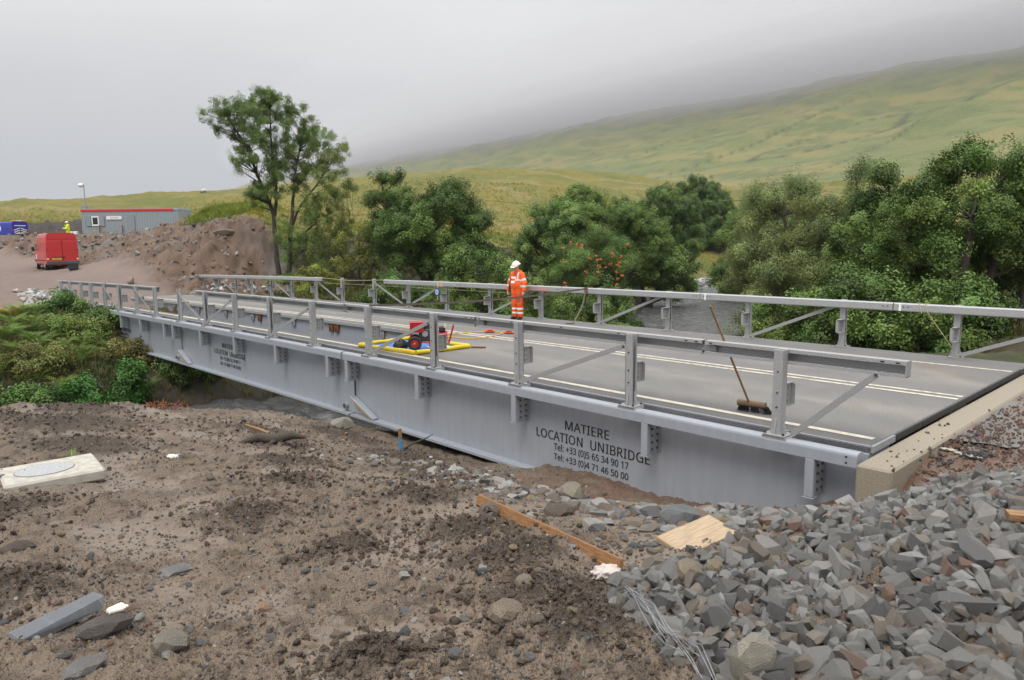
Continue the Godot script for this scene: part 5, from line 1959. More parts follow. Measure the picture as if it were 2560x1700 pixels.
	single("timber_offcut", b.mesh(), M.wood, "end of a brown plank entering at the right edge on the heap", "plank", Transform3D(Basis(Vector3.UP, -0.35), gp(3.50, 4.86, 0.13)))
	# survey stake painted blue
	var st := thing("survey_stake", "wooden survey stake with blue paint standing before the girder", "stake", Transform3D(Basis(Vector3.UP, 0.5) * Basis(Vector3(0, 0, 1), 0.05), gp(-2.09, 13.0, 0.0)))
	b = MB.new()
	b.box(Vector3(0, 0.16, 0), Vector3(0.055, 0.56, 0.055), Transform3D(), 0.003)
	part("stake", b.mesh(), M.wood, st)
	b = MB.new()
	b.box(Vector3(-0.0285, 0.13, 0), Vector3(0.002, 0.30, 0.054))
	b.box(Vector3(-0.008, 0.12, 0.0285), Vector3(0.038, 0.26, 0.002))
	part("paint", b.mesh(), mat(L(0.04, 0.28, 0.55), 0.6), st)
	b = MB.new()
	b.tube(PackedVector3Array([Vector3(-0.05, -0.05, 0), Vector3(0.15, 0.06, 0), Vector3(0.36, 0.14, 0.02), Vector3(0.52, 0.22, 0)]), PackedFloat32Array([0.022, 0.02, 0.014, 0.006]), 6)
	single("stick", b.mesh(), M.bark, "thin dark branch leaning by the blue painted stake", "branch", at(gp(-2.0, 12.9, 0.05), 0.05))
	b = MB.new()
	b.tube(PackedVector3Array([Vector3(-0.45, 0.0, 0.05), Vector3(-0.2, 0.06, 0), Vector3(0.05, 0.03, 0.05), Vector3(0.3, 0.08, 0), Vector3(0.5, 0.02, -0.04)]), PackedFloat32Array([0.03, 0.075, 0.09, 0.07, 0.02]), 8)
	single("log", b.mesh(), M.bark, "short dark root log half buried in the mud above centre", "log", at(gp(-3.72, 10.75, 0.02), 0.1))
	b = MB.new()
	b.tube(PackedVector3Array([Vector3(-0.38, 0.10, -0.1), Vector3(-0.1, 0.07, 0), Vector3(0.12, 0.02, 0.05)]), PackedFloat32Array([0.012, 0.022, 0.026]), 6)
	single("stick", b.mesh(), M.wood, "pale peeled stick lying on the root log", "branch", at(gp(-3.95, 11.05, 0.10), -0.2))
	# a torn rusty bundle of heather on the brink
	rng.seed = 77
	var tu := MB.new()
	for i in 240:
		var p := Vector3(rr(-0.45, 0.45), 0, rr(-0.15, 0.15))
		p.y = maxf(0.0, 0.17 - p.x * p.x * 0.7 - p.z * p.z * 3.0) * rng.randf()
		var dd := Vector3(rr(-1, 1), rr(0.1, 0.9), rr(-1, 1)).normalized() * rr(0.05, 0.13)
		var sd := dd.cross(Vector3.UP).normalized() * 0.012
		tu.tri(p - sd, p + sd, p + dd)
	single("heather_clump", tu.mesh(), tmat(L(0.24, 0.075, 0.025), 0.9, TX.grit, 0.2), "rust red clump of torn heather on the brink of the bank", "heather", at(gp(-6.6, 13.15, -0.02), 0.1))
	tu = MB.new()
	for i in 9:
		var a := rr(0, TAU)
		tu.tri(Vector3(-0.008, 0, 0), Vector3(0.008, 0, 0), Vector3(cos(a) * 0.06, rr(0.08, 0.16), sin(a) * 0.06))
	single("grass_sprout", tu.mesh(), mat(L(0.22, 0.42, 0.03), 0.6), "single bright green grass sprout behind the concrete slab", "grass", at(gp(-5.25, 8.25, 0.0)))
	# litter and wire
	single("plastic_bag", crumple(0.10, 0.045, 61), mat(L(0.48, 0.42, 0.39), 0.45), "crumpled white plastic bag at the lower end of the plank", "bag", at(gp(0.60, 4.42, 0.05), 0.4))
	single("plastic_scrap", crumple(0.07, 0.03, 62), mat(L(0.68, 0.66, 0.62), 0.4), "small white plastic scrap in the mud right of the concrete slab", "litter", at(gp(-4.35, 8.85, 0.02), 0.1))
	single("plastic_bag", crumple(0.30, 0.10, 63), mat(L(0.70, 0.70, 0.70), 0.4), "white sheet of plastic on the far slope under the bridge end", "bag", at(gp(-22.2, 35.0, 0.1), 0.3))
	rng.seed = 66
	var wr := MB.new()
	for i in 13:
		var o := Vector2(rr(-0.035, 0.035), rr(-0.025, 0.03))
		var path := PackedVector3Array()
		var ln := 4 + rng.randi() % 3
		for j in ln + 1:
			var t := float(j) / 6.0
			var x := lerpf(0.64, 0.86, t) + o.x * (1.0 + t) + rr(-0.012, 0.012)
			var z := lerpf(3.92, 2.98, t) + o.y
			path.append(gp(x, z, 0.055 + rr(0.0, 0.035) + 0.03 * sin(t * 9.0 + i)))
		wr.tube(path, PackedFloat32Array([0.0016]), 4)
	var wt := thing("wire_bundle", "loose bundle of thin grey steel wires at the edge of the stones", "wire")
	part("wires", wr.mesh(), M.steel, wt)
	# lumps of spilt asphalt and a scrap of road line behind the abutment
	rng.seed = 67
	var tar := MB.new()
	for i in 260:
		var s := -1.55 + rng.randfn() * 0.28
		var w := 0.95 + rng.randfn() * 0.30
		var q := BP(s, -0.10, w)
		var sz := rr(0.015, 0.05)
		q.y += 0.06 * exp(-pow((w - 0.95) / 0.3, 2.0) - pow((s + 1.55) / 0.3, 2.0))
		tar.box(Vector3.ZERO, Vector3(sz, sz * 0.7, sz), Transform3D(spin(), q), sz * 0.25)
	single("tar_heap", tar.mesh(), mat(L(0.025, 0.025, 0.026), 0.7), "small black heap of spilt asphalt by the concrete abutment", "asphalt", Transform3D(), "", "stuff")
	var ln2 := MB.new()
	for i in 9:
		var s := -1.12 - i * 0.075
		ln2.box(BP(s, -0.055 + 0.008 * sin(i * 1.7), 1.02 - 0.03 * i), Vector3(0.075, 0.008, 0.075 + 0.02 * sin(i * 2.3)), Transform3D())
	single("line_scrap", ln2.mesh(), tmat(L(0.48, 0.44, 0.35), 0.8, TX.grit, 0.1), "broken scrap of white road line beside the asphalt heap", "road marking")

func crumple(r: float, h: float, seed_: int, rough := 0.5) -> ArrayMesh:
	rng.seed = seed_
	var b := MB.new()
	var n := FastNoiseLite.new()
	n.seed = seed_
	n.frequency = 2.2
	n.fractal_octaves = 3
	var fn := func(u: float, v: float) -> Vector3:
		var a := -u * TAU
		var p := (v - 0.5) * PI
		var d := Vector3(cos(a) * cos(p), sin(p), sin(a) * cos(p))
		var k := 1.0 + rough * n.get_noise_3dv(d * 1.2)
		return Vector3(d.x * r, d.y * h, d.z * r * 0.7) * k
	b.grid(fn, 26, 14)
	return b.mesh()

# ------------------------------------------------------------------ things on the deck
func ribbon(path: PackedVector3Array, width: Vector3, t := 0.003) -> ArrayMesh:
	var b := MB.new()
	for i in path.size() - 1:
		var a := path[i]
		var c := path[i + 1]
		var w := width * 0.5
		var n := (c - a).cross(width).normalized() * t * 0.5
		b.quad(a - w + n, c - w + n, c + w + n, a + w + n) if (c - a).cross(width).dot(n) > 0 else b.quad(a - w + n, a + w + n, c + w + n, c - w + n)
		b.quad(a - w - n, a + w - n, c + w - n, c - w - n)
	return b.mesh()

func build_deck_objects() -> void:
	# spill mat with a yellow rim
	var c := [BP(11.15, 0.0, 0.60), BP(9.10, 0.0, 0.76), BP(9.06, 0.0, 2.24), BP(11.30, 0.0, 2.12)]
	var mtx := thing("spill_mat", "blue spill mat with a fat yellow foam rim under the red pump", "mat")
	var b := MB.new()
	var ctr: Vector3 = (c[0] + c[1] + c[2] + c[3]) * 0.25
	for k in 4:
		var p: Vector3 = c[k] + Vector3(0, 0.018, 0)
		var q: Vector3 = c[(k + 1) % 4] + Vector3(0, 0.018, 0)
		b.to(p, q, ctr + Vector3(0, 0.018, 0), ctr - Vector3(0, 1, 0))
	part("floor", b.mesh(), tmat(L(0.03, 0.14, 0.50), 0.55, TX.faint, 0.5), mtx)
	for k in 4:
		b = MB.new()
		var p: Vector3 = c[k] + Vector3(0, 0.052, 0)
		var q: Vector3 = c[(k + 1) % 4] + Vector3(0, 0.052, 0)
		var path := PackedVector3Array()
		var rad := PackedFloat32Array()
		for i in 9:
			path.append(p.lerp(q, i / 8.0) + Vector3(0, 0.006 * sin(i * 2.1 + k), 0))
			rad.append(0.052 + 0.004 * sin(i * 1.3))
		b.tube(path, rad, 10)
		part("rim", b.mesh(), tmat(L(0.72, 0.55, 0.015), 0.5, TX.soft, 0.4), mtx)
	b = MB.new()
	b.box(Vector3.ZERO, Vector3(0.5, 0.012, 0.42), Transform3D(Basis(Vector3.UP, 0.6), BP(9.55, 0.03, 1.75)), 0.003)
	single("white_sheet", b.mesh(), M.white, "white sheet lying on the blue mat beside the pump", "sheet")
	# the pump: a petrol engine in a red barrow frame
	var pu := thing("hydraulic_pump", "red wheeled hydraulic pump with a petrol engine standing on the blue mat", "pump", Transform3D(Basis(Vector3.UP, 0.10).scaled(Vector3.ONE * 0.74), BP(9.50, 0.02, 1.48)))
	b = MB.new()
	for z in [-0.22, 0.22]:
		b.rod(Vector3(-0.62, 0.26, z), Vector3(0.55, 0.20, z), 0.020, 8)
		b.rod(Vector3(0.06, 0.22, z), Vector3(0.06, 0.86, z), 0.020, 8)
		b.rod(Vector3(-0.62, 0.26, z), Vector3(-0.62, 0.80, z), 0.018, 8)
		b.rod(Vector3(0.55, 0.20, z), Vector3(0.70, 0.74, z), 0.018, 8)
		b.rod(Vector3(-0.06, 0.24, z), Vector3(-0.02, 0.0, z), 0.018, 8)
		b.rod(Vector3(0.14, 0.24, z), Vector3(0.10, 0.0, z), 0.018, 8)
		b.rod(Vector3(-0.02, 0.0, z), Vector3(0.10, 0.0, z), 0.018, 8)
	for x in [-0.6, 0.06, 0.54]:
		b.rod(Vector3(x, 0.24, -0.22), Vector3(x, 0.24, 0.22), 0.018, 8)
	b.rod(Vector3(0.06, 0.86, -0.22), Vector3(0.06, 0.86, 0.22), 0.018, 8)
	part("frame", b.mesh(), M.red, pu)
	b = MB.new()
	b.box(Vector3(-0.42, 0.70, 0.0), Vector3(0.40, 0.30, 0.016), Transform3D(Basis(Vector3.UP, 0.0), Vector3(0, 0, 0.23)), 0.004)
	b.box(Vector3(-0.62, 0.70, 0.0), Vector3(0.016, 0.30, 0.46), Transform3D(), 0.004)
	b.box(Vector3(-0.42, 0.845, 0.0), Vector3(0.46, 0.016, 0.50), Transform3D(), 0.004)
	for i in 8:
		b.box(Vector3(-0.60 + i * 0.05, 0.62, 0.242), Vector3(0.008, 0.12, 0.012))
	part("hood", b.mesh(), M.red, pu)
	b = MB.new()
	b.box(Vector3(-0.16, 0.46, 0.0), Vector3(0.42, 0.36, 0.34), Transform3D(), 0.03)
	b.box(Vector3(-0.10, 0.70, 0.0), Vector3(0.22, 0.16, 0.22), Transform3D(), 0.03)
	part("engine", b.mesh(), mat(L(0.06, 0.055, 0.05), 0.5, 0.3), pu)
	b = MB.new()
	for i in 7:
		b.box(Vector3(-0.10, 0.62 + i * 0.026, 0.0), Vector3(0.27, 0.008, 0.27), Transform3D(), 0.002)
	part("cooling_fins", b.mesh(), M.bolt, pu)
	b = MB.new()
	b.rod(Vector3(-0.18, 0.50, 0.17), Vector3(-0.18, 0.50, 0.225), 0.09, 18)
	part("flywheel_cover", b.mesh(), M.steel, pu)
	b = MB.new()
	b.rod(Vector3(0.12, 0.42, 0.0), Vector3(0.50, 0.42, 0.0), 0.15, 16)
	part("tank", b.mesh(), M.red, pu)
	b = MB.new()
	b.box(Vector3(0.34, 0.62, 0.04), Vector3(0.20, 0.16, 0.24), Transform3D(), 0.03)
	part("filter_box", b.mesh(), M.black, pu)
	b = MB.new()
	b.box(Vector3(0.44, 0.74, 0.12), Vector3(0.09, 0.16, 0.09), Transform3D(), 0.02)
	part("oil_bottle", b.mesh(), mat(L(0.62, 0.55, 0.36), 0.4), pu)
	for z in [-0.30, 0.30]:
		var t := MB.new()
		var lp := PackedVector3Array()
		for i in 25:
			lp.append(Vector3(-0.50 + cos(TAU * i / 24) * 0.165, 0.225, sin(TAU * i / 24) * 0.165))
		for i in 25:
			lp[i] = Vector3(lp[i].x, 0.225 + lp[i].z, z)
		t.tube(lp, PackedFloat32Array([0.055]), 10, false)
		var wh := part("wheel", t.mesh(), M.rubber, pu)
		t = MB.new()
		t.rod(Vector3(-0.50, 0.225, z - 0.035), Vector3(-0.50, 0.225, z + 0.035), 0.115, 18)
		part("rim", t.mesh(), M.red, wh)
		t = MB.new()
		t.rod(Vector3(-0.50, 0.225, z - 0.05), Vector3(-0.50, 0.225, z + 0.05), 0.03, 10)
		part("hub", t.mesh(), M.steel, wh)
	# black kit bag
	var bag := thing("kit_bag", "black kit bag slumped on the mat left of the pump wheel", "bag", Transform3D(Basis(Vector3.UP, 0.3), BP(9.98, 0.11, 0.98)))
	part("bag", crumple(0.17, 0.115, 81, 0.28), M.black, bag)
	b = MB.new()
	var hd := PackedVector3Array()
	for i in 9:
		hd.append(Vector3(-0.08 + i * 0.02, 0.08 + 0.07 * sin(PI * i / 8.0), 0.04))
	b.tube(hd, PackedFloat32Array([0.012]), 6)
	part("handle", b.mesh(), M.rubber, bag)
	b = MB.new()
	b.rod(BP(9.0, 0.03, 2.25), BP(8.72, 0.03, 2.45), 0.02, 8)
	single("steel_pipe", b.mesh(), M.rust, "short dark pipe sticking out from the mat's right corner", "pipe")
	# broom leaning on the near rail
	var hb := BP(1.30, 0.0, 0.92)
	var dirs := (BP(1.50, 0, 0.90) - BP(1.08, 0, 0.94)).normalized()
	var br := thing("broom", "worn broom with a wooden handle leaning on the near rail", "broom", Transform3D(Basis(dirs, Vector3.UP, dirs.cross(Vector3.UP)), hb))
	b = MB.new()
	b.rod(Vector3(-0.21, 0.115, 0), Vector3(0.19, 0.115, 0), 0.046, 14)
	part("broom_head", b.mesh(), tmat(L(0.22, 0.14, 0.085), 0.85, TX.grit, 0.2, null, 0, false), br)
	b = MB.new()
	rng.seed = 12
	for i in 210:
		var x := rr(-0.27, 0.19)
		var z := rr(-0.035, 0.035)
		b.rod(Vector3(x * 0.9, 0.10, z), Vector3(x + (rr(-0.05, 0.0) if x < -0.15 else rr(-0.01, 0.01)), rr(0.0, 0.012), z * 1.6), 0.004, 3)
	part("bristles", b.mesh(), M.black, br)
	b = MB.new()
	var inv: Transform3D = br.transform.affine_inverse()
	b.rod(inv * BP(1.32, 0.12, 0.91), inv * BP(1.40, 1.56, -0.06), 0.0155, 8, 0.014)
	part("handle", b.mesh(), M.wood, br)
	# orange drag ropes left on the road
	b = MB.new()
	var rp := PackedVector3Array()
	var cv := Curve3D.new()
	for q in [[11.9, 2.55], [11.16, 3.10], [10.34, 3.27], [10.16, 3.83], [10.5, 4.63], [11.0, 4.60], [11.26, 4.3], [11.5, 3.6], [12.2, 3.72]]:
		cv.add_point(BP(q[0], 0.016, q[1]))
	for i in range(1, cv.point_count - 1):
		var tg := (cv.get_point_position(i + 1) - cv.get_point_position(i - 1)) / 6.0
		cv.set_point_in(i, -tg)
		cv.set_point_out(i, tg)
	for i in 70:
		rp.append(cv.sample_baked(cv.get_baked_length() * i / 69.0))
	b.tube(rp, PackedFloat32Array([0.013]), 6)
	single("rope", b.mesh(), mat(L(0.62, 0.36, 0.04), 0.7), "thin yellow orange rope looped over the centre road lines", "rope")
	for q in [[10.95, 4.55, 0.2, "orange rope sling on the centre lines, nearer the pump"], [10.35, 4.72, -0.3, "orange rope sling farther from the pump near the worker's side"]]:
		b = MB.new()
		b.box(Vector3.ZERO, Vector3(0.30, 0.07, 0.11), Transform3D(), 0.03)
		b.box(Vector3(0, 0.045, 0), Vector3(0.16, 0.02, 0.12), Transform3D(), 0.006)
		single("drag_sling", b.mesh(), mat(L(0.62, 0.10, 0.035), 0.5), q[3], "sling", Transform3D(Basis(Vector3.UP, q[2]), BP(q[0], 0.04, q[1])))
	b = MB.new()
	b.rod(BP(11.5, 0.016, 3.55), BP(13.6, 0.02, 3.52), 0.010, 5)
	b.rod(BP(13.6, 0.02, 3.52), BP(15.6, -0.62, 3.46), 0.010, 5)
	single("rope", b.mesh(), mat(L(0.60, 0.36, 0.05), 0.7), "orange rope trailing along the open edge into the gap", "rope")
	# ratchet strap stretched across the deck
	b = MB.new()
	var pth := PackedVector3Array()
	for i in 25:
		var t := i / 24.0
		pth.append(BP(lerpf(9.74, 10.36, t), lerpf(1.10, 1.06, t) - 0.10 * sin(PI * t), lerpf(0.02, 7.9, t)))
	single("ratchet_strap", ribbon(pth, Vector3(0, 0.052, 0.012)), mat(L(0.15, 0.125, 0.10), 0.8), "brown webbing strap stretched across the bridge between both parapets", "strap")
	var hs := thing("ratchet_strap", "brown webbing strap hanging from the far rail with its hook on the deck", "strap")
	pth = PackedVector3Array()
	for i in 13:
		var t := i / 12.0
		pth.append(BP(10.38 + 0.22 * t * t, 1.10 - 1.06 * t, 7.86 - 0.30 * t * t))
	part("webbing", ribbon(pth, ba * 0.055), mat(L(0.15, 0.125, 0.10), 0.8), hs)
	b = MB.new()
	b.box(BP(10.66, 0.035, 7.50), Vector3(0.26, 0.03, 0.06), Transform3D(), 0.008)
	part("hook", b.mesh(), M.bolt, hs)
	b = MB.new()
	for s in [10.33, 10.43]:
		b.tube(PackedVector3Array([BP(s, 0.89, 7.88), BP(s, 1.085, 7.88), BP(s, 1.09, 8.05), BP(s, 0.89, 8.05), BP(s, 0.885, 7.88)]), PackedFloat32Array([0.012]), 5)
	part("loop", b.mesh(), M.rust, hs)
	# tape reel hung on the far parapet
	var rl := thing("tape_reel", "blue and white tape reel hanging from the far rail on cream rope", "reel")
	b = MB.new()
	b.rod(BP(17.5, 0.70, 7.84), BP(17.5, 0.70, 7.78), 0.135, 22)
	part("reel", b.mesh(), mat(L(0.03, 0.08, 0.20), 0.4), rl)
	b = MB.new()
	b.rod(BP(17.5, 0.70, 7.785), BP(17.5, 0.70, 7.770), 0.098, 20)
	part("face", b.mesh(), mat(L(0.36, 0.50, 0.70), 0.4), rl)
	b = MB.new()
	b.rod(BP(17.5, 0.70, 7.775), BP(17.5, 0.70, 7.760), 0.028, 12)
	part("hub", b.mesh(), M.black, rl)
	b = MB.new()
	b.box(BP(17.5, 0.86, 7.81), Vector3(0.07, 0.05, 0.05), Transform3D(), 0.01)
	part("clip", b.mesh(), mat(L(0.5, 0.1, 0.05), 0.5), rl)
	b = MB.new()
	b.rod(BP(17.5, 0.86, 7.81), BP(17.52, 1.09, 7.87), 0.011, 6)
	b.rod(BP(17.50, 0.56, 7.80), BP(17.50, 0.42, 7.80), 0.012, 6)
	for s in [17.42, 17.50, 17.58, 17.30]:
		b.tube(PackedVector3Array([BP(s, 0.895, 7.885), BP(s + 0.03, 1.088, 7.885), BP(s + 0.05, 1.09, 8.045), BP(s, 0.895, 8.045), BP(s, 0.89, 7.885)]), PackedFloat32Array([0.016]), 6)
	part("rope", b.mesh(), mat(L(0.55, 0.46, 0.32), 0.9), rl)
	# lines strung along the far parapet
	for q in [[[26.2, 1.05], [24.0, 0.98], [21.25, 1.05], "slack grey rope bridging the open gap in the far rail"], [[33.0, 0.86], [22.0, 0.82], [12.9, 0.80], "thin yellowish line strung through the far posts"]]:
		b = MB.new()
		b.tube(PackedVector3Array([BP(q[0][0], q[0][1], 7.93), BP(q[1][0], q[1][1], 7.95), BP(q[2][0], q[2][1], 7.93)]), PackedFloat32Array([0.008 if q[0][0] > 30 else 0.014]), 5)
		single("line", b.mesh(), mat(L(0.30, 0.27, 0.16), 0.8), q[3], "rope")
	b = MB.new()
	for s in [1.18, 1.30]:
		b.tube(PackedVector3Array([BP(s, 0.895, 7.885), BP(s + 0.05, 1.088, 7.885), BP(s + 0.12, 1.09, 8.045), BP(s, 0.895, 8.045), BP(s, 0.89, 7.885)]), PackedFloat32Array([0.009]), 5)
	b.rod(BP(1.18, 0.90, 7.885), BP(0.62, 0.06, 8.0), 0.007, 5)
	single("rope", b.mesh(), mat(L(0.42, 0.38, 0.20), 0.9), "thin olive rope tied round the far rail at the right", "rope")
	b = MB.new()
	b.box(BP(11.95, 0.99, 7.8935), Vector3(0.36, 0.10, 0.003), Transform3D(Basis(Vector3.UP, 0.0), Vector3.ZERO))
	b = MB.new()
	b.prism(PackedVector2Array([Vector2(-0.25, -0.05), Vector2(0.2, -0.06), Vector2(0.3, 0.0), Vector2(0.1, 0.05), Vector2(-0.2, 0.04)]), Transform3D(Basis(-ba, Vector3.UP, -bb), BP(12.2, 0.99, 7.894)), 0.0, 0.003)
	part("paint_smear", b.mesh(), mat(L(0.46, 0.26, 0.25), 0.6), get_node("steel_bridge"), get_node("steel_bridge").transform.affine_inverse())

# ------------------------------------------------------------------ the site beyond the bridge
# a van body lofted from cross sections; x across, y up, rear at z = 0 and front at z = -len
func van_body(W: float, Hh: float, ln: float, nose: float) -> ArrayMesh:
	var b := MB.new()
	var st := [[0.0, 1.0, 0.965, 0.0], [-0.06, 1.0, 0.995, 0.0], [-ln * 0.35, 1.0, 1.0, 0.0], [-ln * 0.62, 1.0, 1.0, 0.0], [-ln * 0.70, 0.97, 0.985, 0.0], [-ln * 0.84, nose * 1.18 / Hh, 0.97, 0.0], [-ln * 0.955, nose / Hh, 0.93, 0.0], [-ln, nose * 0.72 / Hh, 0.84, 0.05]]
	var rings := []
	for s in st:
		var top: float = Hh * s[1]
		var hw: float = W * 0.5 * s[2]
		var y0: float = 0.30 + s[3]
		var sh := minf(1.15, top * 0.86)
		var r := []
		for p in [[0.90, y0], [1.0, y0 + 0.10], [1.0, sh * 0.6 + y0 * 0.4], [1.0, sh], [lerpf(1.0, 0.93, 0.5), lerpf(sh, top, 0.5)], [0.93, lerpf(sh, top, 0.78)], [0.885, top - 0.10], [0.80, top - 0.025], [0.55, top], [0.0, top + 0.02]]:
			r.append(Vector3(hw * p[0], p[1], s[0]))
		for i in range(r.size() - 2, -1, -1):
			r.append(Vector3(-r[i].x, r[i].y, r[i].z))
		rings.append(r)
	var mid := Vector3(0, Hh * 0.5, -ln * 0.5)
	for k in rings.size() - 1:
		for i in rings[0].size() - 1:
			b.qo(rings[k][i], rings[k][i + 1], rings[k + 1][i + 1], rings[k + 1][i], Vector3(0, minf(Hh * 0.45, 1.0), (rings[k][0].z + rings[k + 1][0].z) * 0.5))
	for k in [0, rings.size() - 1]:
		var c := Vector3(0, 1.0, rings[k][0].z)
		for i in rings[0].size() - 1:
			b.to(rings[k][i], rings[k][i + 1], c, mid)
		b.to(rings[k][0], rings[k][rings[k].size() - 1], c, mid)
	return b.mesh()

func box_part(called: String, mid: Vector3, size: Vector3, m: Material, parent: Node, ch := 0.01) -> MeshInstance3D:
	var b := MB.new()
	b.box(mid, size, Transform3D(), ch)
	return part(called, b.mesh(), m, parent)

func wheels(t: Node3D, W: float, zs: Array, r: float) -> void:
	for z in zs:
		for sx in [-1.0, 1.0]:
			var b := MB.new()
			b.tube(PackedVector3Array([Vector3(sx * (W * 0.5 - 0.24), r, z), Vector3(sx * (W * 0.5 - 0.22), r, z), Vector3(sx * (W * 0.5 - 0.04), r, z), Vector3(sx * (W * 0.5 - 0.02), r, z)]), PackedFloat32Array([r * 0.92, r, r, r * 0.92]), 20)
			var w := part("wheel", b.mesh(), M.rubber, t)
			b = MB.new()
			b.rod(Vector3(sx * (W * 0.5 - 0.05), r, z), Vector3(sx * (W * 0.5 - 0.012), r, z), r * 0.60, 16)
			part("rim", b.mesh(), mat(L(0.45, 0.46, 0.47), 0.5, 0.3), w)

func build_far_site() -> void:
	var glass := mat(L(0.02, 0.025, 0.03), 0.08)
	var lamp_red := mat(L(0.45, 0.02, 0.02), 0.3)
	# ---- red high roof van, seen from behind
	var base := Vector3(-31.25, 0, -50.2)
	base.y = ground(base.x, 50.2) + bumps(2, base.x, 50.2, 60) + 0.02
	var v := thing("red_van", "red high roofed delivery van seen from behind on the haul road", "van", Transform3D(Basis(Vector3.UP, 0.72), base))
	var red := mat(L(0.48, 0.016, 0.018), 0.28)
	red.clearcoat_enabled = true
	red.clearcoat = 0.5
	part("body", van_body(1.98, 2.52, 5.5, 1.35), red, v)
	for x in [-0.47, 0.47]:
		var d := box_part("door", Vector3(x, 1.22, 0.012), Vector3(0.90, 1.56, 0.02), red, v)
		box_part("door_panel", Vector3(x, 1.62, 0.026), Vector3(0.72, 0.60, 0.012), red, d, 0.006)
	box_part("roof_panel", Vector3(0, 2.20, 0.005), Vector3(1.62, 0.26, 0.016), red, v, 0.006)
	box_part("door_seam", Vector3(0, 1.22, 0.0225), Vector3(0.014, 1.56, 0.003), M.dark_gap, v, 0.0)
	box_part("bumper", Vector3(0, 0.46, 0.06), Vector3(1.96, 0.26, 0.16), mat(L(0.06, 0.062, 0.066), 0.6), v, 0.03)
	box_part("door_handle", Vector3(0.05, 0.86, 0.035), Vector3(0.16, 0.10, 0.03), M.black, v)
	box_part("plate_trim", Vector3(-0.36, 0.85, 0.035), Vector3(0.62, 0.045, 0.03), M.black, v)
	var np := box_part("number_plate", Vector3(-0.36, 0.73, 0.032), Vector3(0.54, 0.12, 0.012), mat(L(0.75, 0.52, 0.02), 0.4), v, 0.002)
	box_part("plate_smudge", Vector3(-0.36, 0.73, 0.0395), Vector3(0.42, 0.05, 0.002), mat(L(0.20, 0.14, 0.02), 0.5), np, 0.0)
	for sx in [-1.0, 1.0]:
		box_part("tail_light", Vector3(sx * 0.90, 0.78, 0.012), Vector3(0.12, 0.34, 0.03), lamp_red, v, 0.008)
		box_part("tail_lens", Vector3(sx * 0.90, 0.73, 0.03), Vector3(0.11, 0.12, 0.012), mat(L(0.75, 0.62, 0.45), 0.3), v, 0.005)
		box_part("door_hinge", Vector3(sx * 0.93, 1.36, 0.02), Vector3(0.12, 0.05, 0.03), M.black, v, 0.004)
		box_part("mirror", Vector3(sx * 1.16, 1.42, -4.05), Vector3(0.18, 0.34, 0.10), M.black, v, 0.03)
		box_part("mirror_arm", Vector3(sx * 1.03, 1.36, -4.02), Vector3(0.16, 0.05, 0.05), M.black, v, 0.01)
		box_part("cab_window", Vector3(sx * 0.955, 1.55, -3.95), Vector3(0.02, 0.50, 0.85), glass, v, 0.005)
		box_part("side_strip", Vector3(sx * 0.992, 0.62, -2.7), Vector3(0.016, 0.07, 4.4), M.black, v, 0.004)
		for z in [-1.2, -2.6]:
			box_part("side_panel", Vector3(sx * 0.965, 1.62, z), Vector3(0.016, 0.52, 1.15), red, v, 0.006)
		box_part("door_sign", Vector3(sx * 0.998, 0.86, -3.9), Vector3(0.01, 0.36, 0.30), M.white, v, 0.002)
	box_part("step_light", Vector3(-0.25, 0.30, 0.12), Vector3(0.16, 0.06, 0.03), lamp_red, v)
	box_part("underside", Vector3(0, 0.33, -2.6), Vector3(1.5, 0.18, 4.6), M.black, v)
	wheels(v, 1.98, [-0.95, -4.45], 0.34)
	b_case(v)
	# ---- blue van with chevrons
	base = Vector3(-57.6, 0, -85.0)
	base.y = surface_y(base.x, 85.0) + 0.0
	v = thing("blue_van", "blue van with white chevrons and an orange light bar at the far left", "van", Transform3D(Basis(Vector3.UP, 1.15), base))
	var blue := mat(L(0.02, 0.035, 0.30), 0.3)
	part("body", van_body(1.90, 1.98, 4.9, 1.15), blue, v)
	var wh := mat(L(0.72, 0.74, 0.80), 0.5)
	for k in 3:
		for sx in [-1.0, 1.0]:
			var c := MB.new()
			c.bar(Vector3(sx * 0.06, 1.22 - k * 0.24, 0.025), Vector3(sx * 0.74, 0.86 - k * 0.24 + 0.10, 0.025), 0.10, 0.012, Vector3(0, 0, 1))
			part("chevron", c.mesh(), wh, v)
	box_part("door_band", Vector3(0, 1.50, 0.012), Vector3(1.3, 0.10, 0.02), wh, v)
	box_part("door_seam", Vector3(0, 1.1, 0.015), Vector3(0.014, 1.5, 0.006), M.dark_gap, v, 0.0)
	box_part("bumper", Vector3(0, 0.42, 0.05), Vector3(1.86, 0.22, 0.14), M.black, v, 0.03)
	box_part("number_plate", Vector3(-0.1, 0.60, 0.02), Vector3(0.54, 0.12, 0.02), mat(L(0.75, 0.52, 0.02), 0.4), v, 0.002)
	box_part("light_bar", Vector3(0, 2.06, -0.35), Vector3(1.5, 0.11, 0.26), mat(L(0.75, 0.24, 0.05), 0.3), v, 0.03)
	box_part("light_bar_middle", Vector3(0, 2.062, -0.35), Vector3(0.7, 0.114, 0.264), mat(L(0.75, 0.62, 0.45), 0.3), v, 0.03)
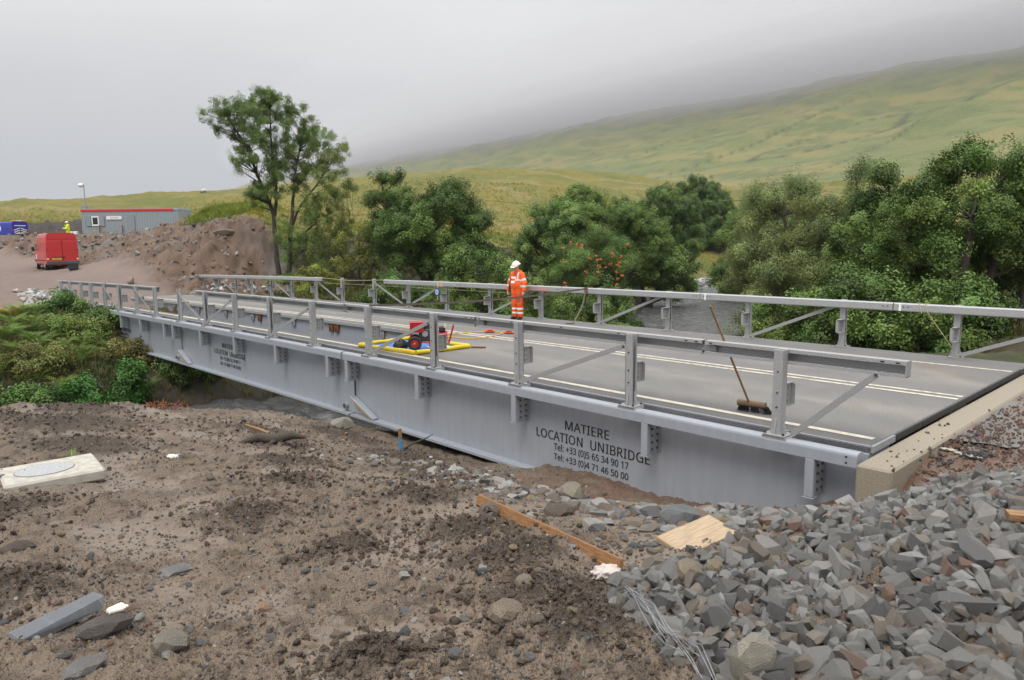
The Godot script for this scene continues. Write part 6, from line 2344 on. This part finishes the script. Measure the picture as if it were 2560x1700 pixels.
	for sx in [-1.0, 1.0]:
		box_part("tail_light", Vector3(sx * 0.87, 1.0, 0.01), Vector3(0.10, 0.42, 0.03), lamp_red, v, 0.008)
		box_part("cab_window", Vector3(sx * 0.905, 1.42, -3.75), Vector3(0.02, 0.40, 0.80), glass, v, 0.005)
		box_part("mirror", Vector3(sx * 1.08, 1.25, -4.0), Vector3(0.16, 0.24, 0.10), M.white, v, 0.03)
		var c := MB.new()
		c.rod(Vector3(sx * 0.935, 1.20, -2.35), Vector3(sx * 0.962, 1.20, -2.35), 0.34, 26)
		var e := part("emblem", c.mesh(), wh, v)
		c = MB.new()
		for q in [[-0.16, 0.10], [0.0, -0.06], [0.14, 0.08]]:
			c.box(Vector3(sx * 0.964, 1.20 + q[1], -2.35 + q[0]), Vector3(0.004, 0.16, 0.09), Transform3D(), 0.0)
		part("emblem_mark", c.mesh(), mat(L(0.25, 0.28, 0.45), 0.5), e).set_meta("kind", "stuff")
	wheels(v, 1.90, [-0.9, -4.0], 0.32)
	# ---- site cabin
	var cy := ground(-37.0, 70.5) + 0.05
	cy = 3.40
	var cb := thing("site_cabin", "grey steel site cabin with a red roof band above the spoil bank", "cabin", Transform3D(Basis(Vector3.UP, -0.03), Vector3(-36.75, cy, -71.4)))
	var grey := mat(L(0.27, 0.31, 0.34), 0.55)
	var gdark := mat(L(0.22, 0.26, 0.29), 0.55)
	box_part("wall", Vector3(0, 1.27, 0), Vector3(9.6, 2.46, 2.6), grey, cb, 0.02)
	box_part("roof_band", Vector3(-0.25, 2.58, 0.02), Vector3(9.12, 0.22, 2.68), mat(L(0.55, 0.03, 0.025), 0.45), cb, 0.02)
	box_part("roof_band", Vector3(4.56, 2.585, 0.02), Vector3(0.5, 0.20, 2.66), grey, cb, 0.02)
	box_part("roof", Vector3(0, 2.71, 0), Vector3(9.5, 0.05, 2.6), gdark, cb, 0.01)
	for i in 38:
		box_part("rib", Vector3(-4.70 + i * 0.254, 1.24, 1.315), Vector3(0.05, 2.36, 0.03), grey, cb, 0.008)
	var wn := box_part("window", Vector3(-3.42, 1.56, 1.345), Vector3(0.72, 0.92, 0.05), M.white, cb, 0.01)
	box_part("pane", Vector3(-3.42, 1.58, 1.372), Vector3(0.50, 0.66, 0.01), glass, wn, 0.002)
	for x in [-4.10, -2.78]:
		box_part("shutter", Vector3(x, 1.56, 1.355), Vector3(0.52, 0.96, 0.04), gdark, cb, 0.01)
	box_part("sign_board", Vector3(-1.55, 1.86, 1.36), Vector3(1.50, 0.32, 0.03), M.white, cb, 0.004)
	box_part("sign_text", Vector3(-1.50, 1.90, 1.377), Vector3(0.80, 0.05, 0.003), mat(L(0.30, 0.30, 0.32), 0.6), cb, 0.0)
	box_part("sign_text", Vector3(-1.50, 1.80, 1.377), Vector3(0.92, 0.035, 0.003), mat(L(0.40, 0.40, 0.42), 0.6), cb, 0.0)
	var dr := box_part("door", Vector3(0.05, 1.12, 1.355), Vector3(0.82, 2.08, 0.04), gdark, cb, 0.01)
	box_part("door_handle", Vector3(0.36, 1.05, 1.385), Vector3(0.12, 0.04, 0.04), M.steel, dr)
	box_part("vent_box", Vector3(-4.72, 2.90, 0.8), Vector3(0.42, 0.32, 0.42), gdark, cb)
	for q in [[-2.95, 0.0, "thin dark steel rod leaning on the cabin under its window"], [-0.75, 0.35, "thin dark steel rod leaning on the cabin left of its door"]]:
		var c := MB.new()
		c.rod(Vector3(-36.75 + q[0], cy - 0.1, -69.9), Vector3(-36.82 + q[0], cy + 1.15, -70.0), 0.05, 6)
		single("steel_rod", c.mesh(), M.rust, q[2], "rod")
	# ---- lamp
	var lp := thing("lamp_post", "thin grey lamp post with a round white head behind the cabin", "lamp post", Transform3D(Basis(), Vector3(-42.0, cy - 0.2, -71.8)))
	var c := MB.new()
	c.tube(PackedVector3Array([Vector3(0, 0, 0), Vector3(0, 5.4, 0)]), PackedFloat32Array([0.07, 0.045]), 8)
	part("pole", c.mesh(), M.galv_dull, lp)
	c = MB.new()
	c.rod(Vector3(0.05, 5.38, 0), Vector3(-0.22, 5.36, 0), 0.035, 6)
	part("arm", c.mesh(), M.galv_dull, lp)
	var sm := SphereMesh.new()
	sm.radius = 0.24; sm.height = 0.42
	part("lamp_head", sm, M.white, lp, Transform3D(Basis(), Vector3(-0.28, 5.32, 0)))
	# ---- timber and kit on the terrace
	var ty := surface_y(-50.5, 76.0)
	for q in [[-53.6, 75.5, 4.6, 0.5, 0.10, "bundle of weathered planks lying before the blue van", L(0.42, 0.38, 0.33)], [-56.5, 76.0, 3.4, 0.6, -0.05, "dark timber baulk with a red end at the far left edge", L(0.16, 0.12, 0.10)], [-46.8, 75.0, 2.6, 0.45, 0.02, "pale planks stacked behind the red van's roof", L(0.45, 0.41, 0.34)]]:
		var tb := thing("timber_stack", q[5], "timber", Transform3D(Basis(Vector3.UP, q[4]), Vector3(q[0], surface_y(q[0], q[1]) + 0.02, -q[1])))
		for i in 3:
			box_part("plank", Vector3(0.1 * i, 0.10 + 0.17 * i, 0.05 * i), Vector3(q[2] - 0.3 * i, 0.15, q[3]), tmat(q[6], 0.85, TX.streak, 0.8, null, 0, false), tb, 0.01)
	var barr := MB.new()
	for x in [-0.25, 0.22]:
		barr.box(Vector3(x, 0.45, 0), Vector3(0.34, 0.42, 0.3), Transform3D(), 0.03)
	barr.box(Vector3(0, 0.12, 0), Vector3(0.9, 0.24, 0.4), Transform3D(), 0.02)
	single("white_containers", barr.mesh(), M.white, "pair of white containers beside the cabin's left corner", "container", at(Vector3(-42.9, cy - 0.05, -71.0)))
	# ---- orange mesh fence across the field
	var fe := thing("mesh_fence", "low orange plastic mesh fence across the field behind the site", "fence")
	var mt := mat(L(0.50, 0.20, 0.04), 0.7)
	var prev := Vector3.ZERO
	for i in 15:
		var x := -82.0 + i * 5.2
		var z := 104.0 + 3.0 * sin(i * 0.7)
		var g := Vector3(x, surface_y(x, z), -z)
		c = MB.new()
		c.rod(g, g + Vector3(0, 1.25, 0), 0.045, 5)
		part("post", c.mesh(), mt, fe)
		if i > 0:
			c = MB.new()
			for k in 3:
				c.rod(prev + Vector3(0, 0.35 + k * 0.35, 0), g + Vector3(0, 0.35 + k * 0.35, 0), 0.014, 4)
			part("mesh_strand", c.mesh(), mt, fe).set_meta("kind", "stuff")
		prev = g
	# ---- on the knoll: an old post with a wire to the right
	var px := -9.6
	var pz := 120.0
	var pg := Vector3(px, surface_y(px, pz), -pz)
	c = MB.new()
	c.box(Vector3(0, 1.0, 0), Vector3(0.42, 2.2, 0.34), Transform3D(), 0.03)
	single("old_post", c.mesh(), M.rust, "rust brown stump of a post on the grass knoll", "post", at(pg, 0.3))
	c = MB.new()
	c.box(Vector3(0, 0.9, 0), Vector3(0.16, 1.9, 0.14), Transform3D(Basis(Vector3(0, 0, 1), 0.04), Vector3.ZERO), 0.02)
	single("old_post", c.mesh(), M.bark, "thin dark fence post left of the rust brown stump", "post", at(gp(px - 1.5, pz, 0), 0.3))
	c = MB.new()
	c.box(Vector3(0, 1.3, 0), Vector3(0.5, 0.8, 0.05), Transform3D(Basis(Vector3.UP, 0.3), Vector3.ZERO), 0.01)
	c.rod(Vector3(0, 0, 0), Vector3(0, 1.0, 0), 0.05, 6)
	single("small_sign", c.mesh(), M.galv_dull, "small pale sign plate on a stake on the grass knoll", "sign", at(gp(px - 0.6, pz + 2.0, 0)))
	c = MB.new()
	rng.seed = 31
	for i in 12:
		var a := Vector3(px - 1.0 + rr(-1.8, 1.2), pg.y + rr(0.05, 0.4), -pz + rr(-0.6, 0.6))
		c.rod(a, a + Vector3(rr(-0.9, 0.9), rr(-0.2, 0.3), 0.2), 0.05, 5)
	single("brushwood", c.mesh(), M.galv_dull, "pile of grey dead sticks at the foot of the knoll post", "sticks", Transform3D(), "", "stuff")
	c = MB.new()
	var pa := pg + Vector3(0.2, 1.9, 0)
	var pe := Vector3(25.5, 6.3, -62.0)
	var pth := PackedVector3Array()
	for i in 25:
		var t := i / 24.0
		pth.append(pa.lerp(pe, t) - Vector3(0, 2.3 * 4.0 * t * (1.0 - t) * 0.55, 0))
	c.tube(pth, PackedFloat32Array([0.028]), 5)
	single("overhead_wire", c.mesh(), M.black, "thin dark wire slung from the knoll post over the trees", "wire")
	big_stone("boulder", "white boulder on the far grass skyline left of the tall tree", -64.0, 152.0, Vector3(1.0, 0.6, 0.7), Color(0.62, 0.60, 0.56), 0.2, true, 0.6, 51)
	big_stone("boulder", "long brown lump of earth clinging to the spoil slope", -19.2, 49.0, Vector3(0.95, 0.30, 0.45), Color(0.22, 0.165, 0.12), 0.5, true, 0.1, 52)
	big_stone("stone", "pale square stone at the foot of the spoil slope by the road", -22.6, 42.6, Vector3(0.26, 0.24, 0.22), Color(0.38, 0.30, 0.23), 0.3, true, 0.7, 53)

func b_case(_v: Node3D) -> void:
	var x := -29.6
	var z := 48.6
	var t := thing("black_case", "black plastic tool case on the road behind the red van", "case", Transform3D(Basis(Vector3.UP, 0.5), Vector3(x, surface_y(x, z), -z)))
	box_part("case", Vector3(0, 0.21, 0), Vector3(0.58, 0.42, 0.42), M.black, t, 0.03)
	box_part("lid", Vector3(0, 0.44, 0), Vector3(0.60, 0.06, 0.44), mat(L(0.03, 0.03, 0.033), 0.5), t, 0.02)
	box_part("handle", Vector3(0, 0.485, 0), Vector3(0.22, 0.03, 0.03), M.bolt, t, 0.008)

# ------------------------------------------------------------------ people
# a smooth skin round tapered bones, as surface nets: bone = [a, b, radius a, radius b, flattening of z]
func skin(b: MB, bones: Array, cell: float, k: float, tint: Callable) -> void:
	var lo := Vector3.ONE * 1e9
	var hi := -lo
	for q in bones:
		var m: float = maxf(q[2], q[3]) + k + cell * 2.0
		lo = lo.min(q[0].min(q[1]) - Vector3.ONE * m)
		hi = hi.max(q[0].max(q[1]) + Vector3.ONE * m)
	var n := Vector3i(((hi - lo) / cell).ceil()) + Vector3i.ONE
	var f := PackedFloat32Array()
	f.resize(n.x * n.y * n.z)
	f.fill(1.0)
	for q in bones:
		var a: Vector3 = q[0]
		var c: Vector3 = q[1]
		var ra: float = q[2]
		var rb: float = q[3]
		var sq: float = q[4] if q.size() > 4 else 1.0
		var m := maxf(ra, rb) + k + cell * 1.5
		var i0 := Vector3i(((a.min(c) - Vector3.ONE * m - lo) / cell).floor()).max(Vector3i.ZERO)
		var i1 := Vector3i(((a.max(c) + Vector3.ONE * m - lo) / cell).ceil()).min(n - Vector3i.ONE)
		var d := c - a
		var dd := maxf(d.dot(d), 1e-9)
		for z in range(i0.z, i1.z + 1):
			for y in range(i0.y, i1.y + 1):
				for x in range(i0.x, i1.x + 1):
					var p := lo + Vector3(x, y, z) * cell
					var t := clampf((p - a).dot(d) / dd, 0.0, 1.0)
					var o := p - (a + d * t)
					o.z /= sq
					var v := o.length() - lerpf(ra, rb, t)
					var id := (z * n.y + y) * n.x + x
					var g := f[id]
					var h := maxf(k - absf(g - v), 0.0) / k
					f[id] = minf(g, v) - h * h * k * 0.25
	var vid := PackedInt32Array()
	vid.resize(f.size())
	vid.fill(-1)
	var vs := PackedVector3Array()
	var step := [1, n.x, n.x * n.y]
	for z in n.z - 1:
		for y in n.y - 1:
			for x in n.x - 1:
				var id := (z * n.y + y) * n.x + x
				var mask := 0
				for e in 8:
					if f[id + (e & 1) + ((e >> 1) & 1) * n.x + (e >> 2) * step[2]] < 0.0:
						mask |= 1 << e
				if mask == 0 or mask == 255:
					continue
				var sum := Vector3.ZERO
				var cnt := 0
				for e in [[0, 1], [2, 3], [4, 5], [6, 7], [0, 2], [1, 3], [4, 6], [5, 7], [0, 4], [1, 5], [2, 6], [3, 7]]:
					var m0: bool = mask & (1 << e[0]) != 0
					var m1: bool = mask & (1 << e[1]) != 0
					if m0 == m1:
						continue
					var p0 := Vector3(e[0] & 1, (e[0] >> 1) & 1, e[0] >> 2)
					var p1 := Vector3(e[1] & 1, (e[1] >> 1) & 1, e[1] >> 2)
					var f0 := f[id + int(p0.x) + int(p0.y) * n.x + int(p0.z) * step[2]]
					var f1 := f[id + int(p1.x) + int(p1.y) * n.x + int(p1.z) * step[2]]
					sum += p0.lerp(p1, f0 / (f0 - f1))
					cnt += 1
				vid[id] = vs.size()
				vs.append(lo + (Vector3(x, y, z) + sum / cnt) * cell)
	var nm := PackedVector3Array()
	nm.resize(vs.size())
	var quads := []
	for z in range(1, n.z - 1):
		for y in range(1, n.y - 1):
			for x in range(1, n.x - 1):
				var id := (z * n.y + y) * n.x + x
				var s0 := f[id] < 0.0
				for ax in 3:
					var s1: bool = f[id + step[ax]] < 0.0
					if s0 == s1:
						continue
					var u: int = step[(ax + 1) % 3]
					var w: int = step[(ax + 2) % 3]
					var q := [vid[id], vid[id - u], vid[id - u - w], vid[id - w]]
					if q.min() < 0:
						continue
					if not s0:
						q.reverse()
					var nn := (vs[q[1]] - vs[q[0]]).cross(vs[q[2]] - vs[q[0]])
					for e in q:
						nm[e] += nn
					quads.append(q)
	for i in nm.size():
		nm[i] = nm[i].normalized()
	# make sure that the normals look outwards
	var flip := false
	var top := 0
	for i in vs.size():
		if vs[i].y > vs[top].y: top = i
	flip = nm[top].y < 0.0
	b.colored = true
	for q in quads:
		if flip:
			q.reverse()
		for t in [[0, 1, 2], [0, 2, 3]]:
			for e in [q[t[0]], q[t[2]], q[t[1]]]:
				b.v.append(vs[e])
				b.n.append(-nm[e] if flip else nm[e])
				b.c.append(tint.call(vs[e]))

func cloth_mat(rough: float) -> StandardMaterial3D:
	var m := mat(Color.WHITE, rough)
	m.vertex_color_use_as_albedo = true
	return m

func finger_bones(wrist: Vector3, down: Vector3, side: Vector3, front: Vector3) -> Array:
	var o := []
	var palm := wrist + down * 0.055
	o.append([wrist, palm, 0.026, 0.030])
	for k in 4:
		var off := side * (-0.027 + 0.018 * k)
		var ln: float = [0.066, 0.078, 0.072, 0.056][k]
		var a := palm + off + down * 0.022
		var b := a + down * ln * 0.55 + front * 0.012
		var c := b + down * ln * 0.35 + front * 0.026
		o.append([palm + off * 0.8, a, 0.014, 0.010])
		o.append([a, b, 0.010, 0.009])
		o.append([b, c, 0.009, 0.0075])
	var t := wrist + down * 0.03 - side * 0.028
	o.append([wrist + down * 0.02, t, 0.016, 0.013])
	o.append([t, t + down * 0.035 - side * 0.014 + front * 0.014, 0.012, 0.010])
	o.append([t + down * 0.035 - side * 0.014 + front * 0.014, t + down * 0.06 - side * 0.012 + front * 0.030, 0.010, 0.008])
	return o

# forward is +z, the person's left is +x
func make_person(called: String, label: String, xf: Transform3D, suit: Color, shade: Color, open_jacket: bool, arm_l: Array, arm_r: Array, tilt: float, trousers_c: Color, band: bool) -> Node3D:
	var t := thing(called, label, "person", xf)
	var skin_c := Color(0.55, 0.34, 0.26)
	var hc := Vector3(0, 1.695, 0.055)
	var hb := Basis(Vector3.RIGHT, tilt) * Basis(Vector3.UP, -0.15)
	var H := func(x: float, y: float, z: float) -> Vector3: return hc + hb * Vector3(x, y, z)
	# the body: one skin from head to feet
	var b := MB.new()
	var bones := [[Vector3(0, 0.98, 0), Vector3(0, 1.30, 0), 0.115, 0.13, 0.7], [Vector3(0, 1.30, 0), Vector3(0, 1.47, 0), 0.13, 0.09, 0.7], [Vector3(-0.15, 1.44, 0), Vector3(0.15, 1.44, 0), 0.055, 0.055], [Vector3(0, 1.47, 0), Vector3(0, 1.60, 0.025), 0.058, 0.052]]
	for sx in [-1.0, 1.0]:
		bones.append([Vector3(sx * 0.09, 0.94, 0), Vector3(sx * 0.105, 0.52, 0.015), 0.078, 0.055])
		bones.append([Vector3(sx * 0.105, 0.52, 0.015), Vector3(sx * 0.11 , 0.10, -0.015), 0.052, 0.038])
		bones.append([Vector3(sx * 0.11, 0.07, -0.02), Vector3(sx * 0.13, 0.045, 0.14), 0.04, 0.035])
		var ar: Array = arm_l if sx > 0 else arm_r
		bones.append([Vector3(sx * 0.185, 1.44, 0), ar[0], 0.046, 0.038])
		bones.append([ar[0], ar[1], 0.038, 0.028])
	part("body", MB.new().mesh() if false else skin_mesh(bones, 0.022, 0.03, func(_p: Vector3) -> Color: return skin_c), cloth_mat(0.6), t)
	# head with its face
	b = MB.new()
	var face := [[H.call(0, 0.02, -0.015), H.call(0, 0.03, 0.01), 0.092, 0.088], [H.call(0, -0.04, 0.03), H.call(0, -0.085, 0.052), 0.062, 0.040], [H.call(0, -0.01, 0.088), H.call(0, -0.035, 0.112), 0.012, 0.016], [H.call(-0.085, 0.0, 0.0), H.call(-0.088, -0.03, -0.005), 0.016, 0.012], [H.call(0.085, 0.0, 0.0), H.call(0.088, -0.03, -0.005), 0.016, 0.012], [H.call(-0.03, 0.018, 0.085), H.call(0.03, 0.018, 0.085), 0.014, 0.014], [H.call(-0.045, -0.03, 0.06), H.call(0.045, -0.03, 0.06), 0.026, 0.026], [H.call(0, -0.05, -0.02), Vector3(0, 1.56, 0.0), 0.055, 0.055]]
	var eye_l: Vector3 = H.call(-0.032, 0.0, 0.092)
	var eye_r: Vector3 = H.call(0.032, 0.0, 0.092)
	var mouth: Vector3 = H.call(0, -0.068, 0.09)
	skin(b, face, 0.007, 0.02, func(p: Vector3) -> Color:
		if p.distance_to(eye_l) < 0.013 or p.distance_to(eye_r) < 0.013: return Color(0.05, 0.035, 0.03)
		var q := p - mouth
		if absf(q.y) < 0.008 and absf(q.x) < 0.028 and q.length() < 0.035: return Color(0.30, 0.11, 0.09)
		if p.y > hc.y + 0.04 and (hb.inverse() * (p - hc)).z < 0.05: return Color(0.16, 0.13, 0.11)
		return skin_c)
	part("head", b.mesh(), cloth_mat(0.55), t)
	# hard hat: dome, brim and peak
	b = MB.new()
	var dome := func(u: float, v: float) -> Vector3:
		var a := -u * TAU
		var e := v * PI * 0.5
		return H.call(0.122 * cos(a) * cos(e), 0.045 + 0.125 * sin(e), -0.005 + 0.142 * sin(a) * cos(e))
	b.grid(dome, 28, 9)
	var brim := func(u: float, v: float) -> Vector3:
		var a := -u * TAU
		var out := 0.004 + 0.016 * v + 0.045 * v * pow(maxf(0.0, sin(a)), 2.0)
		return H.call((0.122 + out) * cos(a), 0.047 - 0.006 * (1.0 - v) - 0.016 * v * pow(maxf(0.0, sin(a)), 2.0), -0.005 + (0.142 + out) * sin(a))
	b.grid(func(u: float, v: float) -> Vector3: return brim.call(u, 1.0 - v), 28, 2)
	b.grid(func(u: float, v: float) -> Vector3: return brim.call(u, v) - Vector3(0, 0.007, 0), 28, 2)
	for z in [-0.02, 0.0, 0.02]:
		pass
	var hat := part("hard_hat", b.mesh(), mat(L(0.80, 0.79, 0.74), 0.35), t)
	b = MB.new()
	var rib := PackedVector3Array()
	for i in 9:
		var e := lerpf(0.25, PI - 0.25, i / 8.0)
		rib.append(H.call(0, 0.045 + 0.128 * sin(e), -0.005 + 0.145 * cos(e)))
	b.tube(rib, PackedFloat32Array([0.007]), 5)
	part("hat_rib", b.mesh(), mat(L(0.80, 0.79, 0.74), 0.35), hat)
	# jacket
	var silver := Color(0.62, 0.63, 0.64)
	var white := Color(0.82, 0.82, 0.80)
	var jb := [[Vector3(-0.10, 0.83, 0), Vector3(-0.095, 1.10, 0.01), 0.135, 0.135], [Vector3(0.10, 0.83, 0), Vector3(0.095, 1.10, 0.01), 0.135, 0.135], [Vector3(-0.095, 1.10, 0.015), Vector3(-0.10, 1.38, 0), 0.140, 0.115], [Vector3(0.095, 1.10, 0.015), Vector3(0.10, 1.38, 0), 0.140, 0.115], [Vector3(0, 1.05, 0.03), Vector3(0, 1.2, 0.03), 0.12, 0.12], [Vector3(-0.17, 1.43, -0.01), Vector3(0.17, 1.43, -0.01), 0.078, 0.078], [Vector3(-0.05, 1.50, -0.055), Vector3(0.05, 1.50, -0.055), 0.075, 0.075], [Vector3(0, 1.50, 0.02), Vector3(0, 1.555, 0.01), 0.085, 0.072]]
	for sx in [-1.0, 1.0]:
		var ar: Array = arm_l if sx > 0 else arm_r
		jb.append([Vector3(sx * 0.195, 1.42, -0.005), ar[0], 0.092, 0.084])
		jb.append([ar[0], ar[0].lerp(ar[1], 0.94), 0.082, 0.066])
	b = MB.new()
	var el: Vector3 = arm_l[0]
	var er: Vector3 = arm_r[0]
	var wl: Vector3 = arm_l[1]
	var wr: Vector3 = arm_r[1]
	skin(b, jb, 0.0135, 0.045, func(p: Vector3) -> Color:
		var c := suit.lerp(shade, clampf(0.5 + 0.9 * nf.get_noise_3d(p.x * 6.0, p.y * 4.0, p.z * 6.0), 0.0, 1.0) * 0.6)
		if not band: return c
		for s in [[Vector3(0.195, 1.42, 0), el, wl, 1.0], [Vector3(-0.195, 1.42, 0), er, wr, -1.0]]:
			if p.x * s[3] > 0.205:
				var u: Vector3 = s[1] - s[0]
				var tt: float = (p - s[0]).dot(u) / u.length_squared()
				if absf(tt - 0.62) < 0.11: return silver
				var w: Vector3 = s[2] - s[1]
				var t2: float = (p - s[1]).dot(w) / w.length_squared()
				if tt > 1.0 and absf(t2 - 0.42) < 0.11: return silver
				return c
		if p.z > 0.02 and p.x < 0.02 and p.x > -0.19 and (absf(p.y - 1.335) < 0.030 or absf(p.y - 1.195) < 0.030): return white
		if p.z > -0.05 and p.x > 0.03 and absf(p.y - 1.265) < 0.026: return silver
		if absf(p.x - 0.115) < 0.026 and p.y > 1.25 and p.y < 1.50: return silver
		return c)
	var jk := part("jacket", b.mesh(), cloth_mat(0.7), t)
	if open_jacket:
		# the right front hangs open and shows its black lining
		b = MB.new()
		b.prism(PackedVector2Array([Vector2(0.0, 1.42), Vector2(-0.05, 1.34), Vector2(-0.13, 0.98), Vector2(-0.10, 0.88), Vector2(0.02, 0.90), Vector2(0.03, 1.2)]), Transform3D(Basis(Vector3.UP, 0.5), Vector3(-0.17, 0, 0.06)), -0.008, 0.008)
		part("jacket_lining", b.mesh(), M.black, jk)
	# hands
	var gl := cloth_mat(0.8)
	for sx in [-1.0, 1.0]:
		var ar: Array = arm_l if sx > 0 else arm_r
		b = MB.new()
		var dn: Vector3 = (ar[1] - ar[0]).normalized()
		var fr := (Vector3(0, 0, 1) - dn * dn.z).normalized()
		var sd: Vector3 = dn.cross(Vector3(sx, 0, 0)).normalized()
		if sd.length() < 0.5: sd = fr
		skin(b, finger_bones(ar[1], dn, -fr if sx > 0 else -fr, Vector3(-sx, 0, 0)), 0.0055, 0.008, func(_p: Vector3) -> Color: return Color(0.55, 0.53, 0.48) if band else skin_c)
		part("hand", b.mesh(), gl, t)
	# trousers and boots
	var tb := [[Vector3(-0.09, 0.92, 0), Vector3(0.09, 0.92, 0), 0.115, 0.115]]
	for sx in [-1.0, 1.0]:
		tb.append([Vector3(sx * 0.095, 0.90, 0), Vector3(sx * 0.108, 0.50, 0.018), 0.125, 0.105])
		tb.append([Vector3(sx * 0.108, 0.50, 0.018), Vector3(sx * 0.115, 0.115, -0.01), 0.105, 0.094])
	b = MB.new()
	skin(b, tb, 0.0135, 0.03, func(p: Vector3) -> Color:
		var c := trousers_c.lerp(trousers_c * 0.55, clampf(0.4 + 1.1 * nf.get_noise_3d(p.x * 8.0, p.y * 3.0 + 5.0, p.z * 8.0), 0.0, 1.0) * 0.55)
		if p.distance_to(Vector3(0.10, 0.62, 0.11)) < 0.10: c = c.lerp(Color(0.08, 0.05, 0.04), 0.6)
		if band and (absf(p.y - 0.345) < 0.030 or absf(p.y - 0.205) < 0.026): return white
		return c)
	part("trousers", b.mesh(), cloth_mat(0.75), t)
	for sx in [-1.0, 1.0]:
		b = MB.new()
		skin(b, [[Vector3(sx * 0.115, 0.085, -0.02), Vector3(sx * 0.118, 0.15, -0.02), 0.06, 0.058], [Vector3(sx * 0.115, 0.05, -0.03), Vector3(sx * 0.135, 0.045, 0.135), 0.052, 0.045]], 0.014, 0.03, func(_p: Vector3) -> Color: return Color(0.022, 0.02, 0.018))
		part("boot", b.mesh(), cloth_mat(0.6), t)
	return t

func skin_mesh(bones: Array, cell: float, k: float, tint: Callable) -> ArrayMesh:
	var b := MB.new()
	skin(b, bones, cell, k, tint)
	return b.mesh()

func build_people() -> void:
	var orange := Color(0.80, 0.115, 0.012)
	make_person("person", "person in orange rain suit and white hard hat looking down on the deck", Transform3D(Basis(Vector3.UP, -0.72), BP(13.0, 0.004, 7.58)), orange, Color(0.62, 0.075, 0.010), true, [Vector3(0.31, 1.16, 0.02), Vector3(0.325, 0.92, 0.075)], [Vector3(-0.32, 1.17, -0.01), Vector3(-0.345, 0.92, 0.05)], 0.38, Color(0.78, 0.10, 0.012), true)
	var p := Vector3(-41.3, 0, -67.5)
	p.y = surface_y(p.x, 67.5) + 0.0
	make_person("person", "person in a yellow jacket and white hard hat by the site cabin", Transform3D(Basis(Vector3.UP, -1.3), p), Color(0.70, 0.80, 0.02), Color(0.55, 0.66, 0.02), false, [Vector3(0.27, 1.17, 0.04), Vector3(0.24, 1.20, 0.28)], [Vector3(-0.26, 1.20, 0.10), Vector3(-0.12, 1.50, 0.24)], 0.15, Color(0.03, 0.03, 0.04), false)
